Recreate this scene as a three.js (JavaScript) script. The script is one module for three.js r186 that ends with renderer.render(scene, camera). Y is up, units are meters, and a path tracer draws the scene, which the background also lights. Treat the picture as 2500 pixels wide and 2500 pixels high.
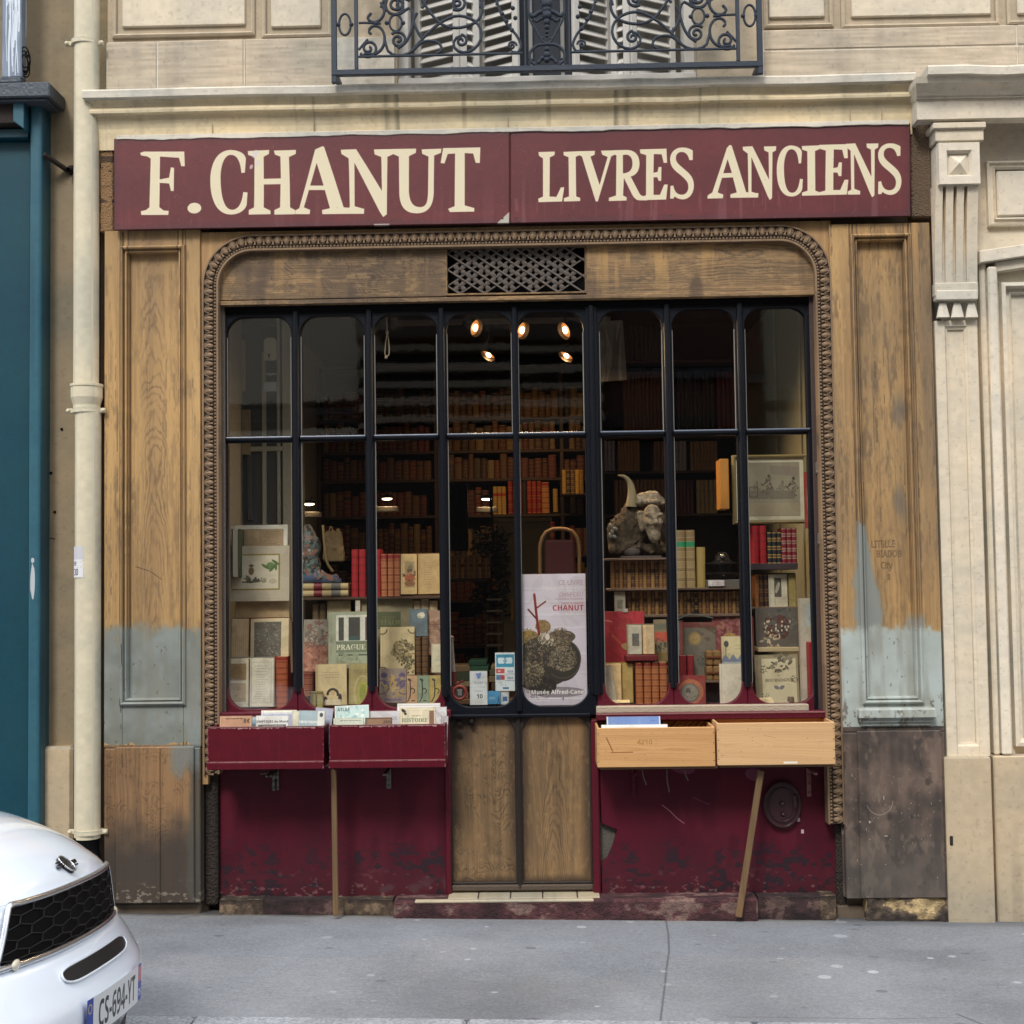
import * as THREE from 'three';
import { mergeGeometries } from 'three/addons/utils/BufferGeometryUtils.js';
import { MarchingCubes } from 'three/addons/objects/MarchingCubes.js';

// ---------------------------------------------------------------- camera, sky, sun, exposure
const scene = new THREE.Scene();
const F = 3282, EYE = 1.637, DIST = 6.5;                       // focal length in photo pixels, eye height, distance to the facade
const camera = new THREE.PerspectiveCamera(2 * Math.atan(1250 / F) * 180 / Math.PI, 1, 0.1, 300);
camera.position.set(DIST * 0.021, EYE, DIST);
camera.rotation.set(Math.atan(160 / F), 0.021, -0.0135, 'YXZ');

const SKY_W = 128, SKY_H = 64, skyData = new Float32Array(SKY_W * SKY_H * 4);
for (let j = 0; j < SKY_H; j++) for (let i = 0; i < SKY_W; i++) {
  const up = ((j + 0.5) / SKY_H - 0.5) * Math.PI, s = Math.sin(up), o = (j * SKY_W + i) * 4;
  const az = i / SKY_W * Math.PI * 2, cloud = 1 + 0.08 * Math.sin(az * 3 + up * 5) * Math.cos(up) + 0.05 * Math.sin(az * 7 - up * 9) * Math.cos(up);
  const L = (s > 0 ? (1.15 + 0.85 * s) * 0.76 * cloud : 0.5);
  skyData[o] = L * 0.95; skyData[o + 1] = L * 0.985; skyData[o + 2] = L * 1.06; skyData[o + 3] = 1;
}
const sky = new THREE.DataTexture(skyData, SKY_W, SKY_H, THREE.RGBAFormat, THREE.FloatType);
sky.mapping = THREE.EquirectangularReflectionMapping; sky.magFilter = THREE.LinearFilter; sky.wrapS = THREE.RepeatWrapping; sky.needsUpdate = true;
scene.background = sky; scene.environment = sky;

const sun = new THREE.DirectionalLight(new THREE.Color(1, 0.965, 0.91), 1.5);
sun.position.set(-3.0, 10.5, 9.0); sun.castShadow = true; sun.shadow.radius = 26;
sun.shadow.mapSize.set(2048, 2048);
Object.assign(sun.shadow.camera, { left: -7, right: 7, top: 7, bottom: -7, near: 1, far: 40 });
scene.add(sun, sun.target);

const renderer = new THREE.WebGLRenderer({ antialias: true });
renderer.toneMapping = THREE.LinearToneMapping;
renderer.toneMappingExposure = 1.42;
renderer.shadowMap.enabled = true;
renderer.setSize(1024, 1024);

// ---------------------------------------------------------------- helpers
let seed = 7;
const rnd = () => { seed = (seed + 0x6d2b79f5) | 0; let t = Math.imul(seed ^ (seed >>> 15), 1 | seed); t = (t + Math.imul(t ^ (t >>> 7), 61 | t)) ^ t; return ((t ^ (t >>> 14)) >>> 0) / 4294967296; };
const rr = (a, b) => a + (b - a) * rnd();
const pick = (a) => a[Math.floor(rnd() * a.length)];
const clamp = (x, a = 0, b = 1) => Math.min(b, Math.max(a, x));
const sstep = (a, b, x) => { const t = clamp((x - a) / (b - a)); return t * t * (3 - 2 * t); };
const mix = (a, b, t) => a + (b - a) * t;
const mix3 = (a, b, t) => [mix(a[0], b[0], t), mix(a[1], b[1], t), mix(a[2], b[2], t)];
// photo pixel (2500 x 2500) at depth plane z -> metres
const P = (px, py, z = 0) => {
  const d = new THREE.Vector3((px - 1250) / F, -(py - 1250) / F, -1).applyEuler(camera.rotation);
  return d.multiplyScalar((z - camera.position.z) / d.z).add(camera.position);
};
const R = (a, b, c, d, z = 0) => ({ x0: P(a, (b + d) / 2, z).x, x1: P(c, (b + d) / 2, z).x, y1: P((a + c) / 2, b, z).y, y0: P((a + c) / 2, d, z).y });
const X = (px, py, z = 0) => P(px, py, z).x, Y = (px, py, z = 0) => P(px, py, z).y;

// noise
const HN = new Float32Array(65536); { let s = 12345; for (let i = 0; i < 65536; i++) { s = (Math.imul(s, 1664525) + 1013904223) >>> 0; HN[i] = s / 4294967296; } }
const hash = (x, y) => HN[((x * 73 + y * 9973 + ((x * y) & 1023) * 31) & 65535)];
const vn = (x, y) => {
  const xi = Math.floor(x), yi = Math.floor(y); let fx = x - xi, fy = y - yi;
  fx = fx * fx * (3 - 2 * fx); fy = fy * fy * (3 - 2 * fy);
  const a = hash(xi, yi), b = hash(xi + 1, yi), c = hash(xi, yi + 1), d = hash(xi + 1, yi + 1);
  return a + (b - a) * fx + (c - a) * fy + (a - b - c + d) * fx * fy;
};
const fbm = (x, y, o = 4) => { let s = 0, a = 0.5, n = 0; for (let i = 0; i < o; i++) { s += a * vn(x, y); n += a; x = x * 2.03 + 17.1; y = y * 2.03 + 5.7; a *= 0.5; } return s / n; };

// textures: fn(u, v) with v up, gives sRGB 0..255
function tex(w, h, fn, srgb = true) {
  const d = new Uint8Array(w * h * 4);
  for (let j = 0; j < h; j++) for (let i = 0; i < w; i++) {
    const c = fn((i + 0.5) / w, (j + 0.5) / h), o = (j * w + i) * 4;
    d[o] = clamp(c[0], 0, 255); d[o + 1] = clamp(c[1], 0, 255); d[o + 2] = clamp(c[2], 0, 255); d[o + 3] = 255;
  }
  const t = new THREE.DataTexture(d, w, h, THREE.RGBAFormat);
  t.magFilter = THREE.LinearFilter; t.wrapS = t.wrapT = THREE.RepeatWrapping; if (srgb) t.colorSpace = THREE.SRGBColorSpace; t.needsUpdate = true;
  return t;
}
function canvasTex(w, h, draw) {
  const c = document.createElement('canvas'); c.width = w; c.height = h;
  draw(c.getContext('2d'), w, h);
  const t = new THREE.CanvasTexture(c); t.colorSpace = THREE.SRGBColorSpace; t.magFilter = THREE.LinearFilter; return t;
}
// draws a computed texture into a canvas so that marks can go on top
function paintedTex(w, h, fn, marks) {
  return canvasTex(w, h, (g) => {
    const im = g.createImageData(w, h), d = im.data;
    for (let j = 0; j < h; j++) for (let i = 0; i < w; i++) {
      const c = fn((i + 0.5) / w, 1 - (j + 0.5) / h), o = (j * w + i) * 4;
      d[o] = clamp(c[0], 0, 255); d[o + 1] = clamp(c[1], 0, 255); d[o + 2] = clamp(c[2], 0, 255); d[o + 3] = 255;
    }
    g.putImageData(im, 0, 0);
    if (marks) marks(g, w, h);
  });
}
const rep = (t, sx, sy = sx) => { const c = t.clone(); c.repeat.set(1 / sx, 1 / sy); c.wrapS = c.wrapT = THREE.RepeatWrapping; c.needsUpdate = true; return c; };

// geometry
function flat(tris, uvs) {
  const g = new THREE.BufferGeometry();
  g.setAttribute('position', new THREE.Float32BufferAttribute(tris, 3));
  g.setAttribute('uv', new THREE.Float32BufferAttribute(uvs ?? new Float32Array(tris.length / 3 * 2), 2));
  g.computeVertexNormals();
  return g;
}
const ni = (g) => { const n = g.index ? g.toNonIndexed() : g; for (const k of Object.keys(n.attributes)) if (!['position', 'normal', 'uv', 'color'].includes(k)) n.deleteAttribute(k); return n; };
const merge = (...list) => { const l = list.flat(9).map(ni); return l.length === 1 ? l[0] : mergeGeometries(l, false); };
// uv in metres by dominant axis
function uvm(g, s = 1, turn = false) {
  g = ni(g); const p = g.attributes.position, n = g.attributes.normal, uv = new Float32Array(p.count * 2);
  for (let i = 0; i < p.count; i++) {
    const ax = Math.abs(n.getX(i)), ay = Math.abs(n.getY(i)), az = Math.abs(n.getZ(i));
    let u, v;
    if (az >= ax && az >= ay) { u = p.getX(i); v = p.getY(i); } else if (ax >= ay) { u = p.getZ(i); v = p.getY(i); } else { u = p.getX(i); v = p.getZ(i); }
    if (turn) [u, v] = [v, u];
    uv[i * 2] = u * s; uv[i * 2 + 1] = v * s;
  }
  g.setAttribute('uv', new THREE.BufferAttribute(uv, 2)); return g;
}
// uv across a rectangle of the facade
function uvr(g, r) {
  g = ni(g); const p = g.attributes.position, n = g.attributes.normal, uv = new Float32Array(p.count * 2);
  for (let i = 0; i < p.count; i++) {
    const sx = Math.abs(n.getX(i)) > 0.8 ? p.getZ(i) : 0, sy = Math.abs(n.getY(i)) > 0.8 ? p.getZ(i) : 0;
    uv[i * 2] = (p.getX(i) + sx - r.x0) / (r.x1 - r.x0); uv[i * 2 + 1] = (p.getY(i) + sy - r.y0) / (r.y1 - r.y0);
  }
  g.setAttribute('uv', new THREE.BufferAttribute(uv, 2)); return g;
}
// box with chamfered edges
function cbox(x0, x1, y0, y1, z0, z1, c = 0.003) {
  c = Math.min(c, (x1 - x0) / 3, (y1 - y0) / 3, (z1 - z0) / 3);
  const lo = [x0, y0, z0], hi = [x1, y1, z1], t = [];
  const v = (s, axis) => [0, 1, 2].map((k) => (s[k] > 0 ? hi[k] - (k === axis ? 0 : c) : lo[k] + (k === axis ? 0 : c)));
  const mid = [(x0 + x1) / 2, (y0 + y1) / 2, (z0 + z1) / 2];
  const tri = (a, b, d) => {
    const n = [(b[1] - a[1]) * (d[2] - a[2]) - (b[2] - a[2]) * (d[1] - a[1]), (b[2] - a[2]) * (d[0] - a[0]) - (b[0] - a[0]) * (d[2] - a[2]), (b[0] - a[0]) * (d[1] - a[1]) - (b[1] - a[1]) * (d[0] - a[0])];
    const m = [0, 1, 2].map((k) => (a[k] + b[k] + d[k]) / 3 - mid[k]);
    if (n[0] * m[0] + n[1] * m[1] + n[2] * m[2] >= 0) t.push(...a, ...b, ...d); else t.push(...a, ...d, ...b);
  };
  const quad = (a, b, d, e) => { tri(a, b, d); tri(a, d, e); };
  for (let ax = 0; ax < 3; ax++) for (const s of [-1, 1]) {
    const o = [(ax + 1) % 3, (ax + 2) % 3], q = [[-1, -1], [1, -1], [1, 1], [-1, 1]].map(([a, b]) => { const k = [0, 0, 0]; k[ax] = s; k[o[0]] = a; k[o[1]] = b; return v(k, ax); });
    quad(...q);
  }
  for (let ax = 0; ax < 3; ax++) { const [a, b] = [(ax + 1) % 3, (ax + 2) % 3];
    for (const sa of [-1, 1]) for (const sb of [-1, 1]) { const k0 = [0, 0, 0], k1 = [0, 0, 0]; k0[ax] = -1; k1[ax] = 1; k0[a] = k1[a] = sa; k0[b] = k1[b] = sb; quad(v(k0, a), v(k1, a), v(k1, b), v(k0, b)); } }
  for (const a of [-1, 1]) for (const b of [-1, 1]) for (const d of [-1, 1]) tri(v([a, b, d], 0), v([a, b, d], 1), v([a, b, d], 2));
  return uvm(flat(t));
}
const rbox = (r, z0, z1, c) => cbox(r.x0, r.x1, r.y0, r.y1, z0, z1, c);
// mitred moulding round a rectangle; profile of [inset, z]
function mould(r, prof) {
  const t = [], q = (a, b, c, d) => t.push(...a, ...b, ...c, ...a, ...c, ...d);
  const cs = prof.map(([i, z]) => [[r.x0 + i, r.y0 + i, z], [r.x1 - i, r.y0 + i, z], [r.x1 - i, r.y1 - i, z], [r.x0 + i, r.y1 - i, z]]);
  for (let i = 0; i + 1 < cs.length; i++) for (let k = 0; k < 4; k++) q(cs[i][k], cs[i][(k + 1) % 4], cs[i + 1][(k + 1) % 4], cs[i + 1][k]);
  return uvm(flat(t));
}
const inset = (r, d) => ({ x0: r.x0 + d, x1: r.x1 - d, y0: r.y0 + d, y1: r.y1 - d });
// moulding that runs along x; profile of [y, z] from top to bottom, mitred returns where asked
function run(x0, x1, prof, zb, mL = 0, mR = 0, wob = 0) {
  const n = 24, t = [], pt = (i, k) => {
    const [y, z] = prof[i], s = k / n, xa = x0 - (z - zb) * mL, xb = x1 + (z - zb) * mR, x = mix(xa, xb, s);
    const w = wob ? (vn(x * 6, y * 3) - 0.5) * wob : 0; return [x, y + w, z + w * 0.6];
  };
  const q = (a, b, c, d) => t.push(...a, ...b, ...c, ...a, ...c, ...d);
  for (let i = 0; i + 1 < prof.length; i++) {
    for (let k = 0; k < n; k++) q(pt(i, k), pt(i + 1, k), pt(i + 1, k + 1), pt(i, k + 1));
    const l0 = pt(i, 0), l1 = pt(i + 1, 0), r0 = pt(i, n), r1 = pt(i + 1, n);
    q([l0[0], l0[1], zb], [l1[0], l1[1], zb], l1, l0); q(r0, r1, [r1[0], r1[1], zb], [r0[0], r0[1], zb]);
  }
  return uvm(flat(t));
}
const tube = (pts, r, seg = 24, rad = 6, closed = false) => new THREE.TubeGeometry(new THREE.CatmullRomCurve3(pts.map((p) => (p.isVector3 ? p : new THREE.Vector3(...p))), closed), seg, r, rad, closed);
const bar = (a, b, w, d) => { // square bar from a to b (facade plane), w wide, d deep
  const A = new THREE.Vector3(...a), B = new THREE.Vector3(...b), L = A.distanceTo(B), g = cbox(-w / 2, w / 2, 0, L, -d / 2, d / 2, Math.min(w, d) * 0.2);
  g.applyQuaternion(new THREE.Quaternion().setFromUnitVectors(new THREE.Vector3(0, 1, 0), B.clone().sub(A).normalize())); g.translate(A.x, A.y, A.z); return g;
};
function rrShape(x0, y0, x1, y1, rt, rb, C = THREE.Shape) { // rounded rectangle, top and bottom radii
  const s = new C();
  s.moveTo(x0 + rb, y0); s.lineTo(x1 - rb, y0); if (rb) s.absarc(x1 - rb, y0 + rb, rb, -Math.PI / 2, 0);
  s.lineTo(x1, y1 - rt); if (rt) s.absarc(x1 - rt, y1 - rt, rt, 0, Math.PI / 2);
  s.lineTo(x0 + rt, y1); if (rt) s.absarc(x0 + rt, y1 - rt, rt, Math.PI / 2, Math.PI);
  s.lineTo(x0, y0 + rb); if (rb) s.absarc(x0 + rb, y0 + rb, rb, Math.PI, Math.PI * 1.5);
  return s;
}
const extr = (shape, z0, z1, bevel = 0.003, cs = 8) => { const g = new THREE.ExtrudeGeometry(shape, { depth: z1 - z0 - 2 * bevel, bevelEnabled: bevel > 0, bevelSize: bevel, bevelThickness: bevel, bevelSegments: 1, bevelOffset: -bevel, curveSegments: cs }); g.translate(0, 0, z0 + bevel); return uvm(g); };
const cyl = (r0, r1, h, n = 20, x = 0, y = 0, z = 0) => { const g = new THREE.CylinderGeometry(r0, r1, h, n); g.translate(x, y, z); return g; };
const sph = (r, x = 0, y = 0, z = 0, n = 10, m = 7) => { const g = new THREE.SphereGeometry(r, n, m); g.translate(x, y, z); return g; };

// objects
const used = new Map();
const numbered = (n) => { const k = used.get(n) ?? 0; used.set(n, k + 1); return k ? n + '_' + String(k).padStart(3, '0') : n; };
function thing(name, label, category, pos = [0, 0, 0], group, kind) {
  const o = new THREE.Group(); o.name = numbered(name); o.position.set(...pos); tagIt(o, label, category, group, kind); scene.add(o); return o;
}
function tagIt(o, label, category, group, kind) {
  if (label) o.userData.label = label; if (category) o.userData.category = category; if (group) o.userData.group = group; if (kind) o.userData.kind = kind; return o;
}
const off = (o) => { const v = new THREE.Vector3(); for (let p = o; p && p !== scene; p = p.parent) v.add(p.position); return v; };
// a part whose geometry is in scene metres
function part(parent, name, geo, mat, extra = {}) {
  const m = new THREE.Mesh(geo, mat), v = off(parent); m.name = name; m.castShadow = m.receiveShadow = true;
  m.position.set(-v.x, -v.y, -v.z); if (extra.label) m.userData.label = extra.label; if (extra.kind) m.userData.kind = extra.kind;
  parent.add(m); return m;
}
// a part in the parent's own axes
function local(parent, name, geo, mat, pos) { const m = new THREE.Mesh(geo, mat); m.name = name; m.castShadow = m.receiveShadow = true; if (pos) m.position.set(...pos); parent.add(m); return m; }
function solo(name, geo, mat, label, category, group, kind) {
  geo.computeBoundingBox(); const b = geo.boundingBox, c = [(b.min.x + b.max.x) / 2, b.min.y, (b.min.z + b.max.z) / 2];
  geo.translate(-c[0], -c[1], -c[2]); const m = new THREE.Mesh(geo, mat); m.name = numbered(name); m.position.set(...c); m.castShadow = m.receiveShadow = true;
  tagIt(m, label, category, group, kind); scene.add(m); return m;
}
const mat = (hex, roughness = 0.8, o = {}) => new THREE.MeshStandardMaterial({ color: hex, roughness, ...o });
const phys = (hex, roughness, o = {}) => new THREE.MeshPhysicalMaterial({ color: hex, roughness, ...o });
// ---------------------------------------------------------------- surfaces
const NOISE = tex(512, 512, (u, v) => { const n = 255 * fbm(u * 24, v * 24, 5); return [n, n, n]; }, false);
const GRAIN = tex(512, 512, (u, v) => { const n = 255 * (0.6 * vn(u * 220, v * 220) + 0.4 * vn(u * 90, v * 90)); return [n, n, n]; }, false);
const nb = (m, s, scale, t = NOISE) => { m.bumpMap = rep(t, scale); m.bumpScale = s; return m; };

const stoneTone = (base, o = {}) => (u, v) => {
  const S = o.size ?? 3, x = u * S, y = v * S * (o.ratio ?? 1);
  const blot = fbm(x * 2.2, y * 2.6, 4) - 0.5, fine = fbm(x * 30, y * 34, 3) - 0.5, tool = vn(x * 9 + 3 * vn(y * 8, x), y * 95) - 0.5;
  const pit = sstep(0.79, 0.9, vn(x * 75, y * 75)) * 0.6, streak = sstep(0.62, 0.9, fbm(x * 11, y * 0.9, 3)) * (o.streak ?? 0.5);
  const k = 1 + blot * 0.22 + fine * 0.1 + tool * (o.tool ?? 0.1) * 0.6 - pit * (o.pit ?? 0.1) * (o.pit ? 0.1 : 1) - streak * 0.16;
  const w = blot * 14, dl = o.drip ? o.drip * sstep(0.72, 0.86, vn(x * 34, 1.5)) * sstep(0.3, 0.7, fbm(x * 1.6, y * 1.4 + 2, 3)) * 0.55 : 0;
  return [(base[0] * k + w) * (1 - dl), base[1] * k * (1 - dl), (base[2] * k - w * 0.9) * (1 - dl)];
};
function stoneMat(base, o = {}) {
  const t = tex(1024, 512, stoneTone(base, { size: 3, ratio: 0.5, ...o }));
  const q = rep(t, 3, 1.5); q.wrapS = q.wrapT = THREE.MirroredRepeatWrapping;
  const m = new THREE.MeshStandardMaterial({ map: q, roughness: o.rough ?? 0.88 }); m.bumpMap = q; m.bumpScale = (o.bump ?? 0.006) * 0.4; return m;
}
const M = {};
M.wall = stoneMat([187, 171, 146], { streak: 0.35, tool: 0.05 });
M.band = stoneMat([188, 174, 153], { tool: 0.22, streak: 0.3, bump: 0.008 });
M.cornice = stoneMat([222, 204, 168], { streak: 0.5, tool: 0.06, drip: 0.7 });
M.fillet = stoneMat([212, 204, 188], { streak: 0.4 });
M.portal = stoneMat([216, 203, 180], { streak: 0.3, tool: 0.03, bump: 0.004 });
M.portalLight = stoneMat([224, 213, 193], { streak: 0.25, tool: 0.02, bump: 0.003 });
M.plaster = stoneMat([142, 128, 104], { streak: 0.9, tool: 0.02, bump: 0.006 });
M.plinth = stoneMat([190, 172, 144], { streak: 0.7, tool: 0.02, bump: 0.005 });
M.oldstone = stoneMat([110, 94, 78], { streak: 1.2, tool: 0.1, bump: 0.02 });
M.cream = stoneMat([211, 201, 174], { streak: 0.5, tool: 0.0, pit: 0.15, bump: 0.001, rough: 0.42 });
M.navy = nb(phys('#0a0d16', 0.45, { specularIntensity: 0.5 }), 0.001, 0.2);
M.barGlint = phys('#5a6270', 0.35, { clearcoat: 0.6, clearcoatRoughness: 0.2 });  // sky highlight of the glazing bars, put into a pale grey-blue colour
M.black = nb(phys('#070709', 0.7, { specularIntensity: 0.3 }), 0.001, 0.2);
M.iron = nb(mat('#2c3440', 0.5, { metalness: 0.15 }), 0.0012, 0.1);
M.steel = nb(mat('#77736d', 0.45, { metalness: 0.7 }), 0.0005, 0.1);
M.zinc = nb(mat('#50565e', 0.55, { metalness: 0.3 }), 0.003, 0.3);
M.darkwood = nb(mat('#2a2019', 0.8), 0.003, 0.15);
M.glass = nb(new THREE.MeshPhysicalMaterial({ color: '#fbfcfb', roughness: 0.0, transmission: 1, thickness: 0, ior: 1.62 }), 0.00005, 1.6);

// wood: u across the grain, v along it, in metres
function woodAt(x, y, o) {
  const c = o.c, w = fbm(x * 7 + 9, y * 0.9, 3) - 0.5, s = o.s ?? 0;
  const dx = x - (o.x0 ?? 0) - 0.035 * (fbm(y * 1.3 + s * 3, 2.5, 2) - 0.5);
  const dd = y * (o.slope ?? 0.045) + 0.05 * (fbm(1.3 + s, y * 2.3, 3) - 0.5);
  const warp = (o.warp ?? 0.014) * (fbm(x * 13 + s, y * 3.2, 3) - 0.5) + 0.005 * (fbm(x * 46, y * 15, 2) - 0.5) + 0.0022 * (vn(x * 170, y * 42) - 0.5);
  const r = Math.sqrt(dx * dx * 0.9 + dd * dd) + warp, f = (o.freq ?? 520) * 1.75;
  const ph = r * f + 2.6 * (fbm(r * 55 + s, 4.4, 2) - 0.5), line = Math.pow(0.5 + 0.5 * Math.sin(ph), 3) * (0.35 + 1.1 * vn(r * 130 + 3, y * 2 + s));
  const mask = o.cath ? sstep(o.cath, o.cath * 0.45, Math.abs(dx + 0.02 * (fbm(y * 5, 7 + s, 2) - 0.5))) : 1;
  const pore = vn(x * 760 + 30 * w, y * 14), fib = fbm(x * 210 + 14 * w, y * 2.4, 3) - 0.5, strand = fbm(x * 44 + 6 * w, y * 0.8, 3) - 0.5;
  let figure = 0; if (o.figure) { const q = y * 38 + 9 * fbm(x * 9 + s, y * 6, 3) + 3 * fbm(x * 34, y * 20, 2) + x * 12; figure = o.figure * sstep(0.3, 0.08, Math.abs(q - Math.floor(q) - 0.5)) * sstep(0.4, 0.62, fbm(x * 22 + 8, y * 26 + s, 3)) * (0.4 + 0.6 * fbm(x * 6, y * 5 + s, 2)); }
  let k = line * (0.1 + 0.6 * mask) * (o.contrast ?? 0.5) + (pore > 0.74 ? 0.2 * (pore - 0.74) * 4 : 0) + fib * 0.42 + strand * 0.5 + figure * 0.6;
  k += (fbm(x * 3.1 + 4, y * 1.3 + s, 4) - 0.5) * (o.blotch ?? 0.6);
  return mix3(c[0], c[1], clamp(k * 0.9 + 0.14));
}
const stroke = (g, pts, w, style) => { g.strokeStyle = style; g.lineWidth = w; g.lineCap = 'round'; g.beginPath(); pts.forEach(([x, y], i) => (i ? g.lineTo(x, y) : g.moveTo(x, y))); g.stroke(); };

const LIGHTWOOD = [[198, 158, 102], [112, 88, 60]], DARKWOOD = [[160, 126, 84], [60, 48, 36]];
const aged = (c, x, y, k, s = 0) => { const m = 0.6 * fbm(x * 34 + s, y * 6, 4) + 0.4 * fbm(x * 90, y * 24 + s, 3), n = fbm(x * 60, y * 26 + s, 3), l = fbm(x * 90 + s, y * 1.6, 2); c = mix3(c, [98, 80, 60], k * 0.55 * sstep(0.48, 0.7, m)); c = mix3(c, [204, 168, 114], k * 0.3 * sstep(0.56, 0.74, n)); return mix3(c, [66, 52, 40], k * 0.5 * sstep(0.62, 0.8, l) * sstep(0.4, 0.6, n)); };
// left pilaster 253..490 x 562..2207
const rPL = R(254, 562, 490, 2207, 0.02), rPR = R(2044, 545, 2293, 2195, 0.02);
const grooveLines = (c, x, xs, y) => { let k = 0; for (const q of xs) k = Math.max(k, sstep(0.006, 0.001, Math.abs(x - q))); return mix3(c, [58, 44, 34], k * (0.25 + 0.6 * fbm(x * 30, y * 5, 3))); };  // darker lines along the moulding edges, broken up by noise
const woodL = paintedTex(384, 2048, (u, v) => {
  const W = rPL.x1 - rPL.x0, H = rPL.y1 - rPL.y0, x = u * W, y = v * H, pan = x > 0.118 && x < 0.363;
  const py = 2207 - v * 1645;                                   // photo row
  let c = woodAt(x, y, { c: LIGHTWOOD, x0: 0.235, cath: pan ? 0.075 : 0.001, freq: 560, slope: 0.06, contrast: pan ? 0.8 : 0.22, s: 2 }); c = aged(c, x, y, pan ? 0.5 : 0.7, 2);
  if (py < 900) c = mix3(c, [120, 98, 74], 0.45 * sstep(900, 600, py) * (pan ? fbm(x * 14, y * 3, 3) * 1.5 : 0.35));
  if (pan) c = mix3(c, [124, 96, 66], 0.3 * sstep(0.09, 0.02, Math.abs(x - 0.235 + 0.03 * (fbm(y * 2, 3, 2) - 0.5)))); c = grooveLines(c, x, [0.081, 0.094, 0.118, 0.363, 0.387, 0.4], y);
  const edge = 1537 + (fbm(x * 16, 1.3, 3) - 0.5) * 30 + (fbm(x * 70, y * 40, 3) - 0.5) * 26, wood0 = c;
  if (py > edge - 12 && py < 1826 + (vn(x * 30, 8) - 0.5) * 16) {
    const n = fbm(x * 9, y * 9, 4) - 0.5, low = sstep(1640, 1826, py) * 0.12;
    c = mix3([142, 147, 141], [108, 110, 100], clamp(0.25 + n * 1.4 + low)); { const q = fbm(x * 18 + 4, y * 3, 3); c = mix3(c, [120, 116, 100], 0.35 * sstep(0.5, 0.75, q)); } { const q = fbm(x * 60, y * 44, 3); if (q > 0.78) c = mix3(c, [88, 84, 72], 0.6 * sstep(0.78, 0.84, q)); }
    c = mix3(wood0, c, sstep(edge - 12, edge + 12, py)); c = mix3(c, wood0, 0.4 * sstep(edge + 60, edge, py) * sstep(0.5, 0.7, fbm(x * 36, y * 16, 3)));
  }
  if (py >= 1826) {
    c = woodAt(x, y, { c: [[150, 114, 76], [70, 52, 38]], x0: 0.14, freq: 300, slope: 0.02, contrast: 0.25, figure: 0.75, s: 5 });
    const g = sstep(1960, 2090, py + 90 * (fbm(x * 8, y * 8, 3) - 0.5)); c = mix3(c, [58, 50, 44], 0.88 * g);
    c = mix3(c, [78, 76, 68], 0.75 * sstep(0.40, 0.425, x + 0.05 * (fbm(x * 14, y * 7, 3) - 0.5)));
    if (py < 1930) c = mix3(c, [120, 126, 122], 0.8 * sstep(0.3, 0.36, x) * sstep(1905, 1860, py + 70 * (fbm(x * 24, y * 18, 3) - 0.5)));
    if (py > 2140) c = mix3(c, [168, 158, 138], 0.55 * sstep(0.62, 0.7, fbm(x * 40, y * 60, 4)) * sstep(2140, 2175, py));
  }
  return c;
}, (g, w, h) => {
  for (const [x, y, l] of [[0.17, 0.49, 0.01], [0.17, 0.3, 0.015], [0.2, 0.78, 0.02], [0.2, 0.66, 0.03], [0.17, 0.7, 0.02], [0.78, 0.1, 0.02], [0.19, 0.62, 0.03]]) stroke(g, [[x * w, y * h], [x * w + 2, (y + l) * h]], 3, 'rgba(40,30,24,.75)');
  stroke(g, [[0.3 * w, 0.505 * h], [0.45 * w, 0.512 * h], [0.58 * w, 0.525 * h]], 2, 'rgba(60,42,28,.8)');
});
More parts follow.
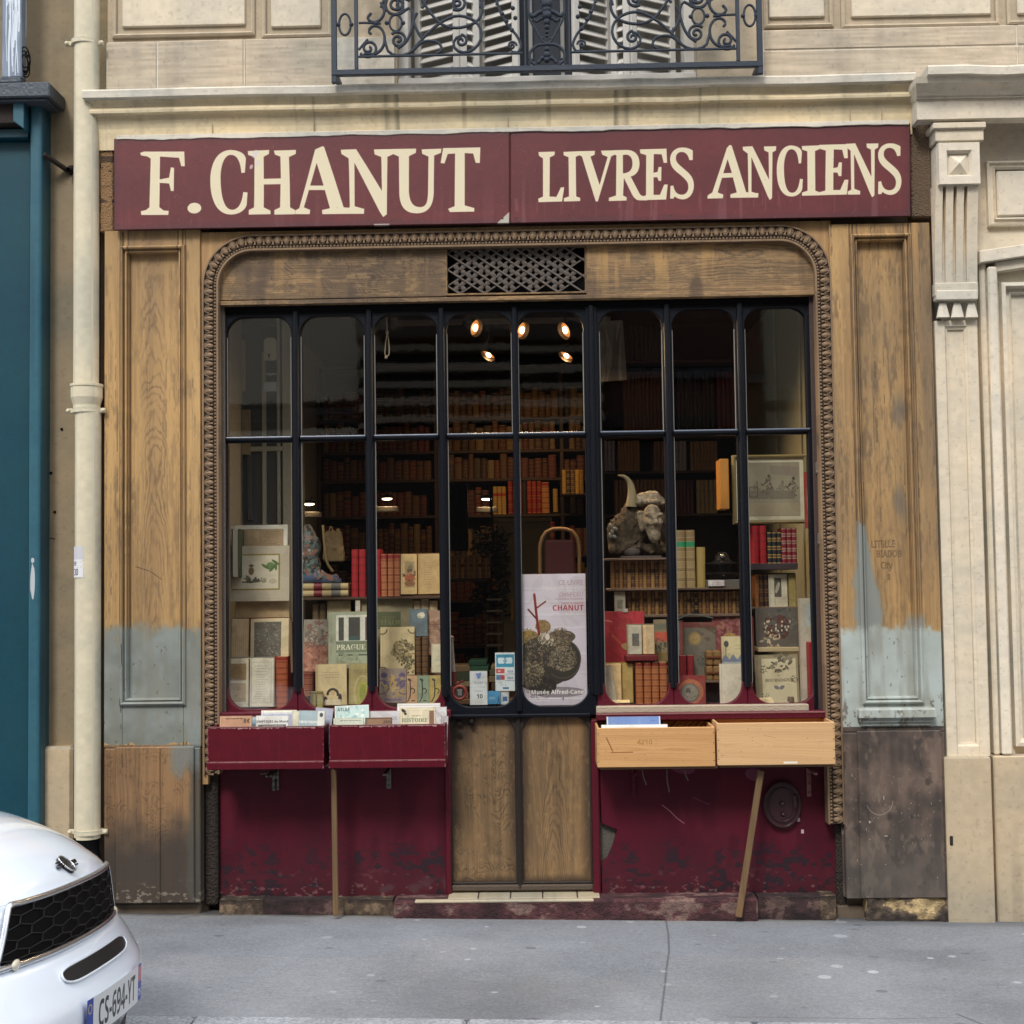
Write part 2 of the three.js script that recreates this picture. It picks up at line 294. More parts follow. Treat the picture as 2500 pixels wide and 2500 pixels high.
const woodR = paintedTex(384, 2048, (u, v) => {
  const W = rPR.x1 - rPR.x0, H = rPR.y1 - rPR.y0, x = u * W, y = v * H, pan = x > 0.135 && x < 0.358, py = 2195 - v * 1650;
  let c = woodAt(x, y, { c: [[192, 152, 98], [108, 84, 58]], x0: 0.255, cath: pan ? 0.09 : 0.001, freq: 420, slope: 0.05, contrast: pan ? 0.34 : 0.2, s: 9, blotch: 0.7 }); c = aged(c, x, y, mix(0.55, 1, sstep(1450, 1050, py)), 9);
  const gr = fbm(x * 5 + 3, y * 1.5, 4);
  c = mix3(c, [112, 96, 78], clamp((gr - 0.36) * 1.7) * 0.6 * sstep(1520, 1250, py));
  if (pan) { const d = Math.hypot((x - 0.325) * 2.4, ((py < 1150 ? (py - 1000) / 500 : (py - 1235) / 500)) * 0.8); c = mix3(c, [104, 98, 92], 0.72 * sstep(0.16, 0.03, d + 0.08 * fbm(x * 20, y * 10, 2))); }
  c = mix3(c, [96, 84, 72], 0.4 * sstep(0.41, 0.45, x) * sstep(1400, 900, py));
  c = grooveLines(c, x, [0.098, 0.111, 0.135, 0.358, 0.382, 0.395], y);
  const a = Math.abs((x - 0.12 - (py - 1275) / 505 * 0.05) / (0.03 + 0.05 * sstep(1270, 1540, py)));
  if (py > 1270 + 30 * vn(x * 40, 2) && py < 1560 && a < 1.5) c = mix3(c, [136, 142, 138], 0.9 * sstep(1.25, 0.7, a + 0.5 * (fbm(x * 26, y * 14, 3) - 0.3)));
  if (py > 1500 && py < 1560 && x > 0.33 && x < 0.41 && a > 0) c = mix3(c, [142, 144, 140], 0.75 * sstep(1500, 1530, py));
  const edge = 1548 + (fbm(x * 18, 5.1, 3) - 0.5) * 26 + (fbm(x * 70, y * 40, 3) - 0.5) * 24, wood0 = c;
  if (py > edge - 12 && py < 1790 + 18 * (vn(x * 25, 9) - 0.5)) {
    const n = fbm(x * 8, y * 8, 4) - 0.5; c = mix3([180, 188, 182], [146, 150, 140], clamp(0.2 + n * 1.3)); c = mix3(c, [128, 122, 106], 0.35 * sstep(0.5, 0.75, fbm(x * 20 + 1, y * 3.4, 3))); { const q = fbm(x * 60, y * 44, 3); if (q > 0.78) c = mix3(c, [110, 106, 92], 0.6 * sstep(0.78, 0.84, q)); }
    c = mix3(wood0, c, sstep(edge - 12, edge + 12, py)); if (py > 1690) { const q = fbm(x * 46, y * 34, 4); c = mix3(c, [100, 94, 82], 0.7 * sstep(0.62, 0.72, q) * sstep(1690, 1730, py)); }
  }
  if (py >= 1782) {
    const n = fbm(x * 11, y * 9, 5), st = fbm(x * 30, y * 3, 3);
    c = mix3([112, 94, 82], [70, 60, 54], clamp(n * 2.4 - 0.7 + (st - 0.5) * 0.9)); c = mix3(c, [134, 116, 100], 0.5 * sstep(0.6, 0.75, fbm(x * 26 + 4, y * 12, 4))); c = mix3(c, [52, 46, 42], 0.6 * sstep(0.62, 0.76, fbm(x * 20, y * 18 + 7, 4))); c = mix3(c, [88, 84, 78], 0.5 * sstep(1980, 2160, py));
    if (py > 1880 && vn(x * 70, y * 60) > 0.965) c = [170, 160, 148];
  }
  return c;
}, (g, w, h) => {
  g.fillStyle = 'rgba(58,44,30,.85)'; g.font = '27px sans-serif';
  const T = (s, px, py, sc = 1) => { g.save(); g.translate((px - 2046) / 249 * w, (py - 545) / 1650 * h); g.scale(1.0 * sc, 1.0 * sc); g.strokeStyle = 'rgba(56,40,26,.7)'; g.lineWidth = 1.3; g.strokeText(s, 0, 0); g.restore(); };
  T('LITELLE', 2134, 1346); T('BIADOB', 2146, 1370); T('City', 2156, 1398); T('$', 2172, 1426, 0.9);
  g.strokeStyle = 'rgba(206,196,184,.5)'; g.lineWidth = 2; g.beginPath(); g.arc(0.34 * w, (1950 - 545) / 1650 * h, 52, 0.2, 2.7); g.stroke();
  for (let i = 0; i < 60; i++) { g.fillStyle = `rgba(200,190,178,${0.2 + 0.4 * rnd()})`; g.fillRect(rnd() * w, (1880 + rnd() * 140 - 545) / 1650 * h, 1 + rnd() * 2, 2 + rnd() * 5); }
});
const wm = (t, bump = 0.003, rough = 0.62) => { const m = new THREE.MeshStandardMaterial({ map: t, roughness: rough }); m.bumpMap = t; m.bumpScale = bump; return m; };
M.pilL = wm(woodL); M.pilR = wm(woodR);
const rTR = R(525, 560, 2005, 735, 0);
M.transom = wm(tex(1536, 192, (u, v) => {
  const x = u * 2.93, y = v * 0.34; let c = woodAt(y, x, { c: DARKWOOD, x0: u < 0.5 ? 0.16 : 0.2, freq: 420, slope: 0.03, contrast: 0.5, figure: u < 0.42 ? 0.9 : 0.35, s: 3, blotch: 0.8 });
  const drip = fbm(x * 22, y * 2, 4), pale = sstep(0.56, 0.72, drip) * sstep(0.0, 0.35, y + 0.1 * vn(x * 20, 3)); if (u < 0.44) c = mix3(c, [84, 66, 50], 0.5 * sstep(0.25, 0.7, fbm(x * 5, y * 9 + 2, 4))); c = aged(c, y, x, 0.9, 4); c = mix3(c, [190, 148, 90], pale * (u > 0.6 ? 0.85 : 0.4));
  const dk = sstep(0.62, 0.8, fbm(x * 9 + 5, y * 3, 3)); c = mix3(c, [66, 52, 42], dk * 0.5); return c;
}), 0.003);
M.frameWood = wm(rep(tex(512, 1024, (u, v) => woodAt(u * 0.6, v * 1.2, { c: [[188, 148, 98], [118, 88, 58]], cath: 0.001, x0: 0.3, contrast: 0.3, blotch: 0.5 })), 0.6, 1.2), 0.002);
M.bead = wm(rep(tex(256, 512, (u, v) => { const c = woodAt(u * 0.3, v * 0.6, { c: [[140, 114, 86], [72, 56, 43]], cath: 0.001, contrast: 0.3, blotch: 0.9 }); return c; }), 0.3, 0.6), 0.002, 0.7);
M.beadDark = nb(mat('#3a2d22', 0.85), 0.002, 0.1);
const doorTone = (u, v, s) => {
  const x = u * 0.32, y = v * 0.86; let c = woodAt(x, y, { c: [[142, 112, 76], [64, 50, 37]], x0: s ? 0.15 : 0.2, cath: s ? 0.1 : 0.001, freq: s ? 480 : 330, slope: s ? 0.1 : 0.1, contrast: s ? 0.6 : 0.25, figure: s ? 0.1 : 1.0, s: s * 4 + 1, blotch: 0.5 });
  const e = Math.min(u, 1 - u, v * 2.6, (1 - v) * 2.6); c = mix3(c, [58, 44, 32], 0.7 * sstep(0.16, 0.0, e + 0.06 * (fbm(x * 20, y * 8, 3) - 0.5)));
  c = aged(c, x, y, 0.55, s * 5); if (!s && v > 0.72 && u < 0.5) c = mix3(c, [48, 36, 28], 0.75 * sstep(0.72, 0.92, v + 0.12 * (fbm(x * 14, y * 10, 3) - 0.5)) * sstep(0.5, 0.2, u));
  return c;
};
M.doorL = wm(tex(256, 768, (u, v) => doorTone(u, v, 0)), 0.003, 0.5);
M.doorR = wm(tex(256, 768, (u, v) => doorTone(u, v, 1)), 0.003, 0.5);
// pine boxes
const pineTone = (u, v, s, a, b) => { const x = v * 0.23, y = u * 0.58; let c = woodAt(x, y, { c: [a, b], x0: 0.1, freq: 300, slope: 0.05, contrast: 0.35, blotch: 0.35, s }); if (vn(u * 30 + s, v * 90) > 0.955) c = mix3(c, [120, 78, 44], 0.5); return c; };
const woodBoxMark = (g, w, h) => { stroke(g, [[0.08 * w, 0.25 * h], [0.13 * w, 0.58 * h]], 6, 'rgba(120,66,30,.6)'); stroke(g, [[0.12 * w, 0.62 * h], [0.3 * w, 0.62 * h]], 5, 'rgba(130,72,34,.65)'); g.strokeStyle = 'rgba(130,84,44,.5)'; g.lineWidth = 2; g.font = '30px sans-serif'; g.strokeText('4210', 0.34 * w, 0.42 * h); for (let i = 0; i < 12; i++) { g.fillStyle = 'rgba(110,70,36,.5)'; g.fillRect(rnd() * w, rnd() * h, 3, 3); } };
M.pineA = wm(paintedTex(512, 192, (u, v) => pineTone(u, v, 1, [214, 166, 110], [178, 124, 74]), woodBoxMark), 0.001, 0.5);
M.pineB = wm(paintedTex(512, 192, (u, v) => pineTone(u, v, 7, [220, 178, 128], [188, 142, 96]), (g, w, h) => { g.fillStyle = 'rgba(240,236,226,.9)'; g.fillRect(0.56 * w, 0.92 * h, 60, 9); stroke(g, [[0.4 * w, 0.3 * h], [0.5 * w, 0.36 * h]], 2, 'rgba(140,96,56,.5)'); }), 0.001, 0.5);
M.stick = wm(rep(tex(64, 512, (u, v) => woodAt(u * 0.06, v * 0.8, { c: [[126, 98, 66], [72, 54, 36]], cath: 0.001, contrast: 0.3 })), 0.06, 0.8), 0.001);
// burgundy paint
const burg = (a, b, x, y, o = {}) => {
  const n = fbm(x * 6, y * 6, 4) - 0.5; let c = mix3(a, b, clamp(0.45 + n * 1.1));
  return c;
};
const rSL = R(535, 1740, 1100, 2195, -0.07), rSR = R(1460, 1740, 2042, 2190, -0.07);
const riser = (r, s) => (u, v) => {
  const x = u * (r.x1 - r.x0), y = v * 0.9; let c = burg([88, 8, 31], [64, 7, 26], x + s * 7, y); c = mix3(c, [104, 30, 44], 0.4 * sstep(0.55, 0.75, fbm(x * 9 + s, y * 2.5, 4)));
  const d = sstep(0.42, 0.0, v + 0.18 * (fbm(x * 5 + s, y * 5, 3) - 0.5)); c = mix3(c, [76, 36, 40], d * 0.7);
  const flake = sstep(0.55, 0.62, fbm(x * 30 + s * 3, y * 46, 5)) * sstep(0.36, 0.2, v) * sstep(0.36, 0.52, fbm(x * 4 + 2, y * 3 + s, 2)); c = mix3(c, [40, 32, 38], flake * 0.85); c = mix3(c, [150, 126, 118], 0.5 * sstep(0.66, 0.72, fbm(x * 34 + 5, y * 60, 4)) * sstep(0.2, 0.03, v));
  const dust = vn(x * 160, y * 160) > 0.985 ? 0.35 : 0; c = mix3(c, [176, 158, 150], dust);
  if (!s && u > 0.68 && v < 0.14) c = mix3(c, [88, 76, 74], 0.5 * sstep(0.45, 0.65, fbm(x * 16, y * 22, 4)) * sstep(0.14, 0.07, v));
  return c;
};
const riserMat = (t) => { const m = phys('#ffffff', 0.55, { map: t, specularIntensity: 0.6 }); m.bumpMap = t; m.bumpScale = 0.003; return m; };
M.riserL = riserMat(paintedTex(768, 640, riser(rSL, 0), (g, w, h) => { for (let i = 0; i < 26; i++) { g.fillStyle = `rgba(190,170,165,${0.2 + 0.3 * rnd()})`; g.fillRect(rnd() * w, (0.35 + 0.65 * rnd()) * h, 1.5, 2); } }));
M.riserR = riserMat(paintedTex(768, 640, riser(rSR, 1), (g, w, h) => {
  stroke(g, [[0.27 * w, 0.5 * h], [0.3 * w, 0.53 * h], [0.33 * w, 0.57 * h], [0.36 * w, 0.6 * h]], 3, 'rgba(206,172,168,.55)');
  stroke(g, [[0.4 * w, 0.46 * h], [0.47 * w, 0.5 * h]], 2, 'rgba(200,160,158,.4)');
  for (const [x, y, a] of [[0.835, 0.52, 26], [0.835, 0.575, 14], [0.85, 0.64, 14]]) { g.fillStyle = 'rgba(222,206,198,.85)'; g.fillRect(x * w, y * h, 9, a); }
  for (let i = 0; i < 16; i++) stroke(g, [[(0.45 + rnd() * 0.5) * w, (0.78 + rnd() * 0.2) * h], [(0.47 + rnd() * 0.5) * w, (0.8 + rnd() * 0.18) * h]], 1.5, `rgba(60,30,40,${0.1 + 0.2 * rnd()})`);
  g.fillStyle = 'rgba(205,195,200,.25)'; g.beginPath(); g.ellipse(0.66 * w, 0.34 * h, 30, 22, 0.3, 0, 7); g.fill(); g.beginPath(); g.ellipse(0.36 * w, 0.3 * h, 40, 20, 0.2, 0, 7); g.fill();
}));
M.burg = nb(phys('#560a1e', 0.5, { specularIntensity: 0.7 }), 0.002, 0.2);
M.burgEdge = nb(mat('#8a5a58', 0.7), 0.002, 0.1);
M.boxRed = (() => { const t = paintedTex(512, 192, (u, v) => { let c = burg([94, 4, 25], [78, 4, 23], u * 2, v); return c; }, (g, w, h) => {
  g.fillStyle = 'rgba(178,150,140,.85)'; for (let i = 0; i < 130; i++) { const x = rnd() * w; g.fillRect(x, 0, rnd() * 18, 1 + rnd() * rnd() * 8); if (i < 14) stroke(g, [[x, h * rnd()], [x + rnd() * 30 - 15, h * rnd()]], 1, 'rgba(150,90,96,.35)'); g.fillRect(rnd() * w, h - 3, rnd() * 12, 3); }
  for (let i = 0; i < 30; i++) { g.fillRect(rnd() < 0.5 ? 0 : w - 3, rnd() * h, 3, rnd() * 16); g.fillStyle = `rgba(200,170,165,${0.2 + 0.4 * rnd()})`; g.fillRect(rnd() * w, rnd() * h, 1.5, 1.5); } }); const m = phys('#ffffff', 0.5, { map: t, specularIntensity: 0.6 }); m.bumpMap = t; m.bumpScale = 0.001; return m; })();
// teal shopfront
M.teal = stoneMat([14, 66, 80], { streak: 0.8, tool: 0.02, bump: 0.001, rough: 0.4 });
M.tealLight = stoneMat([44, 92, 108], { streak: 0.8, tool: 0.02, bump: 0.001, rough: 0.45 });

// pavement
const rSW = { x0: -4.5, x1: 4.5, z0: 0, z1: 1.5 };
const asphaltTone = (x, z) => {
  const n = fbm(x * 2.2, z * 2.2, 4) - 0.5, f = vn(x * 190, z * 190) - 0.5, g = vn(x * 95 + 9, z * 95) - 0.5;
  let k = 0.96 + n * 0.24 + f * 0.16 + g * 0.08; if (hash((x * 260) | 0, (z * 260) | 0) > 0.985) k += 0.18;
  const st = sstep(0.55, 0.72, fbm(x * 0.9 + 3, z * 1.6, 4)) * 0.1; k *= 1 - st; return [129 * k, 132 * k, 137 * k];
};
const swTex = paintedTex(2048, 384, (u, v) => {
  const x = mix(rSW.x0, rSW.x1, u), z = mix(rSW.z1, rSW.z0, v); let c = asphaltTone(x, z);
  if (z < 0.22) { c = mix3(c, [136, 130, 122], 0.6 * sstep(0.2, 0.04, z + 0.08 * fbm(x * 6, z * 6, 3))); c = mix3(c, [64, 62, 60], 0.8 * sstep(0.075, 0.0, z + 0.07 * (fbm(x * 9, z * 12, 4) - 0.4))); c = mix3(c, [84, 88, 96], 0.5 * sstep(1.3, 1.7, x) * sstep(0.17, 0.1, z + 0.05 * fbm(x * 7, z * 9, 3))); }  // dirt along the wall, with contact shade painted into the narrow dark band
  return c;
}, (g, w, h) => {
  const sx = (x) => (x - rSW.x0) / 9 * w, sz = (z) => z / 1.5 * h;
  stroke(g, [[sx(0.704), 0], [sx(0.69), sz(0.3)], [sx(0.665), sz(0.6)], [sx(0.63), sz(0.85)], [sx(0.612), sz(1.0)], [sx(0.548), sz(1.5)]], 1.5, 'rgba(66,66,70,.75)');
  stroke(g, [[sx(1.63), sz(1.42)], [sx(1.4), sz(1.44)], [sx(0.8), sz(1.445)]], 1.6, 'rgba(80,80,82,.6)');
  stroke(g, [[sx(1.66), sz(1.38)], [sx(1.72), sz(1.5)]], 2.2, 'rgba(70,70,74,.8)');
  for (let i = 0; i < 85; i++) { const a = 0.2 + 0.4 * rnd(), r = 2 + 5 * rnd() * rnd(); g.fillStyle = `rgba(206,208,210,${a})`; g.beginPath(); g.ellipse(rnd() * w, rnd() * h, r * 1.2, r * 1.25, rnd() * 3, 0, 7); g.fill(); }
  for (let i = 0; i < 26; i++) { const x = rnd() * w, y = rnd() * h, r = 20 + rnd() * 70; const q = g.createRadialGradient(x, y, 0, x, y, r); q.addColorStop(0, `rgba(74,72,70,${0.03 + 0.07 * rnd()})`); q.addColorStop(1, 'rgba(74,72,70,0)'); g.fillStyle = q; g.fillRect(x - r, y - r, 2 * r, 2 * r); }
  for (let i = 0; i < 90; i++) { const r = 1 + 4 * rnd(); g.fillStyle = `rgba(60,60,64,${0.12 + 0.3 * rnd()})`; g.beginPath(); g.ellipse(rnd() * w, rnd() * h, r * 1.2, r, 0, 0, 7); g.fill(); }
  for (let i = 0; i < 70; i++) { const x = rnd() * w, y = rnd() * 10; g.fillStyle = `rgba(70,66,60,${0.2 + 0.4 * rnd()})`; g.fillRect(x, y, 2 + rnd() * 9, 1.5); }
});
M.asphalt = (() => { const m = new THREE.MeshStandardMaterial({ map: swTex, roughness: 0.85 }); m.bumpMap = rep(GRAIN, 0.5); m.bumpScale = 0.003; return m; })();
M.road = nb(mat('#4d4f54', 0.9), 0.006, 0.5, GRAIN);
M.granite = (() => { const t = tex(512, 128, (u, v) => { const x = u * 2, y = v * 0.5, k = 0.85 + 0.35 * vn(x * 140, y * 140) + 0.2 * (fbm(x * 6, y * 6) - 0.5); return [142 * k, 145 * k, 150 * k]; }); const m = new THREE.MeshStandardMaterial({ map: rep(t, 2, 0.5), roughness: 0.8 }); m.bumpMap = rep(GRAIN, 0.5); m.bumpScale = 0.002; return m; })();
M.tile = stoneMat([178, 166, 140], { streak: 1.2, tool: 0.1, bump: 0.003, rough: 0.5 });
// ---------------------------------------------------------------- ground
const yS0 = Y(1250, 2237, 0), SLOPE = -0.0165;                 // the street falls gently to the right
{
  const tilt = Math.atan(SLOPE);
  const sheet = (x0, x1, z0, z1, y, name, m, label, cat, r, nx = 40) => {
    const g = new THREE.PlaneGeometry(x1 - x0, z1 - z0, nx, 12); g.rotateX(-Math.PI / 2); g.translate((x0 + x1) / 2, 0, (z0 + z1) / 2);
    const p = g.attributes.position, uv = g.attributes.uv;
    for (let i = 0; i < p.count; i++) {
      const x = p.getX(i), z = p.getZ(i);
      if (r) { uv.setXY(i, (x - r.x0) / (r.x1 - r.x0), 1 - (z - r.z0) / (r.z1 - r.z0)); p.setY(i, (fbm(x * 1.1, z * 1.7, 3) - 0.5) * 0.02 * sstep(0.05, 0.4, z)); } else uv.setXY(i, x, z);
    }
    g.computeVertexNormals(); g.rotateZ(tilt); g.translate(0, y, 0);
    const o = new THREE.Mesh(g, m); o.name = name; o.receiveShadow = o.castShadow = true; tagIt(o, label, cat, undefined, 'structure'); scene.add(o); return o;
  };
  sheet(-4.5, 4.5, -0.25, 1.5, yS0, 'sidewalk', M.asphalt, 'grey asphalt pavement in front of the shop, spotted with gum', 'pavement', rSW, 120);
  sheet(-40, 40, 1.62, 9.4, yS0 - 0.15, 'road', M.road, 'asphalt roadway beyond the kerb where the white car stands', 'road');
  sheet(-40, 40, 9.4, 12, yS0 - 0.04, 'opposite_sidewalk', M.road, 'pavement on the far side of the street', 'pavement');
  sheet(-150, 150, -150, 150, yS0 - 2.6, 'ground', M.road, 'ground beneath the street', 'ground');
  const kerb = new THREE.Group(); kerb.name = 'kerb'; tagIt(kerb, 'pale granite kerb stones along the edge of the pavement', 'kerb', undefined, 'structure'); scene.add(kerb);
  let x = -4.5; while (x < 4.4) { const L = rr(0.9, 1.3), g = cbox(x, Math.min(4.5, x + L) - 0.006, -0.2, 0.004, 1.5, 1.66, 0.012); g.rotateZ(tilt); g.translate(0, yS0, 0); part(kerb, 'kerb_stone', g, M.granite); x += L; }
}

// ---------------------------------------------------------------- stone building above the shop
const yCT = Y(1000, 196, 0.14), bld = thing('apartment_building', 'cream stone building over the bookshop with moulded panels and long cornice', 'building', [0, yCT, -0.1]);
{
  const wz = -0.02, xl = X(262, 150, wz), xr = 4.2, yT = yCT + 1.6;
  // wall round the balcony window (975..1690)
  const wx0 = X(968, 100, wz), wx1 = X(1700, 100, wz);
  part(bld, 'wall', merge(cbox(xl, wx0, yCT - 0.02, yT, wz - 0.4, wz, 0.002), cbox(wx1, xr, yCT - 0.02, yT, wz - 0.4, wz, 0.002), cbox(wx0 - 0.001, wx1 + 0.001, yCT + 1.45, yT, wz - 0.4, wz - 0.003, 0.002)), M.wall);
  // base course of stones under the panels
  part(bld, 'mortar', cbox(xl, wx0 - 0.01, yCT - 0.03, Y(500, 102, wz), wz - 0.03, wz + 0.0145, 0.001), M.fillet); part(bld, 'mortar', cbox(wx1 + 0.3, xr, yCT - 0.03, Y(2100, 73, wz), wz - 0.03, wz + 0.0145, 0.001), M.fillet);
  const stone = (a, b, y0, y1) => part(bld, 'stone_block', cbox(a + 0.0025, b - 0.0025, y0, y1, wz - 0.05, wz + 0.018 + rnd() * 0.004, 0.006), M.band);
  const yb = Y(500, 101, wz), cuts = [262, 387, 598, 818].map((p) => X(p, 150, wz));
  for (let i = 0; i + 1 < cuts.length; i++) stone(cuts[i], cuts[i + 1], yCT - 0.02, yb);
  const yb2 = Y(2100, 72, wz), yb3 = Y(2100, 122, wz), c2 = [1862, 2480, 2760].map((p) => X(p, 120, wz));
  for (let i = 0; i + 1 < c2.length; i++) { stone(c2[i], c2[i + 1], yb3 + 0.002, yb2); stone(c2[i], c2[i + 1], yCT - 0.02, yb3 - 0.002); }
  part(bld, 'wall_strip', cbox(X(236, 100, -0.05), xl - 0.002, yCT - 0.02, yT, -0.3, -0.05, 0.003), M.cornice);
  // raised mouldings of the panels
  const panel = (a, b, yb, ia, ib, iy) => {
    const r = { x0: X(a, yb, wz), x1: X(b, yb, wz), y0: Y((a + b) / 2, yb, wz), y1: yCT + 1.3 };
    part(bld, 'panel_moulding', mould(r, [[0, wz], [0.002, wz + 0.014], [0.012, wz + 0.02], [0.02, wz + 0.016], [0.024, wz + 0.004]]), M.wall);
    part(bld, 'raised_panel', rbox({ x0: X(ia, iy, wz), x1: X(ib, iy, wz), y0: Y((ia + ib) / 2, iy, wz), y1: yCT + 1.25 }, wz - 0.01, wz + 0.016, 0.005), M.portal);
  };
  panel(275, 624, 92, 300, 600, 66); panel(640, 812, 94, 663, 784, 68);
  panel(1864, 2035, 70, 1877, 2012, 45); panel(2052, 2440, 69, 2077, 2418, 41); panel(2456, 2760, 60, 2482, 2740, 34);
  // cornice of the shop front
  const c = 1000, y = (p, z) => Y(c, p, z), x0 = X(240, 290, 0.03), x1 = X(2226, 270, 0.03);
  part(bld, 'cornice_fillet', run(x0, x1, [[y(193, 0.15), 0.02], [y(196, 0.15), 0.112], [y(200, 0.15), 0.117], [y(216, 0.15), 0.115], [y(219, 0.15), 0.09]], 0.02, 0.55, 0, 0.006), M.fillet);
  part(bld, 'cornice', run(x0, x1, [[y(218, 0.12), 0.098], [y(222, 0.12), 0.09], [y(228, 0.12), 0.08], [y(236, 0.1), 0.073], [y(244, 0.1), 0.07], [y(246, 0.1), 0.078], [y(252, 0.1), 0.083], [y(258, 0.1), 0.082], [y(261, 0.1), 0.072], [y(264, 0.07), 0.052], [y(272, 0.06), 0.046], [y(284, 0.06), 0.045]], 0.0, 0.55, 0, 0.005), M.cornice);
  part(bld, 'frieze', run(x0, x1, [[y(283, 0.04), 0.047], [y(300, 0.04), 0.036], [y(330, 0.03), 0.03], [y(352, 0.03), 0.028]], -0.06, 0.4, 0, 0.005), M.cornice);
  for (const px of [517, 765, 1240, 2078, 2155]) part(bld, 'mortar_joint', cbox(X(px, 300, 0.05) - 0.002, X(px, 300, 0.05) + 0.002, y(345, 0.04), y(286, 0.05), 0.02, 0.0425, 0.001), M.plinth);
  { const sh = new THREE.Shape(), n = 150, top = Y(1250, 300, 0.04); for (let k = 0; k <= n; k++) { const q = mix(284, 2220, k / n), p = P(q, 338 - (q - 280) * 0.0195 + 1 + 8 * Math.pow(fbm(q * 0.02, 3.3, 4), 2) , 0.066); sh[k ? 'lineTo' : 'moveTo'](p.x, p.y); } const a = P(2220, 292, 0.066), b2 = P(284, 330, 0.066); sh.lineTo(a.x, a.y); sh.lineTo(b2.x, b2.y); part(bld, 'plaster_edge', extr(sh, 0.02, 0.0645, 0.002), M.fillet); }
  // masonry behind the shop front
  part(bld, 'inner_wall', merge(cbox(X(236, 1200), X(500, 1200), -0.2, yCT, -0.34, -0.05, 0.002), cbox(X(2030, 1200), X(2300, 1200), -0.2, yCT, -0.34, -0.05, 0.002), cbox(X(500, 1200) + 0.001, X(2030, 1200) - 0.001, Y(1250, 700), yCT - 0.001, -0.34, -0.12, 0.002)), M.oldstone);
}

// window with folded shutters behind the balcony
{
  const z = -0.16, yb = Y(1300, 205, z), yt = yCT + 1.45, xa = X(968, 100, -0.02), xb = X(1700, 100, -0.02);
  const w = thing('shuttered_window', 'tall upstairs window with pale folding louvred shutters behind the balcony', 'window', [(xa + xb) / 2, yb, z]);
  const white = nb(mat('#c6c2ba', 0.55), 0.0008, 0.2), grey = nb(mat('#8a8882', 0.6), 0.001, 0.2), dk = mat('#2b3038', 0.25);
  part(w, 'window_frame', merge(cbox(xa, xa + 0.05, yb, yt, z - 0.12, z + 0.06), cbox(xb - 0.05, xb, yb, yt, z - 0.12, z + 0.06), cbox(xa, xb, yb - 0.06, yb - 0.002, z - 0.2, z + 0.12)), white);
  part(w, 'pane', cbox(X(1262, 80, z - 0.1), X(1408, 80, z - 0.1), yb, yt, z - 0.13, z - 0.115, 0.001), dk);
  part(w, 'window_post', merge(cbox(X(1290, 80, z - 0.1), X(1300, 80, z - 0.1), yb, yt, z - 0.115, z - 0.085), cbox(X(1368, 80, z - 0.1), X(1378, 80, z - 0.1), yb, yt, z - 0.115, z - 0.085)), grey);
  part(w, 'back_wall', cbox(xa - 0.1, xb + 0.1, yb - 0.1, yt + 0.1, z - 0.5, z - 0.42), grey);
  const leaf = (pa, pb, za, zb) => { // shutter leaf from (pa, za) to (pb, zb)
    const A = new THREE.Vector3(X(pa, 80, z + za), 0, z + za), B = new THREE.Vector3(X(pb, 80, z + zb), 0, z + zb), L = A.distanceTo(B), ang = -Math.atan2(B.z - A.z, B.x - A.x);
    const g = new THREE.Group(); g.name = 'shutter'; g.position.set(A.x, yb, A.z).sub(w.position); g.rotation.y = ang; w.add(g);
    local(g, 'shutter_frame', merge(cbox(0, 0.035, 0, 1.3, -0.012, 0.012), cbox(L - 0.035, L, 0, 1.3, -0.012, 0.012), cbox(0.036, L - 0.036, 0, 0.02, -0.012, 0.012)), white);
    const sl = cbox(0.036, L - 0.036, -0.023, 0.023, -0.003, 0.003, 0.001); sl.rotateX(-0.7);
    for (let k = 0; k < 22; k++) local(g, 'slat', sl, white, [0, 0.05 + k * 0.055, 0]);
  };
  leaf(1014, 1122, -0.1, 0.03); leaf(1168, 1266, -0.11, 0.02); leaf(1122, 1168, 0.03, -0.02);
  leaf(1398, 1492, 0.02, -0.11); leaf(1538, 1646, 0.03, -0.1); leaf(1492, 1538, -0.02, 0.03);
}

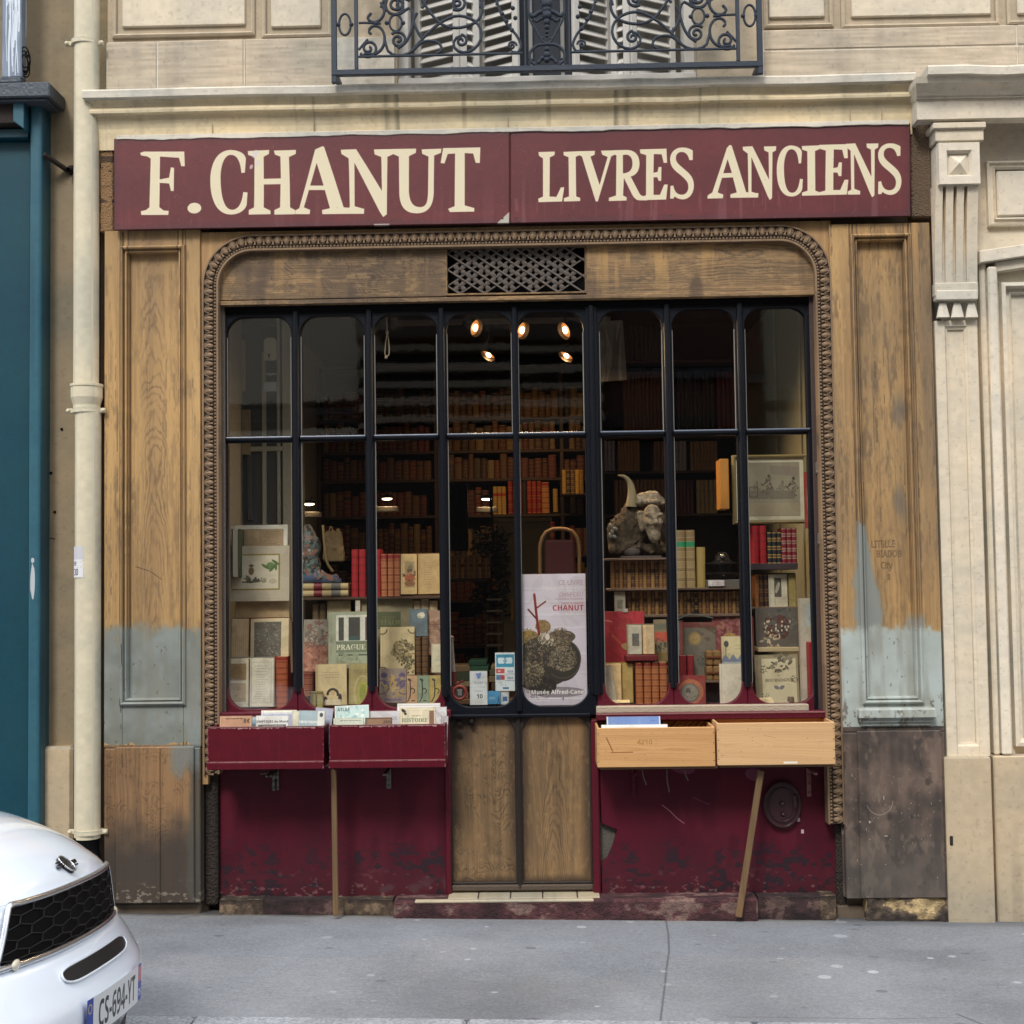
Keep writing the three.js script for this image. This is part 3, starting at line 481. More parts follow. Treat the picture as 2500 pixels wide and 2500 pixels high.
// wrought iron balcony rail
{
  const z = 0.16, ybot = Y(1330, 168, z), rail = thing('balcony_railing', 'black wrought iron balcony rail with scrolls in front of the shuttered window', 'railing', [X(1335, 168, z), ybot, z]);
  const px = (x, y) => { const p = P(x, y + (x - 1335) * 0.0145 * 0 , z); return [p.x, p.y]; };
  const H = 1.0, bx = (a, b, c, d, dz = 0.012) => cbox(a, b, c, d, z - dz, z + dz, 0.003);
  const x0 = X(816, 120, z), x1 = X(1855, 120, z), xi0 = X(870, 120, z), xi1 = X(1802, 120, z);
  for (const x of [x0, x1]) { part(rail, 'corner_post', bx(x - 0.013, x + 0.013, ybot - 0.05, ybot + H), M.iron); part(rail, 'return_bar', cbox(x - 0.011, x + 0.011, ybot - 0.006, ybot + 0.02, -0.03, z - 0.014, 0.002), M.iron); }
  for (const x of [xi0, xi1]) part(rail, 'upright', bx(x - 0.009, x + 0.009, ybot + 0.015, ybot + H, 0.008), M.iron);
  part(rail, 'bottom_rail', bx(x0 - 0.012, x1 + 0.012, ybot - 0.015, ybot + 0.013, 0.015), M.iron);
  part(rail, 'top_rail', bx(x0 - 0.02, x1 + 0.02, ybot + H, ybot + H + 0.03, 0.02), M.iron);
  const yr = ybot + 0.078; part(rail, 'lower_rail', merge(bx(xi0 + 0.009, X(1277, 120, z), yr - 0.005, yr + 0.006, 0.006), bx(X(1392, 120, z), xi1 - 0.009, yr - 0.005, yr + 0.006, 0.006)), M.iron);
  const spiral = (cx, cy, r, turns, a0, dir = 1) => { const pts = []; for (let k = 0; k <= 36; k++) { const t = k / 36, a = a0 + dir * t * turns * Math.PI * 2, q = r * (1 - 0.86 * t); pts.push([cx + Math.cos(a) * q, cy + Math.sin(a) * q, z]); } return pts; };
  const scr = (pts, r = 0.0075) => part(rail, 'scroll', tube(pts, r, Math.max(20, pts.length * 2), 6), M.iron);
  const q = (x, y) => { const p = P(x, y, z); return [p.x, p.y, z]; };
  const mir = (pts) => { const c = X(1335, 90, z); return pts.map(([x, y, zz]) => [2 * c - x, y, zz]); };
  const both = (pts, r) => { scr(pts, r); scr(mir(pts), r); };
  const ov = (x, y, rx, ry) => { const c = q(x, y), pts = []; for (let k = 0; k < 20; k++) pts.push([c[0] + Math.cos(k / 20 * 6.2832) * rx, c[1] + Math.sin(k / 20 * 6.2832) * ry, z]); return pts; };
  const oval = (x, y, rx, ry) => { const a = ov(x, y, rx, ry); for (const p of [a, mir(a)]) part(rail, 'oval_ring', tube(p, 0.006, 40, 6, true), M.iron); };
  const knob = (x, y, r) => { const a = q(x, y), b = mir([a])[0]; for (const c of [a, b]) part(rail, 'knob', sph(r, c[0], c[1], z, 10, 8), M.iron); };
  for (const up of [0, 1]) {                                     // the pattern and, above the frame, its mirror image
    const S = (pts) => up ? pts.map(([x, y, zz]) => [x, 2 * (ybot + 0.33) - y, zz]) : pts;
    const B = (pts, r) => both(S(pts), r), sp = (x, y, r, t, a, d) => { const c = q(x, y); return spiral(c[0], c[1], r, t, a, d); };
    B(sp(900, 118, 0.046, 1.6, -2.6, 1)); B([q(876, 122), q(884, 112), q(898, 96)].concat([]), 0.006);
    B([q(888, 132), q(920, 130), q(936, 112), q(938, 84), q(926, 66), q(910, 64), q(900, 76), q(906, 84)]);
    B(sp(972, 98, 0.042, 1.7, 2.4, -1)); B([q(940, 100), q(950, 128), q(976, 136), q(1002, 128), q(1020, 108), q(1042, 84), q(1072, 58), q(1108, 40), q(1140, 42), q(1166, 58), q(1176, 84), q(1168, 108), q(1150, 124), q(1126, 128), q(1108, 114), q(1110, 96), q(1126, 88)]);
    B(sp(1126, 100, 0.03, 1.3, 1.6, -1)); B([q(1012, 120), q(1030, 104), q(1050, 100), q(1072, 106), q(1078, 122), q(1064, 132)]);
    B([q(1018, 32), q(1010, 50), q(1020, 78), q(1032, 96), q(1026, 82)]); B([q(1030, 0), q(1050, 30), q(1076, 58), q(1104, 68), q(1140, 64), q(1168, 48), q(1178, 20), q(1172, -6)]);
    B(sp(966, 14, 0.045, 1.6, -2.4, 1)); B([q(938, -6), q(948, 30), q(972, 36), q(1000, 20), q(1010, 40), q(1004, 76), q(990, 104), q(972, 118)]);
    B(sp(1118, 10, 0.04, 1.6, 2.2, -1)); B([q(1212, 0), q(1222, 30), q(1240, 62), q(1262, 88), q(1272, 112), q(1264, 128), q(1248, 126)], 0.007); B(sp(1250, 112, 0.022, 1.4, 0, 1), 0.006);
    B([q(876, 56), q(900, 56), q(930, 58)], 0.006); B([q(906, 32), q(898, 44), q(908, 54), q(926, 50), q(938, 30), q(930, 6)]);
  }
  oval(842, 60, 0.028, 0.052); oval(966, 56, 0.03, 0.04); oval(842, -180, 0.028, 0.052);
  for (const [x, y] of [[826, 60], [858, 60], [944, 56], [984, 56], [1226, 34], [1236, 52], [1252, 20], [1258, 44], [1250, 74], [918, 57]]) knob(x, y, 0.011);
  // cast centre panel
  const cp = []; const c0 = X(1335, 90, z);
  cp.push(cbox(X(1280, 100, z), X(1284, 100, z), ybot + 0.013, ybot + H, z - 0.008, z + 0.008, 0.002), cbox(X(1388, 100, z), X(1392, 100, z), ybot + 0.013, ybot + H, z - 0.008, z + 0.008, 0.002));
  part(rail, 'centre_frame', merge(cp), M.iron);
  const orn = []; for (const k of [0, 1]) { const o = (pts, r) => orn.push(ni(tube(k ? mir(pts) : pts, r, 30, 6)));
    o([q(1335, 108), q(1310, 112), q(1294, 130), q(1296, 150), q(1306, 158)], 0.008); o(spiral(...q(1302, 156).slice(0, 2), 0.022, 1.3, 1.5, 1), 0.006); o([q(1290, 0), q(1292, 40), q(1310, 76), q(1328, 104), q(1335, 108)], 0.007);
    o([q(1335, 30), q(1318, 30), q(1300, 40), q(1292, 34)], 0.011); o([q(1335, 44), q(1320, 46), q(1310, 52), q(1302, 46)], 0.009); o([q(1335, 8), q(1322, 2), q(1326, -12)], 0.01); o([q(1335, 140), q(1320, 146), q(1314, 154)], 0.009); }
  for (const [x, y, r] of [[1335, 10, 0.03], [1335, 24, 0.024], [1335, 38, 0.026], [1335, 54, 0.02], [1335, 66, 0.015], [1335, 78, 0.011], [1335, 88, 0.008], [1324, 94, 0.008], [1346, 94, 0.008], [1335, 120, 0.014], [1335, 134, 0.018], [1335, 146, 0.016], [1324, 142, 0.012], [1346, 142, 0.012]]) { const c = q(x, y), g = sph(r, c[0], c[1], z, 9, 7); g.scale(1, 1, 1); orn.push(ni(g)); }
  part(rail, 'cast_ornament', merge(orn), M.iron);
}

// ---------------------------------------------------------------- left neighbours
{
  const z = -0.12, w = thing('plaster_wall', 'narrow grimy plaster wall strip between the teal shopfront and drainpipe', 'wall', [X(150, 1200, z), 0, z]);
  part(w, 'wall', cbox(-4.2, X(252, 1200, z), Y(140, 1822, z), yCT + 1.6, z - 0.4, z, 0.004), M.plaster);
  const f = cbox(X(98, 1900, z + .03), X(180, 1900, z + .03), Y(140, 2140, z + .03) - 0.1, Y(140, 1822, z + .03), z - 0.1, z + 0.05, 0.015); part(w, 'stone_plinth', f, M.plinth);
  part(w, 'lower_wall', cbox(-4.2, X(252, 1900, z), -0.2, Y(140, 1823, z), z - 0.4, z - 0.004, 0.002), M.oldstone);
  const a = P(106, 376, z + 0.1), b = P(172, 420, z + 0.02); part(w, 'iron_stub', merge(bar([a.x, a.y, a.z], [b.x, b.y, b.z - 0.03], 0.03, 0.02), tube([[b.x, b.y, z + 0.05], [b.x + 0.01, b.y + 0.02, z + 0.02], [b.x, b.y, z - 0.02]], 0.016, 8)), M.darkwood);
  const cr = P(120, 1310, z); part(w, 'crack', tube([[cr.x - 0.02, cr.y, z + 0.001], [cr.x + 0.015, cr.y - 0.01, z + 0.001], [cr.x + 0.03, cr.y - 0.012, z + 0.001]], 0.002, 8, 4), M.black);
  for (const [x, y] of [[151, 1048], [125, 1155], [134, 1250]]) { const p = P(x, y, z); const g = cyl(0.007, 0.007, 0.006, 10); g.rotateX(1.5708); g.translate(p.x, p.y, z + 0.001); part(w, 'drill_hole', g, M.black); }
}
{
  const z = -0.02, s = thing('teal_shopfront', 'dark teal painted shopfront with zinc flashing at the left edge', 'shopfront', [X(40, 2000, z), 0, z]);
  part(s, 'panel', cbox(-4.2, X(72, 1200, z - .04), Y(40, 2100, z) - 0.25, Y(40, 345, z - .04), z - 0.1, z - 0.04, 0.004), M.teal);
  const pi = extr((() => { const a = X(71, 1200, z), b = X(103, 1200, z), sh = new THREE.Shape(); sh.moveTo(a, z - 0.1); sh.lineTo(a, z); sh.quadraticCurveTo(a + 0.002, z + 0.012, a + 0.014, z + 0.012); sh.lineTo(b - 0.022, z + 0.012); sh.quadraticCurveTo(b, z + 0.01, b, z - 0.02); sh.lineTo(b, z - 0.1); return sh; })(), -Y(85, 238, z), -Y(85, 2100, z) + 0.25, 0); pi.rotateX(Math.PI / 2);
  part(s, 'pilaster', uvm(pi), M.tealLight);
  part(s, 'beam', cbox(-4.2, X(62, 280, z), Y(30, 312, z), Y(30, 248, z), z - 0.1, z + 0.06, 0.006), M.darkwood);
  part(s, 'beam_batten', cbox(-4.2, X(70, 330, z), Y(30, 338, z), Y(30, 316, z), z - 0.06, z + 0.015, 0.004), M.teal);
  const br = new THREE.Shape([[46, 246], [72, 246], [72, 326], [46, 308]].map(([x, y]) => { const p = P(x, y, z); return new THREE.Vector2(p.x, p.y); })); part(s, 'bracket', extr(br, z - 0.05, z + 0.075, 0.003), M.tealLight);
  part(s, 'zinc_flashing', merge(cbox(-4.2, X(120, 222, z + .12), Y(60, 240, z + .1), Y(60, 204, z + .1), z - 0.1, z + 0.12, 0.006), cbox(-4.2, X(114, 240, z + .1), Y(60, 246, z + .1), Y(60, 241, z + .1), z - 0.08, z + 0.1, 0.003)), M.zinc);
  const t = paintedTex(128, 512, (u, v) => { const n = fbm(u * 6, v * 9, 4); return [100 + n * 50, 112 + n * 50, 128 + n * 50]; }, (g, w, h) => { g.strokeStyle = 'rgba(222,230,238,.85)'; for (let i = 0; i < 15; i++) { g.lineWidth = 2 + rnd() * 9; const x = (0.2 + rnd() * 0.7) * w; g.beginPath(); let y = h * (0.42 + rnd() * 0.3), xx = x; g.moveTo(xx, y); for (let k = 0; k < 6; k++) { y += 24; xx += (rnd() - 0.5) * 10; g.lineTo(xx, y); } g.stroke(); } for (let i = 0; i < 26; i++) { g.fillStyle = `rgba(226,232,240,${0.3 + 0.5 * rnd()})`; g.beginPath(); g.ellipse((0.3 + rnd() * 0.5) * w, (0.35 + rnd() * 0.3) * h, 4 + rnd() * 14, 4 + rnd() * 22, rnd(), 0, 7); g.fill(); } });
  const po = { x0: X(4, 100, z + .07), x1: X(52, 100, z + .07), y0: Y(30, 204, z + .07), y1: Y(30, 204, z + .07) + 1.1 };
  const pm = new THREE.MeshStandardMaterial({ map: t, roughness: 0.6 }); part(s, 'post', uvr(cbox(po.x0, po.x1, po.y0 + 0.03, po.y1, z, z + 0.07, 0.006), po), pm);
  part(s, 'post_foot', cbox(po.x0 - 0.02, po.x1 + 0.004, po.y0, po.y0 + 0.028, z, z + 0.085, 0.004), M.zinc);
  const wc = P(62, 150, z + .04), pts = []; for (let k = 0; k < 44; k++) pts.push([wc.x + Math.cos(k * 0.75) * (0.018 + 0.004 * Math.sin(k)), wc.y + 0.02 - k * 0.0012 + Math.sin(k * 0.75) * 0.05, wc.z + 0.02 * Math.sin(k * 0.4)]);
  part(s, 'wire_coil', tube(pts, 0.0035, 160, 5), M.black);
  // chips of lost paint on the pilaster
  for (const [x, y, w, h] of [[80, 1368, 9, 14], [80, 1420, 13, 90], [64, 1490, 5, 26]]) { const a = P(x - w / 2, y + h / 2, z + .012), b = P(x + w / 2, y - h / 2, z + .012); const sh = new THREE.Shape(); for (let k = 0; k < 14; k++) { const an = k / 14 * 6.283, q = 0.42 + 0.1 * rnd(); sh[k ? 'lineTo' : 'moveTo']((a.x + b.x) / 2 + Math.cos(an) * (b.x - a.x) * q, (a.y + b.y) / 2 + Math.sin(an) * (b.y - a.y) * q); } const zz = x < 70 ? z - 0.04 : z + 0.012; part(s, 'bare_patch', extr(sh, zz - 0.002, zz + 0.001, 0), mat('#b9c0c2', 0.8)); }
}
// drainpipe
{
  const z = 0.03, xm = X(213, 1200, z), r = 0.062, yb = Y(212, 2052, z), d = thing('drainpipe', 'cream painted drainpipe with socket and clips left of the shop', 'drainpipe', [xm, yb, z]);
  const lean = (X(207, 100, z) - X(215, 1900, z)) / (Y(207, 100, z) - Y(215, 1900, z));
  const seg = (p0, p1, ra, rb, n = 28) => { const y0 = Y(212, p0, z), y1 = Y(212, p1, z); const g = cyl(rb, ra, y0 - y1, n, xm + lean * ((y0 + y1) / 2 - Y(212, 1200, z)), (y0 + y1) / 2, z); return g; };
  const seg2 = (p0, p1, ra, rb) => uvm(seg(p0, p1, ra, rb));
  part(d, 'pipe', seg2(1000, 2046, r, r), M.cream); part(d, 'upper_pipe', uvm(cyl(r * 0.985, r * 0.985, Y(212, -700, z) - Y(212, 945, z), 28, xm + lean * 1.0, (Y(212, -700, z) + Y(212, 945, z)) / 2, z)), M.cream);
  part(d, 'socket', merge(seg2(944, 972, r * 1.22, r * 1.22), seg2(972, 990, r * 1.04, r * 1.22), seg2(939, 945, r * 1.28, r * 1.28), seg2(990, 1001, r * 1.04, r * 1.04)), M.cream);
  for (const p of [107, 1003, 2030]) { const y = Y(212, p, z), x = xm + lean * (y - Y(212, 1200, z)); part(d, 'clip', merge(cyl(r * 1.09, r * 1.09, 0.022, 28, x, y, z), cbox(x - r - 0.034, x - r + 0.004, y - 0.012, y + 0.012, z - 0.006, z + 0.01), cbox(x + r - 0.004, x + r + 0.03, y - 0.012, y + 0.012, z - 0.006, z + 0.01), sph(0.011, x - r - 0.026, y, z + 0.012), sph(0.011, x + r + 0.022, y, z + 0.012)), M.cream); }
  part(d, 'shoe', merge(tube([[xm, yb + 0.02, z], [xm, yb - 0.05, z], [xm + 0.02, yb - 0.12, z + 0.02], [xm + 0.03, yb - 0.3, z + 0.02]], r * 0.96, 14, 20)), M.black);
  // torn sticker
  const st = canvasTex(128, 192, (g, w, h) => { g.fillStyle = '#c9c8cc'; g.fillRect(0, 0, w, h); g.fillStyle = '#e2e0e0'; g.fillRect(0, h * .42, w, h * .58); g.fillStyle = '#161c34'; g.font = 'bold 46px sans-serif'; g.fillText('se', 2, h * .62); g.font = 'bold 58px sans-serif'; g.fillText('130', -22, h * .93); g.fillStyle = 'rgba(206,196,168,.7)'; for (let i = 0; i < 24; i++) g.fillRect(w * (.3 + .7 * rnd()), rnd() * h, 26 * rnd(), 10 * rnd()); });
  const g = new THREE.CylinderGeometry(r + 0.0012, r + 0.0012, 0.15, 12, 1, true, -0.95, 1.0); g.translate(xm, Y(212, 1372, z), z); part(d, 'torn_sticker', g, new THREE.MeshStandardMaterial({ map: st, roughness: 0.7, side: THREE.DoubleSide }));
}

// ---------------------------------------------------------------- right neighbour: moulded stone portal
{
  const z = 0.0, s = thing('stone_portal', 'pale moulded stone doorway surround with fluted console right of the bookshop', 'doorway', [X(2400, 2230, z), Y(2400, 2230, z), z]);
  const r = (a, b, c, d, zz) => R(a, b, c, d, zz), bx = (n, a, b, c, d, z0, z1, m = M.portal, ch = 0.004) => part(s, n, rbox(r(a, b, c, d, z1), z0, z1, ch), m);
  const XR = 4.2;
  part(s, 'wall', cbox(X(2310, 1200, -0.06), XR, -0.3, Y(2400, 250, -0.06), -0.4, -0.06, 0.002), M.portal);
  // cornice
  const y = (p, q) => Y(2360, p, q), cx0 = X(2262, 270, 0.1);
  part(s, 'cornice_cap', run(cx0, XR, [[y(163, .2), 0.02], [y(166, .2), 0.235], [y(170, .2), 0.24], [y(188, .2), 0.238], [y(190, .2), 0.2]], 0, 0.12, 0, 0.01), M.fillet);
  part(s, 'cornice', run(cx0, XR, [[y(189, .2), 0.215], [y(202, .2), 0.205], [y(216, .2), 0.16], [y(224, .2), 0.145], [y(226, .15), 0.152], [y(231, .15), 0.152], [y(232, .15), 0.14], [y(237, .15), 0.14], [y(238, .15), 0.128], [y(244, .15), 0.125], [y(245, .15), 0.135], [y(291, .12), 0.13], [y(293, .12), 0.06]], -0.05, 0.3, 0, 0.004), M.portalLight);
  // capital, console block, fluted console
  bx('capital', 2278, 298, 2408, 313, 0, 0.14, M.portal); bx('capital_lower', 2284, 314, 2402, 344, 0, 0.125, M.portal);
  const blk = r(2291, 346, 2394, 450, 0.13);
  part(s, 'console_block', merge(rbox(blk, 0, 0.105, 0.006), mould(blk, [[0, 0.104], [0.003, 0.13], [0.04, 0.13], [0.05, 0.112], [0.052, 0.1055]])), M.portalLight);
  { const c = inset(blk, 0.058), mx = (c.x0 + c.x1) / 2, my = (c.y0 + c.y1) / 2, q = [[c.x0, c.y0, 0.107], [c.x1, c.y0, 0.107], [c.x1, c.y1, 0.107], [c.x0, c.y1, 0.107]], t = []; for (let k = 0; k < 4; k++) t.push(...q[k], ...q[(k + 1) % 4], mx, my, 0.135); part(s, 'diamond', uvm(flat(t)), M.portalLight); }
  { // console: body tapers downward; flutes are cut between ribs
    const a = r(2284, 450, 2388, 704, 0.08), n = 5, t = [], wid = a.x1 - a.x0, ribs = [];
    part(s, 'console_back', cbox(a.x0 + 0.006, a.x1 - 0.006, a.y0, a.y1, 0, 0.04, 0.003), M.portal);
    const cuts = [0, 0.17, 0.25, 0.42, 0.5, 0.67, 0.75, 1];
    for (let k = 0; k < 8; k += 2) { const sh = new THREE.Shape(); sh.moveTo(0.02, a.y0 + 0.03); sh.lineTo(0.05, a.y0 + 0.03); sh.quadraticCurveTo(0.062, (a.y0 + a.y1) / 2, 0.11, a.y1 - 0.002); sh.lineTo(0.02, a.y1 - 0.002); const g = new THREE.ExtrudeGeometry(sh, { depth: wid * (cuts[k + 1] - cuts[k]), bevelEnabled: false, curveSegments: 10 }); g.rotateY(-Math.PI / 2); g.translate(a.x0 + wid * cuts[k + 1], 0, 0); ribs.push(uvm(g)); }
    for (const g of ribs) part(s, 'console_rib', g, M.portal);
    part(s, 'console_foot', rbox({ x0: a.x0 - 0.002, x1: a.x1 + 0.002, y0: a.y0 - 0.03, y1: a.y0 + 0.034 }, 0, 0.055, 0.004), M.portal);
  }
  bx('console_band', 2286, 708, 2388, 732, 0, 0.062, M.portalLight);
  for (const [a, b] of [[2290, 2318], [2325, 2353], [2360, 2388]]) { const e = P(a, 774, 0.05), f = P(b, 738, 0.05), w = f.x - e.x, h = f.y - e.y, g = new THREE.CylinderGeometry(w * 0.26, w * 0.5, h, 4, 1); g.rotateY(Math.PI / 4); g.scale(1.41, 1, 0.9); g.translate((e.x + f.x) / 2, (e.y + f.y) / 2, 0.03); part(s, 'gutta', uvm(ni(g)), M.portalLight); }
  // pilaster below
  const pil = r(2297, 782, 2402, 1848, 0.015);
  part(s, 'pilaster', merge(rbox({ ...pil, x1: pil.x0 + 0.05 }, -0.06, 0.015, 0.003), rbox({ ...pil, x0: pil.x1 - 0.05 }, -0.06, 0.015, 0.003), rbox({ x0: pil.x0 + 0.05, x1: pil.x1 - 0.05, y1: pil.y1, y0: pil.y1 - 0.03 }, -0.06, 0.0145, 0.003), rbox({ x0: pil.x0 + 0.05, x1: pil.x1 - 0.05, y0: pil.y0, y1: pil.y0 + 0.05 }, -0.06, 0.0145, 0.003)), M.portal);
  const ip = { x0: pil.x0 + 0.05, x1: pil.x1 - 0.05, y0: pil.y0 + 0.05, y1: pil.y1 - 0.03 };
  part(s, 'pilaster_panel', merge(mould(ip, [[0, 0.0135], [0.008, 0.006], [0.012, 0.006], [0.014, -0.004]]), rbox(inset(ip, 0.013), -0.06, -0.004, 0.001)), M.portal);
  // plinths and step
  part(s, 'plinth', cbox(X(2312, 2040, .05), X(2426, 2040, .05), Y(2370, 2234, .05) - 0.08, Y(2370, 1849, .05), -0.06, 0.045, 0.006), M.plinth);
  part(s, 'plinth_block', cbox(X(2432, 2040, .03), XR, Y(2470, 2234, .03) - 0.08, Y(2470, 1846, .03), -0.06, 0.025, 0.006), M.plinth);
  // jamb with bead mouldings, segmental arch and recessed panels
  for (const [a, b, z0] of [[2404, 2420, 0.0], [2424, 2448, 0.02]]) part(s, 'jamb_moulding', cbox(X(a + 6, 1250, z0), X(b + 6, 1250, z0), Y(2430, 1844, z0), Y(2430, a < 2410 ? 620 : 650, z0), -0.06, z0, 0.008), a < 2410 ? M.portal : M.portalLight);
  const arch = (x0, y0, x1, y1, w, z0, z1, m, nm) => { const pts = [], A = P(x0, y0, z1), B = P(x1, y1, z1), n = 14; const sh = new THREE.Shape(); const f = (k) => { const t = k / n; return [mix(A.x, B.x + 0.9, t), A.y + (B.y - A.y) * 1.55 * Math.sin(t * Math.PI / 2 * 0.98)]; }; for (let k = 0; k <= n; k++) { const p = f(k); sh[k ? 'lineTo' : 'moveTo'](p[0], p[1]); } for (let k = n; k >= 0; k--) { const p = f(k); sh.lineTo(p[0], p[1] - w); } part(s, nm, extr(sh, z0, z1, 0.004), m); };
  arch(2392, 612, 2500, 578, 0.06, -0.06, 0.03, M.portalLight, 'arch_moulding'); arch(2430, 640, 2520, 606, 0.05, -0.06, 0.0, M.portal, 'inner_arch_moulding');
  const sp = { x0: X(2410, 480, -.04), x1: XR - 0.3, y0: Y(2460, 552, -.04), y1: Y(2460, 392, -.04) };
  part(s, 'spandrel_panel', merge(mould(sp, [[0, -0.06], [0.002, -0.035], [0.012, -0.03], [0.016, -0.045], [0.03, -0.045], [0.034, -0.03], [0.042, -0.04], [0.044, -0.058]]), rbox(inset(sp, 0.05), -0.06, -0.04, 0.008)), M.portalLight);
  const dp = { x0: X(2458, 1250, -.04), x1: XR - 0.4, y0: Y(2480, 1822, -.04), y1: Y(2480, 690, -.04) };
  part(s, 'door_panel', merge(mould(dp, [[0, -0.06], [0.002, -0.02], [0.02, -0.015], [0.03, -0.05], [0.045, -0.05], [0.05, -0.038], [0.056, -0.05], [0.06, -0.058]])), M.portalLight);
}
// ---------------------------------------------------------------- the wooden shop front
const shop = thing('shopfront', 'old carved wooden bookshop front with arched panes and burgundy stall risers', 'shopfront', [0, yS0, 0]);
{
  const S = (n, g, m, e) => part(shop, n, g, m, e);
  const pilaster = (r, mo, rail, plinthTop, m, plank, bead, mirror) => {
    const g = new THREE.Group(); g.name = 'pilaster'; g.position.set((r.x0 + r.x1) / 2, r.y0, 0).sub(shop.position); shop.add(g);
    const A = (n, geo) => part(g, n, uvr(geo, r), m);
    const z = 0.02;
    A('back_board', cbox(r.x0, r.x1, r.y0, r.y1, -0.06, -0.021, 0.002));
    A('stile', cbox(r.x0, mo.x0, plinthTop, r.y1, -0.0205, z, 0.003)); A('stile', cbox(mo.x1, r.x1, plinthTop, r.y1, -0.0205, z, 0.003));
    A('rail', cbox(mo.x0 + 0.0005, mo.x1 - 0.0005, mo.y1, r.y1, -0.0205, z - 0.001, 0.002)); A('rail', cbox(mo.x0 + 0.0005, mo.x1 - 0.0005, plinthTop, mo.y0, -0.0205, z - 0.001, 0.002));
    A('moulding', mould(mo, [[-0.013, z - 0.001], [-0.011, z + 0.012], [-0.003, z + 0.018], [0.003, z + 0.015], [0.006, z - 0.004], [0.01, z - 0.006], [0.013, z + 0.003], [0.019, z + 0.001], [0.022, z - 0.014], [0.024, -0.018]]));
    A('panel', rbox(inset(mo, 0.0235), -0.0204, -0.016, 0.001));
    A('plinth_board', cbox(r.x0 + 0.004, r.x1 - 0.002, r.y0 + 0.004, plinthTop - 0.002, -0.0205, 0.03, 0.004));
    A('plinth_plank', cbox(plank.x0, plank.x1, r.y0 + 0.008, plinthTop + 0.006, 0.0302, 0.043, 0.004));
    if (bead) A('plank_bead', merge(cbox(bead - 0.01, bead + 0.01, r.y0 + 0.01, plinthTop + 0.003, 0.0432, 0.049, 0.003)));
    return A;
  };
  const pt = Y(370, 1826, 0.03), moL = { x0: X(299, 1200, 0.02), x1: X(447, 1200, 0.02), y0: Y(370, 1716, 0.02), y1: Y(370, 606, 0.02) };
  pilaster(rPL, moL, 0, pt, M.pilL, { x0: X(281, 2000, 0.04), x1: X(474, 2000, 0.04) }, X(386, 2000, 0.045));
  const moR = { x0: X(2098, 1200, 0.02), x1: X(2235, 1200, 0.02), y0: Y(2180, 1712, 0.02), y1: Y(2150, 577, 0.02) };
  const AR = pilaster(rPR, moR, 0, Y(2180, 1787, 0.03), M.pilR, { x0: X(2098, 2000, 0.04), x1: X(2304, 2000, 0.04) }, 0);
  const yl = (p) => Y(2185, p, 0.05), lx0 = X(2110, 1745, 0.05), lx1 = X(2270, 1745, 0.05);
  S('ledge_moulding', uvr(run(lx0, lx1, [[yl(1727), 0.02], [yl(1729), 0.05], [yl(1733), 0.062], [yl(1751), 0.066], [yl(1754), 0.05], [yl(1757), 0.046], [yl(1763), 0.046], [yl(1764), 0.036], [yl(1772), 0.034], [yl(1774), 0.02]], 0.02, 0.6, 0.6), rPR), M.pilR);
  S('hinge', merge(cbox(X(2318, 2055, .04), X(2326, 2055, .04), Y(2320, 2064, .04), Y(2320, 2040, .04), 0.0, 0.05, 0.004)), M.darkwood);
  S('rotten_post', cbox(X(498, 2000, -.03), X(530, 2000, -.03), Y(510, 2212, -.03), Y(510, 1880, -.03), -0.1, -0.03, 0.01), M.oldDark = nb(mat('#3a312a', 0.9), 0.02, 0.2));
  S('rotten_post', cbox(X(2043, 2120, -.04), X(2066, 2120, -.04), Y(2050, 2232, -.04), Y(2050, 2010, -.04), -0.1, -0.04, 0.01), M.oldDark);
  S('gap_shade_or_board', cbox(X(232, 1250, -.09), rPL.x0 - 0.001, yS0 - 0.1, Y(245, 330, -.09), -0.115, -0.09, 0.003), M.black);  // added black strip; its colour imitates the shade of the gap by the pipe
  S('gap_shade_or_board', cbox(X(492, 2000, -.08), X(545, 2000, -.08), Y(510, 2225, -.08), Y(510, 1840, -.08), -0.14, -0.085, 0.01), M.darkwood);
  S('gap_shade_or_board', cbox(X(2036, 2050, -.08), X(2100, 2050, -.08), Y(2060, 2235, -.08), Y(2060, 1960, -.08), -0.14, -0.085, 0.01), M.darkwood);
  S('lead_pipe', tube([P(2066, 2015, 0), P(2068, 2050, 0.005), P(2066, 2085, 0.0), P(2070, 2110, -0.01)], 0.011, 12, 8), M.steel);

  // board with the rounded opening, and its carved bead
  const xL = X(512, 1200, 0.01), xR = X(2025, 1200, 0.01), yT = Y(1268, 578, 0.01), rad = 0.215, yBL = Y(512, 1890, 0.01), yBR = Y(2040, 2012, 0.01);
  const opening = (o, yl, yr, C) => { const s = new C(); const q = rad - o; s.moveTo(xL + o, yl); s.lineTo(xL + o, yT - rad); s.absarc(xL + rad, yT - rad, q, Math.PI, Math.PI / 2, true); s.lineTo(xR - rad, yT - o); s.absarc(xR - rad, yT - rad, q, Math.PI / 2, 0, true); s.lineTo(xR - o, yr); return s; };
  {
    const s = new THREE.Shape(), a = rPL.x1 + 0.001, b = rPR.x0 + 0.012, top = Y(1268, 552, 0.01), q = rad + 0.02;
    s.moveTo(a, yBL - 0.05); s.lineTo(a, top); s.lineTo(b, top); s.lineTo(b, yBR); s.lineTo(xR + 0.012, yBR); s.lineTo(xR + 0.012, yT - rad); s.absarc(xR - rad, yT - rad, rad + 0.012, 0, Math.PI / 2, false); s.lineTo(xL + rad, yT + 0.012); s.absarc(xL + rad, yT - rad, rad + 0.012, Math.PI / 2, Math.PI, false); s.lineTo(xL - 0.012, yBL - 0.05);
    S('opening_board', extr(s, -0.05, 0.006, 0.002, 16), M.frameWood);
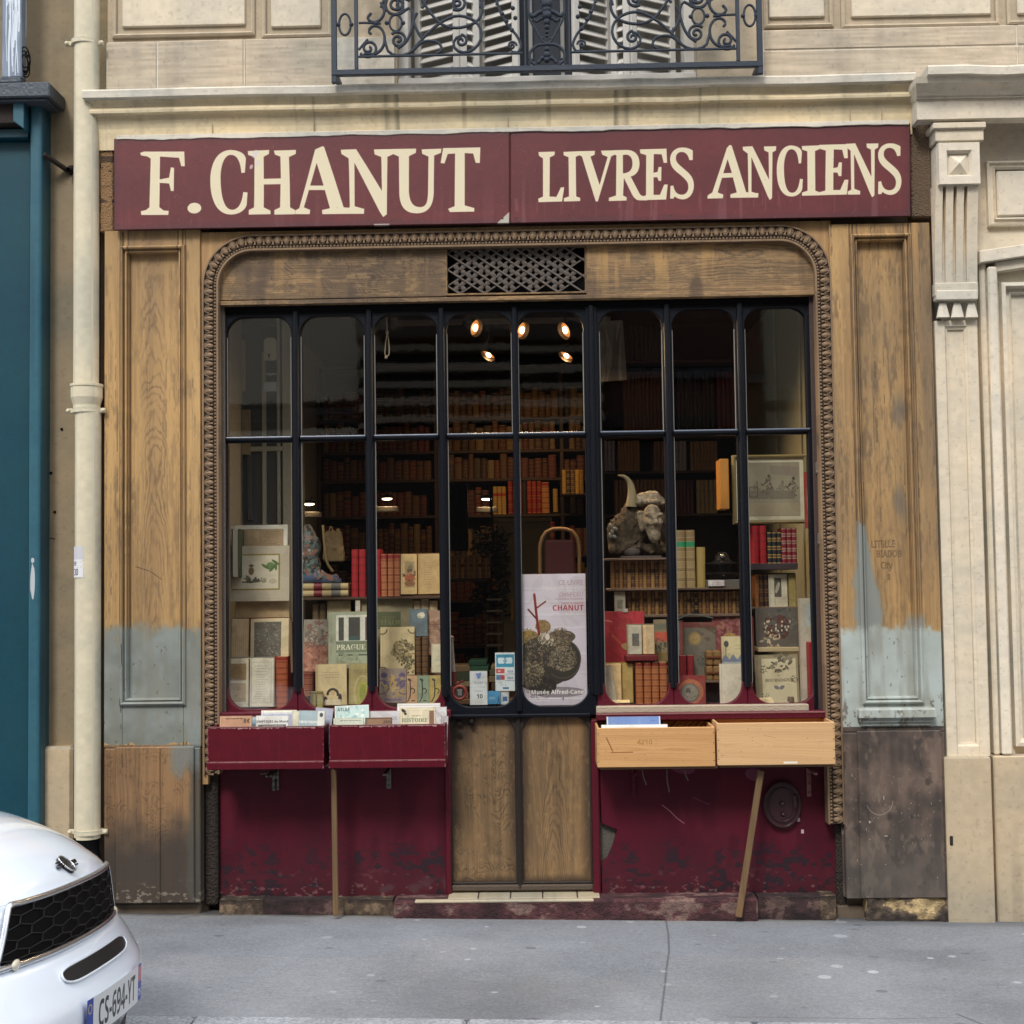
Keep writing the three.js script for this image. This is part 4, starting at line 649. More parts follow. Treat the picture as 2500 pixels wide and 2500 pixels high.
    for (const [px, sg] of [[545, 1], [1992, -1]]) { const x = sg > 0 ? rPL.x1 - 0.18 : xR - 0.21, w = 0.39; } // (corner pieces belong to the board)
    const band = (o0, o1, z0, z1, m, nm) => { const sh = opening(o0, yBL, yBR, THREE.Shape), inn = opening(o1, yBL, yBR, THREE.Path).getPoints(16).reverse(); for (const p of inn) sh.lineTo(p.x, p.y); S(nm, extr(sh, z0, z1, 0.001, 16), m); };
    band(-0.031, 0.033, -0.06, 0.012, M.beadDark, 'bead_backing'); band(-0.033, -0.025, -0.05, 0.022, M.bead, 'bead_fillet'); band(0.0345, 0.045, -0.06, 0.016, M.bead, 'bead_lip');
    // path in arc length
    const segs = [[yT - rad - yBL], [rad * Math.PI / 2], [xR - xL - 2 * rad], [rad * Math.PI / 2], [yT - rad - yBR]].map((a) => a[0]), total = segs.reduce((a, b) => a + b);
    const at = (s) => {
      if (s < segs[0]) return [xL, yBL + s, 1, 0]; s -= segs[0];
      if (s < segs[1]) { const a = Math.PI - s / rad; return [xL + rad + Math.cos(a) * rad, yT - rad + Math.sin(a) * rad, -Math.cos(a), -Math.sin(a)]; } s -= segs[1];
      if (s < segs[2]) return [xL + rad + s, yT, 0, -1]; s -= segs[2];
      if (s < segs[3]) { const a = Math.PI / 2 - s / rad; return [xR - rad + Math.cos(a) * rad, yT - rad + Math.sin(a) * rad, -Math.cos(a), -Math.sin(a)]; } s -= segs[3];
      return [xR, yT - rad - s, -1, 0];
    };
    const n = Math.round(total / 0.0445), step = total / n, kinds = [0, 1, 2].map((k) => {
      const e = sph(1, 0, 0, 0, 9, 6); e.scale(step * 0.3, 0.021, 0.013); e.translate(0, 0, 0.011);
      const d1 = new THREE.ConeGeometry(0.0065, 0.036, 5); d1.rotateX(Math.PI); d1.translate(step * 0.5, 0.0, 0.016);
      const rim = new THREE.TorusGeometry(0.0165, 0.0042, 5, 10, Math.PI * 1.1); rim.rotateZ(Math.PI * 0.95); rim.scale(step * 0.027 / 0.001 / 27 * 0.95 / 0.0445 * 0.0445 / step, 1.25, 1); rim.translate(0, -0.001, 0.013);
      const g = merge(e, d1, rim); const p = g.attributes.position; for (let i = 0; i < p.count; i++) { const j = 1 + (vn(p.getX(i) * 90 + k * 31, p.getY(i) * 90) - 0.5) * 0.12; p.setXYZ(i, p.getX(i) * j, p.getY(i) * j, p.getZ(i) * j); }
      g.computeVertexNormals(); return uvm(g, 3);
    });
    for (let i = 0; i < n; i++) {
      const [x, y, nx, ny] = at((i + 0.5) * step), m = new THREE.Mesh(kinds[i % 3], M.bead); m.name = 'carved_egg'; m.castShadow = m.receiveShadow = true;
      m.position.set(x - shop.position.x, y - shop.position.y, 0.002); m.rotation.z = Math.atan2(-nx, ny) ; shop.add(m);
    }
    const rope = [], rn = Math.round(total / 0.0165), ball = sph(0.0064, 0, 0, 0, 6, 4);
    for (let i = 0; i < rn; i++) { const [x, y, nx, ny] = at((i + 0.5) / rn * total), b = ball.clone(); b.translate(x + nx * 0.029, y + ny * 0.029, 0.012); rope.push(b); }
    S('rope_bead', uvm(merge(rope), 3), M.bead, { kind: 'stuff' });
  }
  // transom boards and iron grille
  const tb = (a, b, y0, y1) => S('transom_board', uvr(rbox(R(a, y0, b, y1, -0.02), -0.07, -0.02, 0.003), rTR), M.transom);
  tb(528, 1090, 590, 729); tb(1430, 2004, 578, 718);
  const tl = (a, b, y, y1) => S('transom_lip', uvr(rbox(R(a, y, b, y1, -0.012), -0.07, -0.012, 0.003), rTR), M.transom);
  tl(530, 2000, 722, 733);
  {
    const g = new THREE.Group(), q = R(1092, 588, 1428, 716, -0.03); g.name = 'iron_grille'; g.position.set((q.x0 + q.x1) / 2, q.y0, -0.03).sub(shop.position); shop.add(g);
    const im = nb(mat('#6b6057', 0.75), 0.002, 0.1), W = q.x1 - q.x0, H = q.y1 - q.y0, cw = W / 5.6, ch = cw * 0.67;
    part(g, 'grille_back', rbox(q, -0.12, -0.1, 0.001), M.black);
    // bars clipped to the rectangle
    const clip = (x0, y0, dx, dy) => { let t0 = -9, t1 = 9; for (const [p, d, lo, hi] of [[x0, dx, q.x0, q.x1], [y0, dy, q.y0, q.y1]]) { const a = (lo - p) / d, b = (hi - p) / d; t0 = Math.max(t0, Math.min(a, b)); t1 = Math.min(t1, Math.max(a, b)); } return t1 - t0 > 0.03 ? [[x0 + dx * t0, y0 + dy * t0], [x0 + dx * t1, y0 + dy * t1]] : null; };
    for (let k = -3; k < 10; k++) for (const s of [1, -1]) { const c = clip(q.x0 + cw * (k + 0.5), q.y1 - 0.015, cw * s, -ch); if (c) part(g, 'lattice_bar', bar([...c[0], -0.036 + s * 0.003], [...c[1], -0.036 + s * 0.003], s > 0 ? 0.008 : 0.0065, 0.007), im); }
    const ros = merge(...[0, 1, 2, 3].map((k) => { const a = Math.PI / 4 + k * Math.PI / 2, p = sph(1, 0, 0, 0, 7, 5); p.scale(0.02, 0.0115, 0.005); p.rotateZ(a * 0 + Math.atan2(Math.sin(a) * 0.72, Math.cos(a))); p.translate(Math.cos(a) * 0.024, Math.sin(a) * 0.017, 0); return p; }), sph(0.0075, 0, 0, 0.003, 8, 6), ...[0, 1].map((k) => { const b = new THREE.TorusGeometry(0.012, 0.0035, 5, 8, Math.PI); if (k) b.rotateZ(Math.PI); b.translate(0, k ? -0.021 : 0.021, 0); return b; }));
    for (let j = 0; j < 8; j++) for (let i = -1; i < 7; i++) { const x = q.x0 + cw * (i + (j % 2 ? 0.5 : 0)), y = q.y1 - 0.015 - ch * 0.5 * j; if (x > q.x0 + 0.02 && x < q.x1 - 0.02 && y > q.y0 + 0.015 && y < q.y1 - 0.012) { const m = local(g, 'rosette', ros, im); m.position.set(x, y, -0.038).sub(off(g)); } }
    part(g, 'grille_frame', mould({ x0: q.x0 - 0.008, x1: q.x1 + 0.008, y0: q.y0 - 0.006, y1: q.y1 + 0.006 }, [[0, -0.06], [0, -0.018], [0.006, -0.018], [0.01, -0.03]]), M.transom);
  }
  // header over the panes
  S('header', merge(rbox(R(532, 731, 2004, 748, -0.05), -0.12, -0.05, 0.003), rbox(R(532, 748, 2004, 757, -0.06), -0.12, -0.06, 0.003)), M.black);
  S('jamb', rbox(R(529, 600, 549, 1760, -0.045), -0.16, -0.045, 0.004), nb(mat('#6b6156', 0.8), 0.004, 0.15)); S('jamb', rbox(R(1986, 590, 2008, 1755, -0.045), -0.16, -0.045, 0.004), nb(mat('#43332e', 0.7), 0.003, 0.15));
  for (const [x, y] of [[536, 1152], [1996, 1142], [537, 1330], [2001, 1316]]) { const p = P(x, y, -0.04); S('shutter_catch', merge(cbox(p.x - 0.009, p.x + 0.009, p.y - 0.03, p.y + 0.03, -0.05, -0.034, 0.004), sph(0.008, p.x, p.y - 0.02, -0.034)), M.steel); }

  // glazing: eight bays
  const bays = [[555, 713], [735, 892], [915, 1069], [1092, 1252], [1266, 1427], [1465, 1620], [1643, 1797], [1821, 1974]];
  const mul = [548, 724.5, 903.5, 1080.5, 1259, 1446, 1631, 1809, 1982];
  const yTop = Y(1265, 752, -0.08), yP1 = Y(1265, 764, -0.08), yC = Y(1265, 1065, -0.08), yB = Y(1265, 1724, -0.08), yLow = Y(1265, 1748, -0.08), yBu = Y(1265, 1672, -0.08), zf = -0.065, zb = -0.105;
  const px = (p) => X(p, 1000, -0.08);
  const door = new THREE.Group(); door.name = 'door'; door.position.set(px(1259), Y(1265, 2176, -0.1), -0.09).sub(shop.position); shop.add(door);
  bays.forEach(([a, b], i) => {
    const isDoor = i === 3 || i === 4, own = isDoor ? door : shop, x0 = px(a), x1 = px(b), m0 = px(mul[i]), m1 = px(mul[i + 1]);
    const f = new THREE.Group(); f.name = 'window_frame'; f.position.set((x0 + x1) / 2, yC, zf).sub(off(own)).add(new THREE.Vector3(0, 0, 0)); 
    if (!isDoor) own.add(f); const host = isDoor ? door : f;
    const sh = rrShape(m0 + 0.0005, yC - 0.012, m1 - 0.0005, yTop, 0, 0); sh.holes.push(rrShape(x0, yC + 0.008, x1, yP1, 0.088, 0, THREE.Path));
    part(host, isDoor ? 'door_frame' : 'arched_head', extr(sh, zb, zf, 0.004, 10), M.navy);
    const mk = (c) => { const s = new THREE.Shape(); s.moveTo(m0 + 0.0005, c.y0); s.lineTo(m1 - 0.0005, c.y0); s.lineTo(m1 - 0.0005, c.y1); s.lineTo(x1, c.y1); s.lineTo(x1, yB + 0.095); s.absarc(x1 - 0.095, yB + 0.095, 0.095, 0, -Math.PI / 2, true); s.lineTo(x0 + 0.095, yB); s.absarc(x0 + 0.095, yB + 0.095, 0.095, -Math.PI / 2, -Math.PI, true); s.lineTo(x0, c.y1); s.lineTo(m0 + 0.0005, c.y1); return s; };
    part(host, 'sill_corner', extr(mk({ y0: yLow, y1: yBu }), zb, zf + 0.002, 0.004, 10), isDoor ? M.navy : M.burg);
    for (const [c, d] of [[m0 + 0.0005, x0], [x1, m1 - 0.0005]]) if (d - c > 0.003) part(host, 'stile', cbox(c, d, yBu + 0.001, yC - 0.0125, zb, zf, 0.004), M.navy);
    part(host, 'glazing_bar', cbox(x0 - 0.003, x1 + 0.003, yC - 0.006, yC + 0.012, zb + 0.005, zf + 0.012, 0.005), M.navy);
    { const bg = cyl(0.0055, 0.0055, x1 - x0, 8); bg.rotateZ(Math.PI / 2); bg.translate((x0 + x1) / 2, yC + 0.011, zf + 0.008); part(host, 'bar_glint', uvm(bg), M.barGlint); }  // added bead whose pale colour paints the highlight along the bar
    // putty lines
    const put = mat('#8d8a82', 0.8);
    const rim = (pts) => part(host, 'putty_line', tube(pts.map(([x, y]) => [x, y, zf - 0.012]), 0.003, 40, 4), put);
    rim([[x0 + 0.002, yC + 0.012], [x0 + 0.002, yP1 - 0.1]]); rim([[x1 - 0.002, yC + 0.012], [x1 - 0.002, yP1 - 0.1]]);
    if (i !== 0) rim([[x0 + 0.002, yC - 0.012], [x0 + 0.002, yBu]]);
    const gl = (y0, y1) => { const g = new THREE.PlaneGeometry(x1 - x0 + 0.006, y1 - y0); const m = new THREE.Mesh(g, M.glass); m.name = 'pane'; m.position.set((x0 + x1) / 2, (y0 + y1) / 2, zf - 0.022).sub(off(host)); m.rotation.set((rnd() - 0.5) * 0.009, (rnd() - 0.5) * 0.012, 0); m.receiveShadow = true; host.add(m); };
    gl(yC + 0.003, yP1 + 0.002); gl(yB - 0.002, yC - 0.003);
  });
  for (const i of [1, 2, 4, 6, 7]) { const x = px(mul[i]), y0 = i === 4 ? yB - 0.02 : yBu - 0.02, g = new THREE.CylinderGeometry(0.016, 0.016, yTop - y0, 14); g.translate(x, (yTop + y0) / 2, zf + 0.002); S('mullion', uvm(g), M.navy); }
  for (const [i, w] of [[3, 0.017], [5, 0.029]]) { const x = px(mul[i]); S('door_post', merge(cbox(x - w, x + w, yBu - 0.05, yTop, zb, zf + 0.012, 0.006), cyl(0.014, 0.014, yTop - yBu + 0.05, 12, x, (yTop + yBu - 0.05) / 2, zf + 0.014)), M.navy); }
  for (const [i, a, b] of [[0, 541, 553], [8, 1976, 1987]]) S('window_post', rbox(R(a, 757, b, 1740, zf), zb, zf + 0.006, 0.004), M.navy);
  // sills
  S('sill', rbox(R(534, 1737, 1100, 1757, 0.0), -0.12, 0.0, 0.005), M.burg); S('sill', rbox(R(1456, 1738, 2044, 1757, 0.0), -0.12, 0.0, 0.005), M.burg);
  S('sill_strip', rbox(R(1456, 1722, 1974, 1738, -0.02), -0.062, -0.01, 0.003), nb(mat('#b3a48e', 0.8), 0.004, 0.1)); S('sill_edge', rbox(R(1456, 1739, 2042, 1743, 0.003), -0.05, 0.003, 0.001), M.burgEdge);
  // stall risers
  S('stall_riser', uvr(rbox(rSL, -0.22, -0.07, 0.004), rSL), M.riserL);
  { // right riser, with a chip broken out of its edge
    const r = rSR, sh = new THREE.Shape(), pp = [[1460, 1757], [2042, 1757], [2042, 2188], [1470, 2188], [1468, 2108], [1484, 2092], [1496, 2064], [1507, 2026], [1490, 2020], [1468, 2010]];
    pp.forEach(([x, y], k) => { const p = P(x, y, -0.07); sh[k ? 'lineTo' : 'moveTo'](k === 0 || k > 2 ? p.x : r.x1, p.y); });
    S('stall_riser', uvr(extr(sh, -0.1, -0.07, 0.003), r), M.riserR); S('bare_board', rbox(inset(r, 0.002), -0.22, -0.1005, 0.002), nb(mat('#6a655c', 0.9), 0.006, 0.08));
  }
  S('riser_post', rbox(R(1086, 1757, 1100, 2195, -0.055), -0.12, -0.055, 0.006), M.burg); S('riser_post', rbox(R(1446, 1757, 1464, 2190, -0.055), -0.12, -0.055, 0.006), M.burg);
  // oval cast plate
  { const c = P(1908, 1963, -0.07), g = new THREE.CylinderGeometry(0.97, 1, 0.03, 40), b = []; g.rotateX(Math.PI / 2); g.scale(0.088, 0.108, 1); g.translate(c.x, c.y, -0.062); b.push(g);
    for (const [a, bb, rz, z] of [[0.084, 0.104, 0.008, -0.047], [0.062, 0.08, 0.006, -0.046]]) { const pts = []; for (let k = 0; k < 28; k++) pts.push([c.x + Math.cos(k / 28 * 6.2832) * a, c.y + Math.sin(k / 28 * 6.2832) * bb, z]); b.push(tube(pts, rz, 56, 6, true)); }
    b.push(sph(0.014, c.x, c.y + 0.005, -0.046), sph(0.012, c.x + 0.002, c.y - 0.045, -0.046), cbox(c.x + 0.052, c.x + 0.07, c.y - 0.02, c.y + 0.05, -0.05, -0.036, 0.005)); S('cast_plate', uvm(merge(b)), nb(phys('#33060f', 0.35, { clearcoat: 0.4, clearcoatRoughness: 0.3 }), 0.002, 0.08)); }
  // brackets under the boxes
  const bracket = (x, y0, y1, w, m) => { const p = P(x, y0, 0), q = P(x, y1, 0); S('bracket', merge(cbox(p.x - w, p.x + w, q.y, p.y, -0.069, -0.055, 0.003), cbox(p.x - w * 0.8, p.x + w * 0.8, p.y - 0.012, p.y, -0.055, 0.11, 0.003), ...[0.25, 0.55, 0.85].map((t) => sph(0.006, p.x, mix(p.y, q.y, t), -0.054, 8, 6))), m); };
  bracket(662, 1884, 1936, 0.008, M.steel); bracket(672, 1884, 1934, 0.006, M.steel); bracket(945, 1880, 1930, 0.012, M.steel); bracket(1549, 1878, 1948, 0.009, M.burg); bracket(1980, 1878, 1950, 0.011, M.burgEdge);
  for (const [a, b, c, d] of [[1568, 1878, 1578, 1916], [1628, 1878, 1634, 1934], [1672, 1880, 1680, 1905]]) S('hook', tube([P(a, b, 0.02), P((a + c) / 2 - 2, (b + d) / 2, 0.025), P(c, d, 0.02)], 0.003, 8, 5), M.steel);
  { const p = P(655, 1885, 0.0); S('hook', tube([[p.x - 0.04, p.y - 0.008, 0], [p.x + 0.03, p.y - 0.008, 0], [p.x + 0.036, p.y - 0.03, 0]], 0.0035, 10, 5), M.steel); }

  // lower door: two oak panels with arched heads in an iron frame
  { const z = -0.085, dx = (p) => X(p, 1950, z), y0 = Y(1270, 2174, z), y1 = yLow, yp0 = Y(1270, 2156, z), yp1 = Y(1270, 1742, z);
    const A = (n, g, m, e) => part(door, n, g, m, e), l = [dx(1104), dx(1258)], r = [dx(1276), dx(1440)], fr = nb(mat('#2b211b', 0.6), 0.003, 0.1);
    const pl = { x0: l[0], x1: l[1], y0: yp0, y1: yp1 }, pr = { x0: r[0], x1: r[1], y0: yp0, y1: yp1 };
    A('panel', uvr(rbox({ ...pl, x0: pl.x0 - 0.004, x1: pl.x1 + 0.004 }, -0.12, -0.1, 0.001), pl), M.doorL); A('panel', uvr(rbox({ ...pr, x0: pr.x0 - 0.004, x1: pr.x1 + 0.004 }, -0.12, -0.1, 0.001), pr), M.doorR);
    const sh = rrShape(dx(1098), y0 + 0.03, dx(1446), y1 - 0.001, 0, 0); for (const q of [pl, pr]) sh.holes.push(rrShape(q.x0, yp0 + 0.006, q.x1, yp1 - 0.02, 0.075, 0, THREE.Path));
    A('door_frame', extr(sh, -0.115, -0.085, 0.004, 10), fr); A('middle_stile', cyl(0.011, 0.011, yp1 - y0 - 0.02, 12, dx(1267), (yp1 + y0) / 2, -0.082), fr);
    A('bottom_rail', cbox(dx(1100), dx(1446), y0, y0 + 0.029, -0.115, -0.072, 0.006), nb(mat('#54463a', 0.7), 0.003, 0.1));
    A('door_bead', merge(cbox(dx(1099), dx(1446), yLow - 0.006, yLow + 0.012, -0.1, -0.055, 0.005)), M.navy);
    const kn = P(1152, 1762, -0.08), k = sph(1, 0, 0, 0, 14, 10); k.scale(0.015, 0.022, 0.016); k.translate(kn.x, kn.y, -0.075); A('handle', merge(k, cyl(0.008, 0.008, 0.001, 8)), nb(mat('#1c1715', 0.4, { metalness: 0.5 }), 0.001, 0.05));
    for (const [x, y] of [[1122, 1765], [1121, 1791]]) { const p = P(x, y, -0.08), g = cyl(0.013, 0.013, 0.006, 14); g.rotateX(Math.PI / 2); g.translate(p.x, p.y, -0.083); A('keyhole_plate', merge(g, sph(0.006, p.x, p.y, -0.079)), fr); }
  }
  // threshold, tiles, base stones
  M.stepRock = (() => { const t = tex(1024, 128, (u, v) => { const x = u * 2, y = v * 0.25, n = fbm(x * 9, y * 14, 5), k = 0.75 + 0.5 * fbm(x * 60, y * 60, 2); return (n > 0.6 ? mix3([82, 48, 50], [124, 98, 90], sstep(0.6, 0.72, n)) : mix3([58, 34, 37], [82, 48, 50], sstep(0.34, 0.55, n))).map((q) => q * k); }); return nb(new THREE.MeshStandardMaterial({ map: rep(t, 2, 0.25), roughness: 0.9 }), 0.008, 0.15); })();
  const zS = 0.06, tb0 = Y(1270, 2198, zS);
  S('step', cbox(X(960, 2220, zS), X(1852, 2220, zS), yS0 - 0.1, tb0, -0.16, zS, 0.012), M.stepRock);
  S('step_edge', cbox(X(1012, 2200, zS), X(1450, 2200, zS), tb0 - 0.012, tb0 + 0.003, zS - 0.03, zS + 0.003, 0.005), M.tile);
  { const cuts = [1092, 1167, 1246, 1325, 1410, 1466].map((p) => X(p, 2188, 0.02)); for (let i = 0; i + 1 < cuts.length; i++) S('tile', cbox(cuts[i] + 0.003, cuts[i + 1] - 0.003, tb0 - 0.01, tb0 + 0.005, -0.14, 0.028, 0.002), M.tile); }
  const bs = (a, b, top, z, m) => S('base_stone', cbox(X(a, 2215, z), X(b, 2215, z) - 0.002, yS0 - 0.12, Y((a + b) / 2, top, z), -0.16, z, 0.006), m);
  const bst = stoneMat([116, 96, 78], { streak: 1, tool: 0.1, bump: 0.012 }), bst2 = stoneMat([98, 74, 68], { streak: 1, tool: 0.1, bump: 0.012 });
    const rugged = (a, b, top, z, amp, mt) => { const r = { x0: X(a, 2215, z), x1: X(b, 2215, z) - 0.002, y0: yS0 - 0.12, y1: Y((a + b) / 2, top, z) }, bg = new THREE.BoxGeometry(1, 1, 1, 30, 10, 6), p = bg.attributes.position; for (let i = 0; i < p.count; i++) { const x = mix(r.x0, r.x1, p.getX(i) + 0.5), y = mix(r.y0, r.y1, p.getY(i) + 0.5), w = mix(-0.16, z, p.getZ(i) + 0.5), n = (fbm(x * 22 + 3, y * 26 + w * 17, 4) - 0.5) * amp; p.setXYZ(i, x + n * (Math.abs(p.getX(i)) > 0.49 ? 0.5 : 0), y + n * 0.8 * (p.getY(i) > 0.49 ? 1 : 0), w + n * (p.getZ(i) > 0.49 ? 1 : 0)); } bg.computeVertexNormals(); S('base_stone', uvm(bg), mt); };
  const rock = (lo, mid, hi, cut) => { const t = tex(256, 128, (u, v) => { const n = fbm(u * 9, v * 5, 5), k = 0.7 + 0.7 * fbm(u * 30, v * 16, 3); return (n > cut ? mix3(mid, hi, sstep(cut, cut + 0.08, n)) : mix3(lo, mid, sstep(0.36, cut, n))).map((q) => q * k); }), m = new THREE.MeshStandardMaterial({ map: rep(t, 0.7, 0.35), roughness: 0.95 }); return nb(m, 0.006, 0.12); };
  const rA = rock([50, 41, 35], [80, 66, 54], [116, 98, 78], 0.62), rB = rock([42, 31, 31], [62, 44, 43], [92, 72, 66], 0.66); rugged(536, 642, 2197, 0.012, 0.014, rA); rugged(641, 815, 2197, 0.01, 0.01, rB); rugged(814, 960, 2197, 0.012, 0.012, rA); rugged(1852, 1925, 2190, 0.022, 0.012, rB); rugged(1924, 2004, 2190, 0.024, 0.012, rB); rugged(2003, 2042, 2187, 0.026, 0.016, rA);
  rugged(2116, 2342, 2186, 0.03, 0.035, rock([58, 50, 44], [98, 84, 70], [176, 152, 112], 0.56)); bs(258, 490, 2206, 0.0, M.oldstone); bs(2042, 2118, 2212, -0.02, M.oldstone);
  S('lintel_end', rbox(R(243, 333, 276, 566, 0.02), -0.1, 0.02, 0.006), nb(wm(rep(tex(128, 256, (u, v) => { const x = u * 0.1, y = v * 0.46; let c = woodAt(y, x, { c: [[168, 130, 88], [84, 64, 46]], cath: 0.001, contrast: 0.5, blotch: 1 }); if (sstep(0.62, 0.7, fbm(x * 10, y * 24, 3)) > 0.5) c = mix3(c, [58, 44, 34], 0.7); return c; }), 0.1, 0.46), 0.006), 0.012, 0.1));
  S('lintel_end', rbox(R(2224, 300, 2273, 530, 0.02), -0.1, 0.02, 0.006), nb(mat('#786450', 0.9), 0.014, 0.12));
}

// ---------------------------------------------------------------- sign with painted lettering
{
  const bez = (p) => p, G = {};
  const U = (pts, x0, y0, x1, y1) => ({ cmds: pts.map((c) => c.map((v, i) => (typeof v === 'string' ? v : (i % 2 ? (v - x0) / (x1 - x0) : (v - y0) / (y1 - y0))))) });
  const poly = (a) => a.map(([x, y], i) => [i ? 'L' : 'M', x, y]);
  const B = (...v) => ['C', ...v];
  G.F = U(poly([[778, 848], [800, 840], [1025, 840], [1028, 922], [1008, 922], [995, 875], [890, 868], [888, 995], [940, 985], [950, 928], [968, 930], [966, 1060], [950, 1060], [940, 1018], [888, 1015], [886, 1150], [910, 1168], [938, 1170], [935, 1193], [785, 1193], [782, 1172], [812, 1165], [830, 1150], [838, 880], [820, 868], [785, 862]]), 778, 840, 1028, 1193);
  G.C = U([['M', 1342, 960], ['L', 1362, 958], ['L', 1368, 880], B(1362, 850, 1330, 835, 1285, 832), B(1205, 832, 1168, 910, 1168, 1005), B(1168, 1110, 1205, 1190, 1285, 1190), B(1330, 1190, 1365, 1165, 1372, 1135), ['L', 1376, 1068], ['L', 1352, 1065], B(1345, 1120, 1330, 1163, 1290, 1163), B(1245, 1163, 1228, 1090, 1226, 1000), B(1225, 920, 1245, 860, 1285, 860), B(1320, 860, 1338, 900, 1342, 960)], 1168, 832, 1376, 1190);
  G.H = U(poly([[1378, 838], [1497, 832], [1495, 855], [1466, 870], [1466, 992], [1560, 990], [1558, 870], [1528, 858], [1522, 836], [1645, 832], [1643, 855], [1606, 872], [1612, 1150], [1640, 1165], [1640, 1188], [1525, 1190], [1525, 1165], [1556, 1150], [1558, 1022], [1466, 1024], [1466, 1150], [1503, 1168], [1505, 1188], [1383, 1190], [1383, 1165], [1412, 1150], [1415, 872], [1380, 860]]), 1378, 832, 1645, 1190);
  G.A = U([...poly([[1790, 812], [1800, 815], [1908, 1150], [2021, 1160], [2021, 1186], [1790, 1188], [1788, 1165], [1832, 1155], [1803, 1055], [1715, 1055], [1688, 1150], [1723, 1165], [1720, 1188], [1640, 1188], [1640, 1168], [1662, 1155], [1750, 830]]), ...poly([[1758, 905], [1722, 1030], [1796, 1030]])], 1640, 812, 2021, 1188);
  G.a = U([...poly([[300, 805], [312, 808], [392, 1066], [460, 1072], [458, 1096], [305, 1098], [305, 1078], [340, 1068], [318, 985], [258, 988], [235, 1068], [266, 1080], [264, 1100], [178, 1102], [180, 1084], [205, 1068], [285, 822]]), ...poly([[289, 885], [265, 962], [312, 960]])], 178, 805, 460, 1102);
  G.N = U(poly([[75, 832], [160, 828], [302, 1060], [298, 872], [262, 858], [258, 830], [365, 828], [362, 858], [332, 872], [330, 1190], [310, 1205], [290, 1175], [150, 905], [152, 1145], [205, 1160], [203, 1185], [95, 1186], [93, 1165], [125, 1150], [118, 880], [78, 855]]), 75, 828, 365, 1205);
  G.U = U([['M', 358, 828], ['L', 492, 826], ['L', 490, 850], ['L', 452, 868], ['L', 452, 1060], B(455, 1130, 480, 1150, 515, 1150), B(550, 1150, 558, 1120, 558, 1060), ['L', 560, 870], ['L', 525, 855], ['L', 522, 830], ['L', 632, 826], ['L', 630, 850], ['L', 592, 865], ['L', 590, 1070], B(588, 1150, 555, 1185, 495, 1185), B(425, 1185, 400, 1140, 398, 1070), ['L', 395, 870], ['L', 360, 855]], 358, 826, 632, 1185);
  G.T = U(poly([[642, 822], [848, 818], [845, 905], [822, 905], [808, 852], [762, 850], [762, 1140], [815, 1155], [815, 1175], [680, 1178], [670, 1160], [706, 1145], [708, 852], [668, 855], [650, 908], [628, 905]]), 628, 818, 848, 1178);
  G.L = U(poly([[1170, 845], [1262, 842], [1260, 862], [1234, 875], [1232, 1090], [1270, 1092], [1295, 1040], [1314, 1038], [1302, 1118], [1170, 1122], [1168, 1102], [1195, 1090], [1195, 880], [1172, 865]]), 1168, 842, 1314, 1122);
  G.I = U(poly([[1310, 842], [1402, 838], [1400, 860], [1378, 870], [1380, 1090], [1402, 1098], [1402, 1116], [1312, 1118], [1312, 1100], [1340, 1090], [1338, 872], [1312, 862]]), 1310, 838, 1402, 1118);
  G.V = U(poly([[1395, 838], [1485, 836], [1483, 858], [1460, 868], [1510, 1025], [1555, 870], [1525, 858], [1518, 835], [1600, 833], [1598, 856], [1575, 868], [1500, 1118], [1488, 1118], [1412, 868], [1396, 860]]), 1395, 833, 1600, 1118);
  G.R = U([['M', 1590, 833], ['L', 1660, 831], B(1710, 831, 1735, 860, 1735, 905), B(1735, 950, 1715, 972, 1685, 980), ['L', 1735, 1075], B(1742, 1088, 1760, 1090, 1778, 1090), ['L', 1778, 1112], ['L', 1735, 1112], B(1715, 1112, 1700, 1095, 1690, 1075), ['L', 1647, 988], ['L', 1642, 1085], ['L', 1662, 1095], ['L', 1662, 1113], ['L', 1562, 1116], ['L', 1562, 1098], ['L', 1602, 1085], ['L', 1605, 862], ['L', 1590, 855], ['M', 1642, 860], ['L', 1660, 858], B(1685, 860, 1695, 880, 1695, 905), B(1695, 940, 1680, 960, 1642, 962)], 1562, 831, 1778, 1116);
  G.E = U(poly([[1735, 830], [1882, 826], [1885, 905], [1866, 905], [1855, 858], [1812, 856], [1810, 960], [1832, 955], [1838, 928], [1854, 928], [1852, 1005], [1838, 1005], [1830, 985], [1810, 985], [1810, 1082], [1845, 1082], [1868, 1025], [1888, 1025], [1880, 1108], [1735, 1112], [1735, 1095], [1768, 1085], [1770, 862], [1738, 852]]), 1735, 826, 1888, 1112);
  G.S = U([['M', 1228, 868], ['L', 1246, 866], ['L', 1247, 815], B(1232, 802, 1210, 797, 1192, 797), B(1150, 797, 1125, 826, 1125, 864), B(1125, 912, 1160, 930, 1188, 956), B(1212, 978, 1222, 990, 1222, 1014), B(1222, 1040, 1208, 1056, 1188, 1056), B(1160, 1056, 1148, 1036, 1142, 1006), ['L', 1126, 1008], ['L', 1125, 1078], ['L', 1142, 1078], ['L', 1150, 1066], B(1164, 1078, 1180, 1082, 1194, 1082), B(1232, 1080, 1252, 1046, 1252, 1006), B(1252, 960, 1228, 940, 1196, 912), B(1170, 890, 1156, 878, 1156, 856), B(1156, 834, 1170, 822, 1188, 822), B(1210, 822, 1222, 840, 1228, 868)], 1125, 797, 1252, 1082);
  // fix U's coordinate order: [cmd, x, y, x, y ...]
  for (const k of Object.keys(G)) G[k] = G[k].cmds;
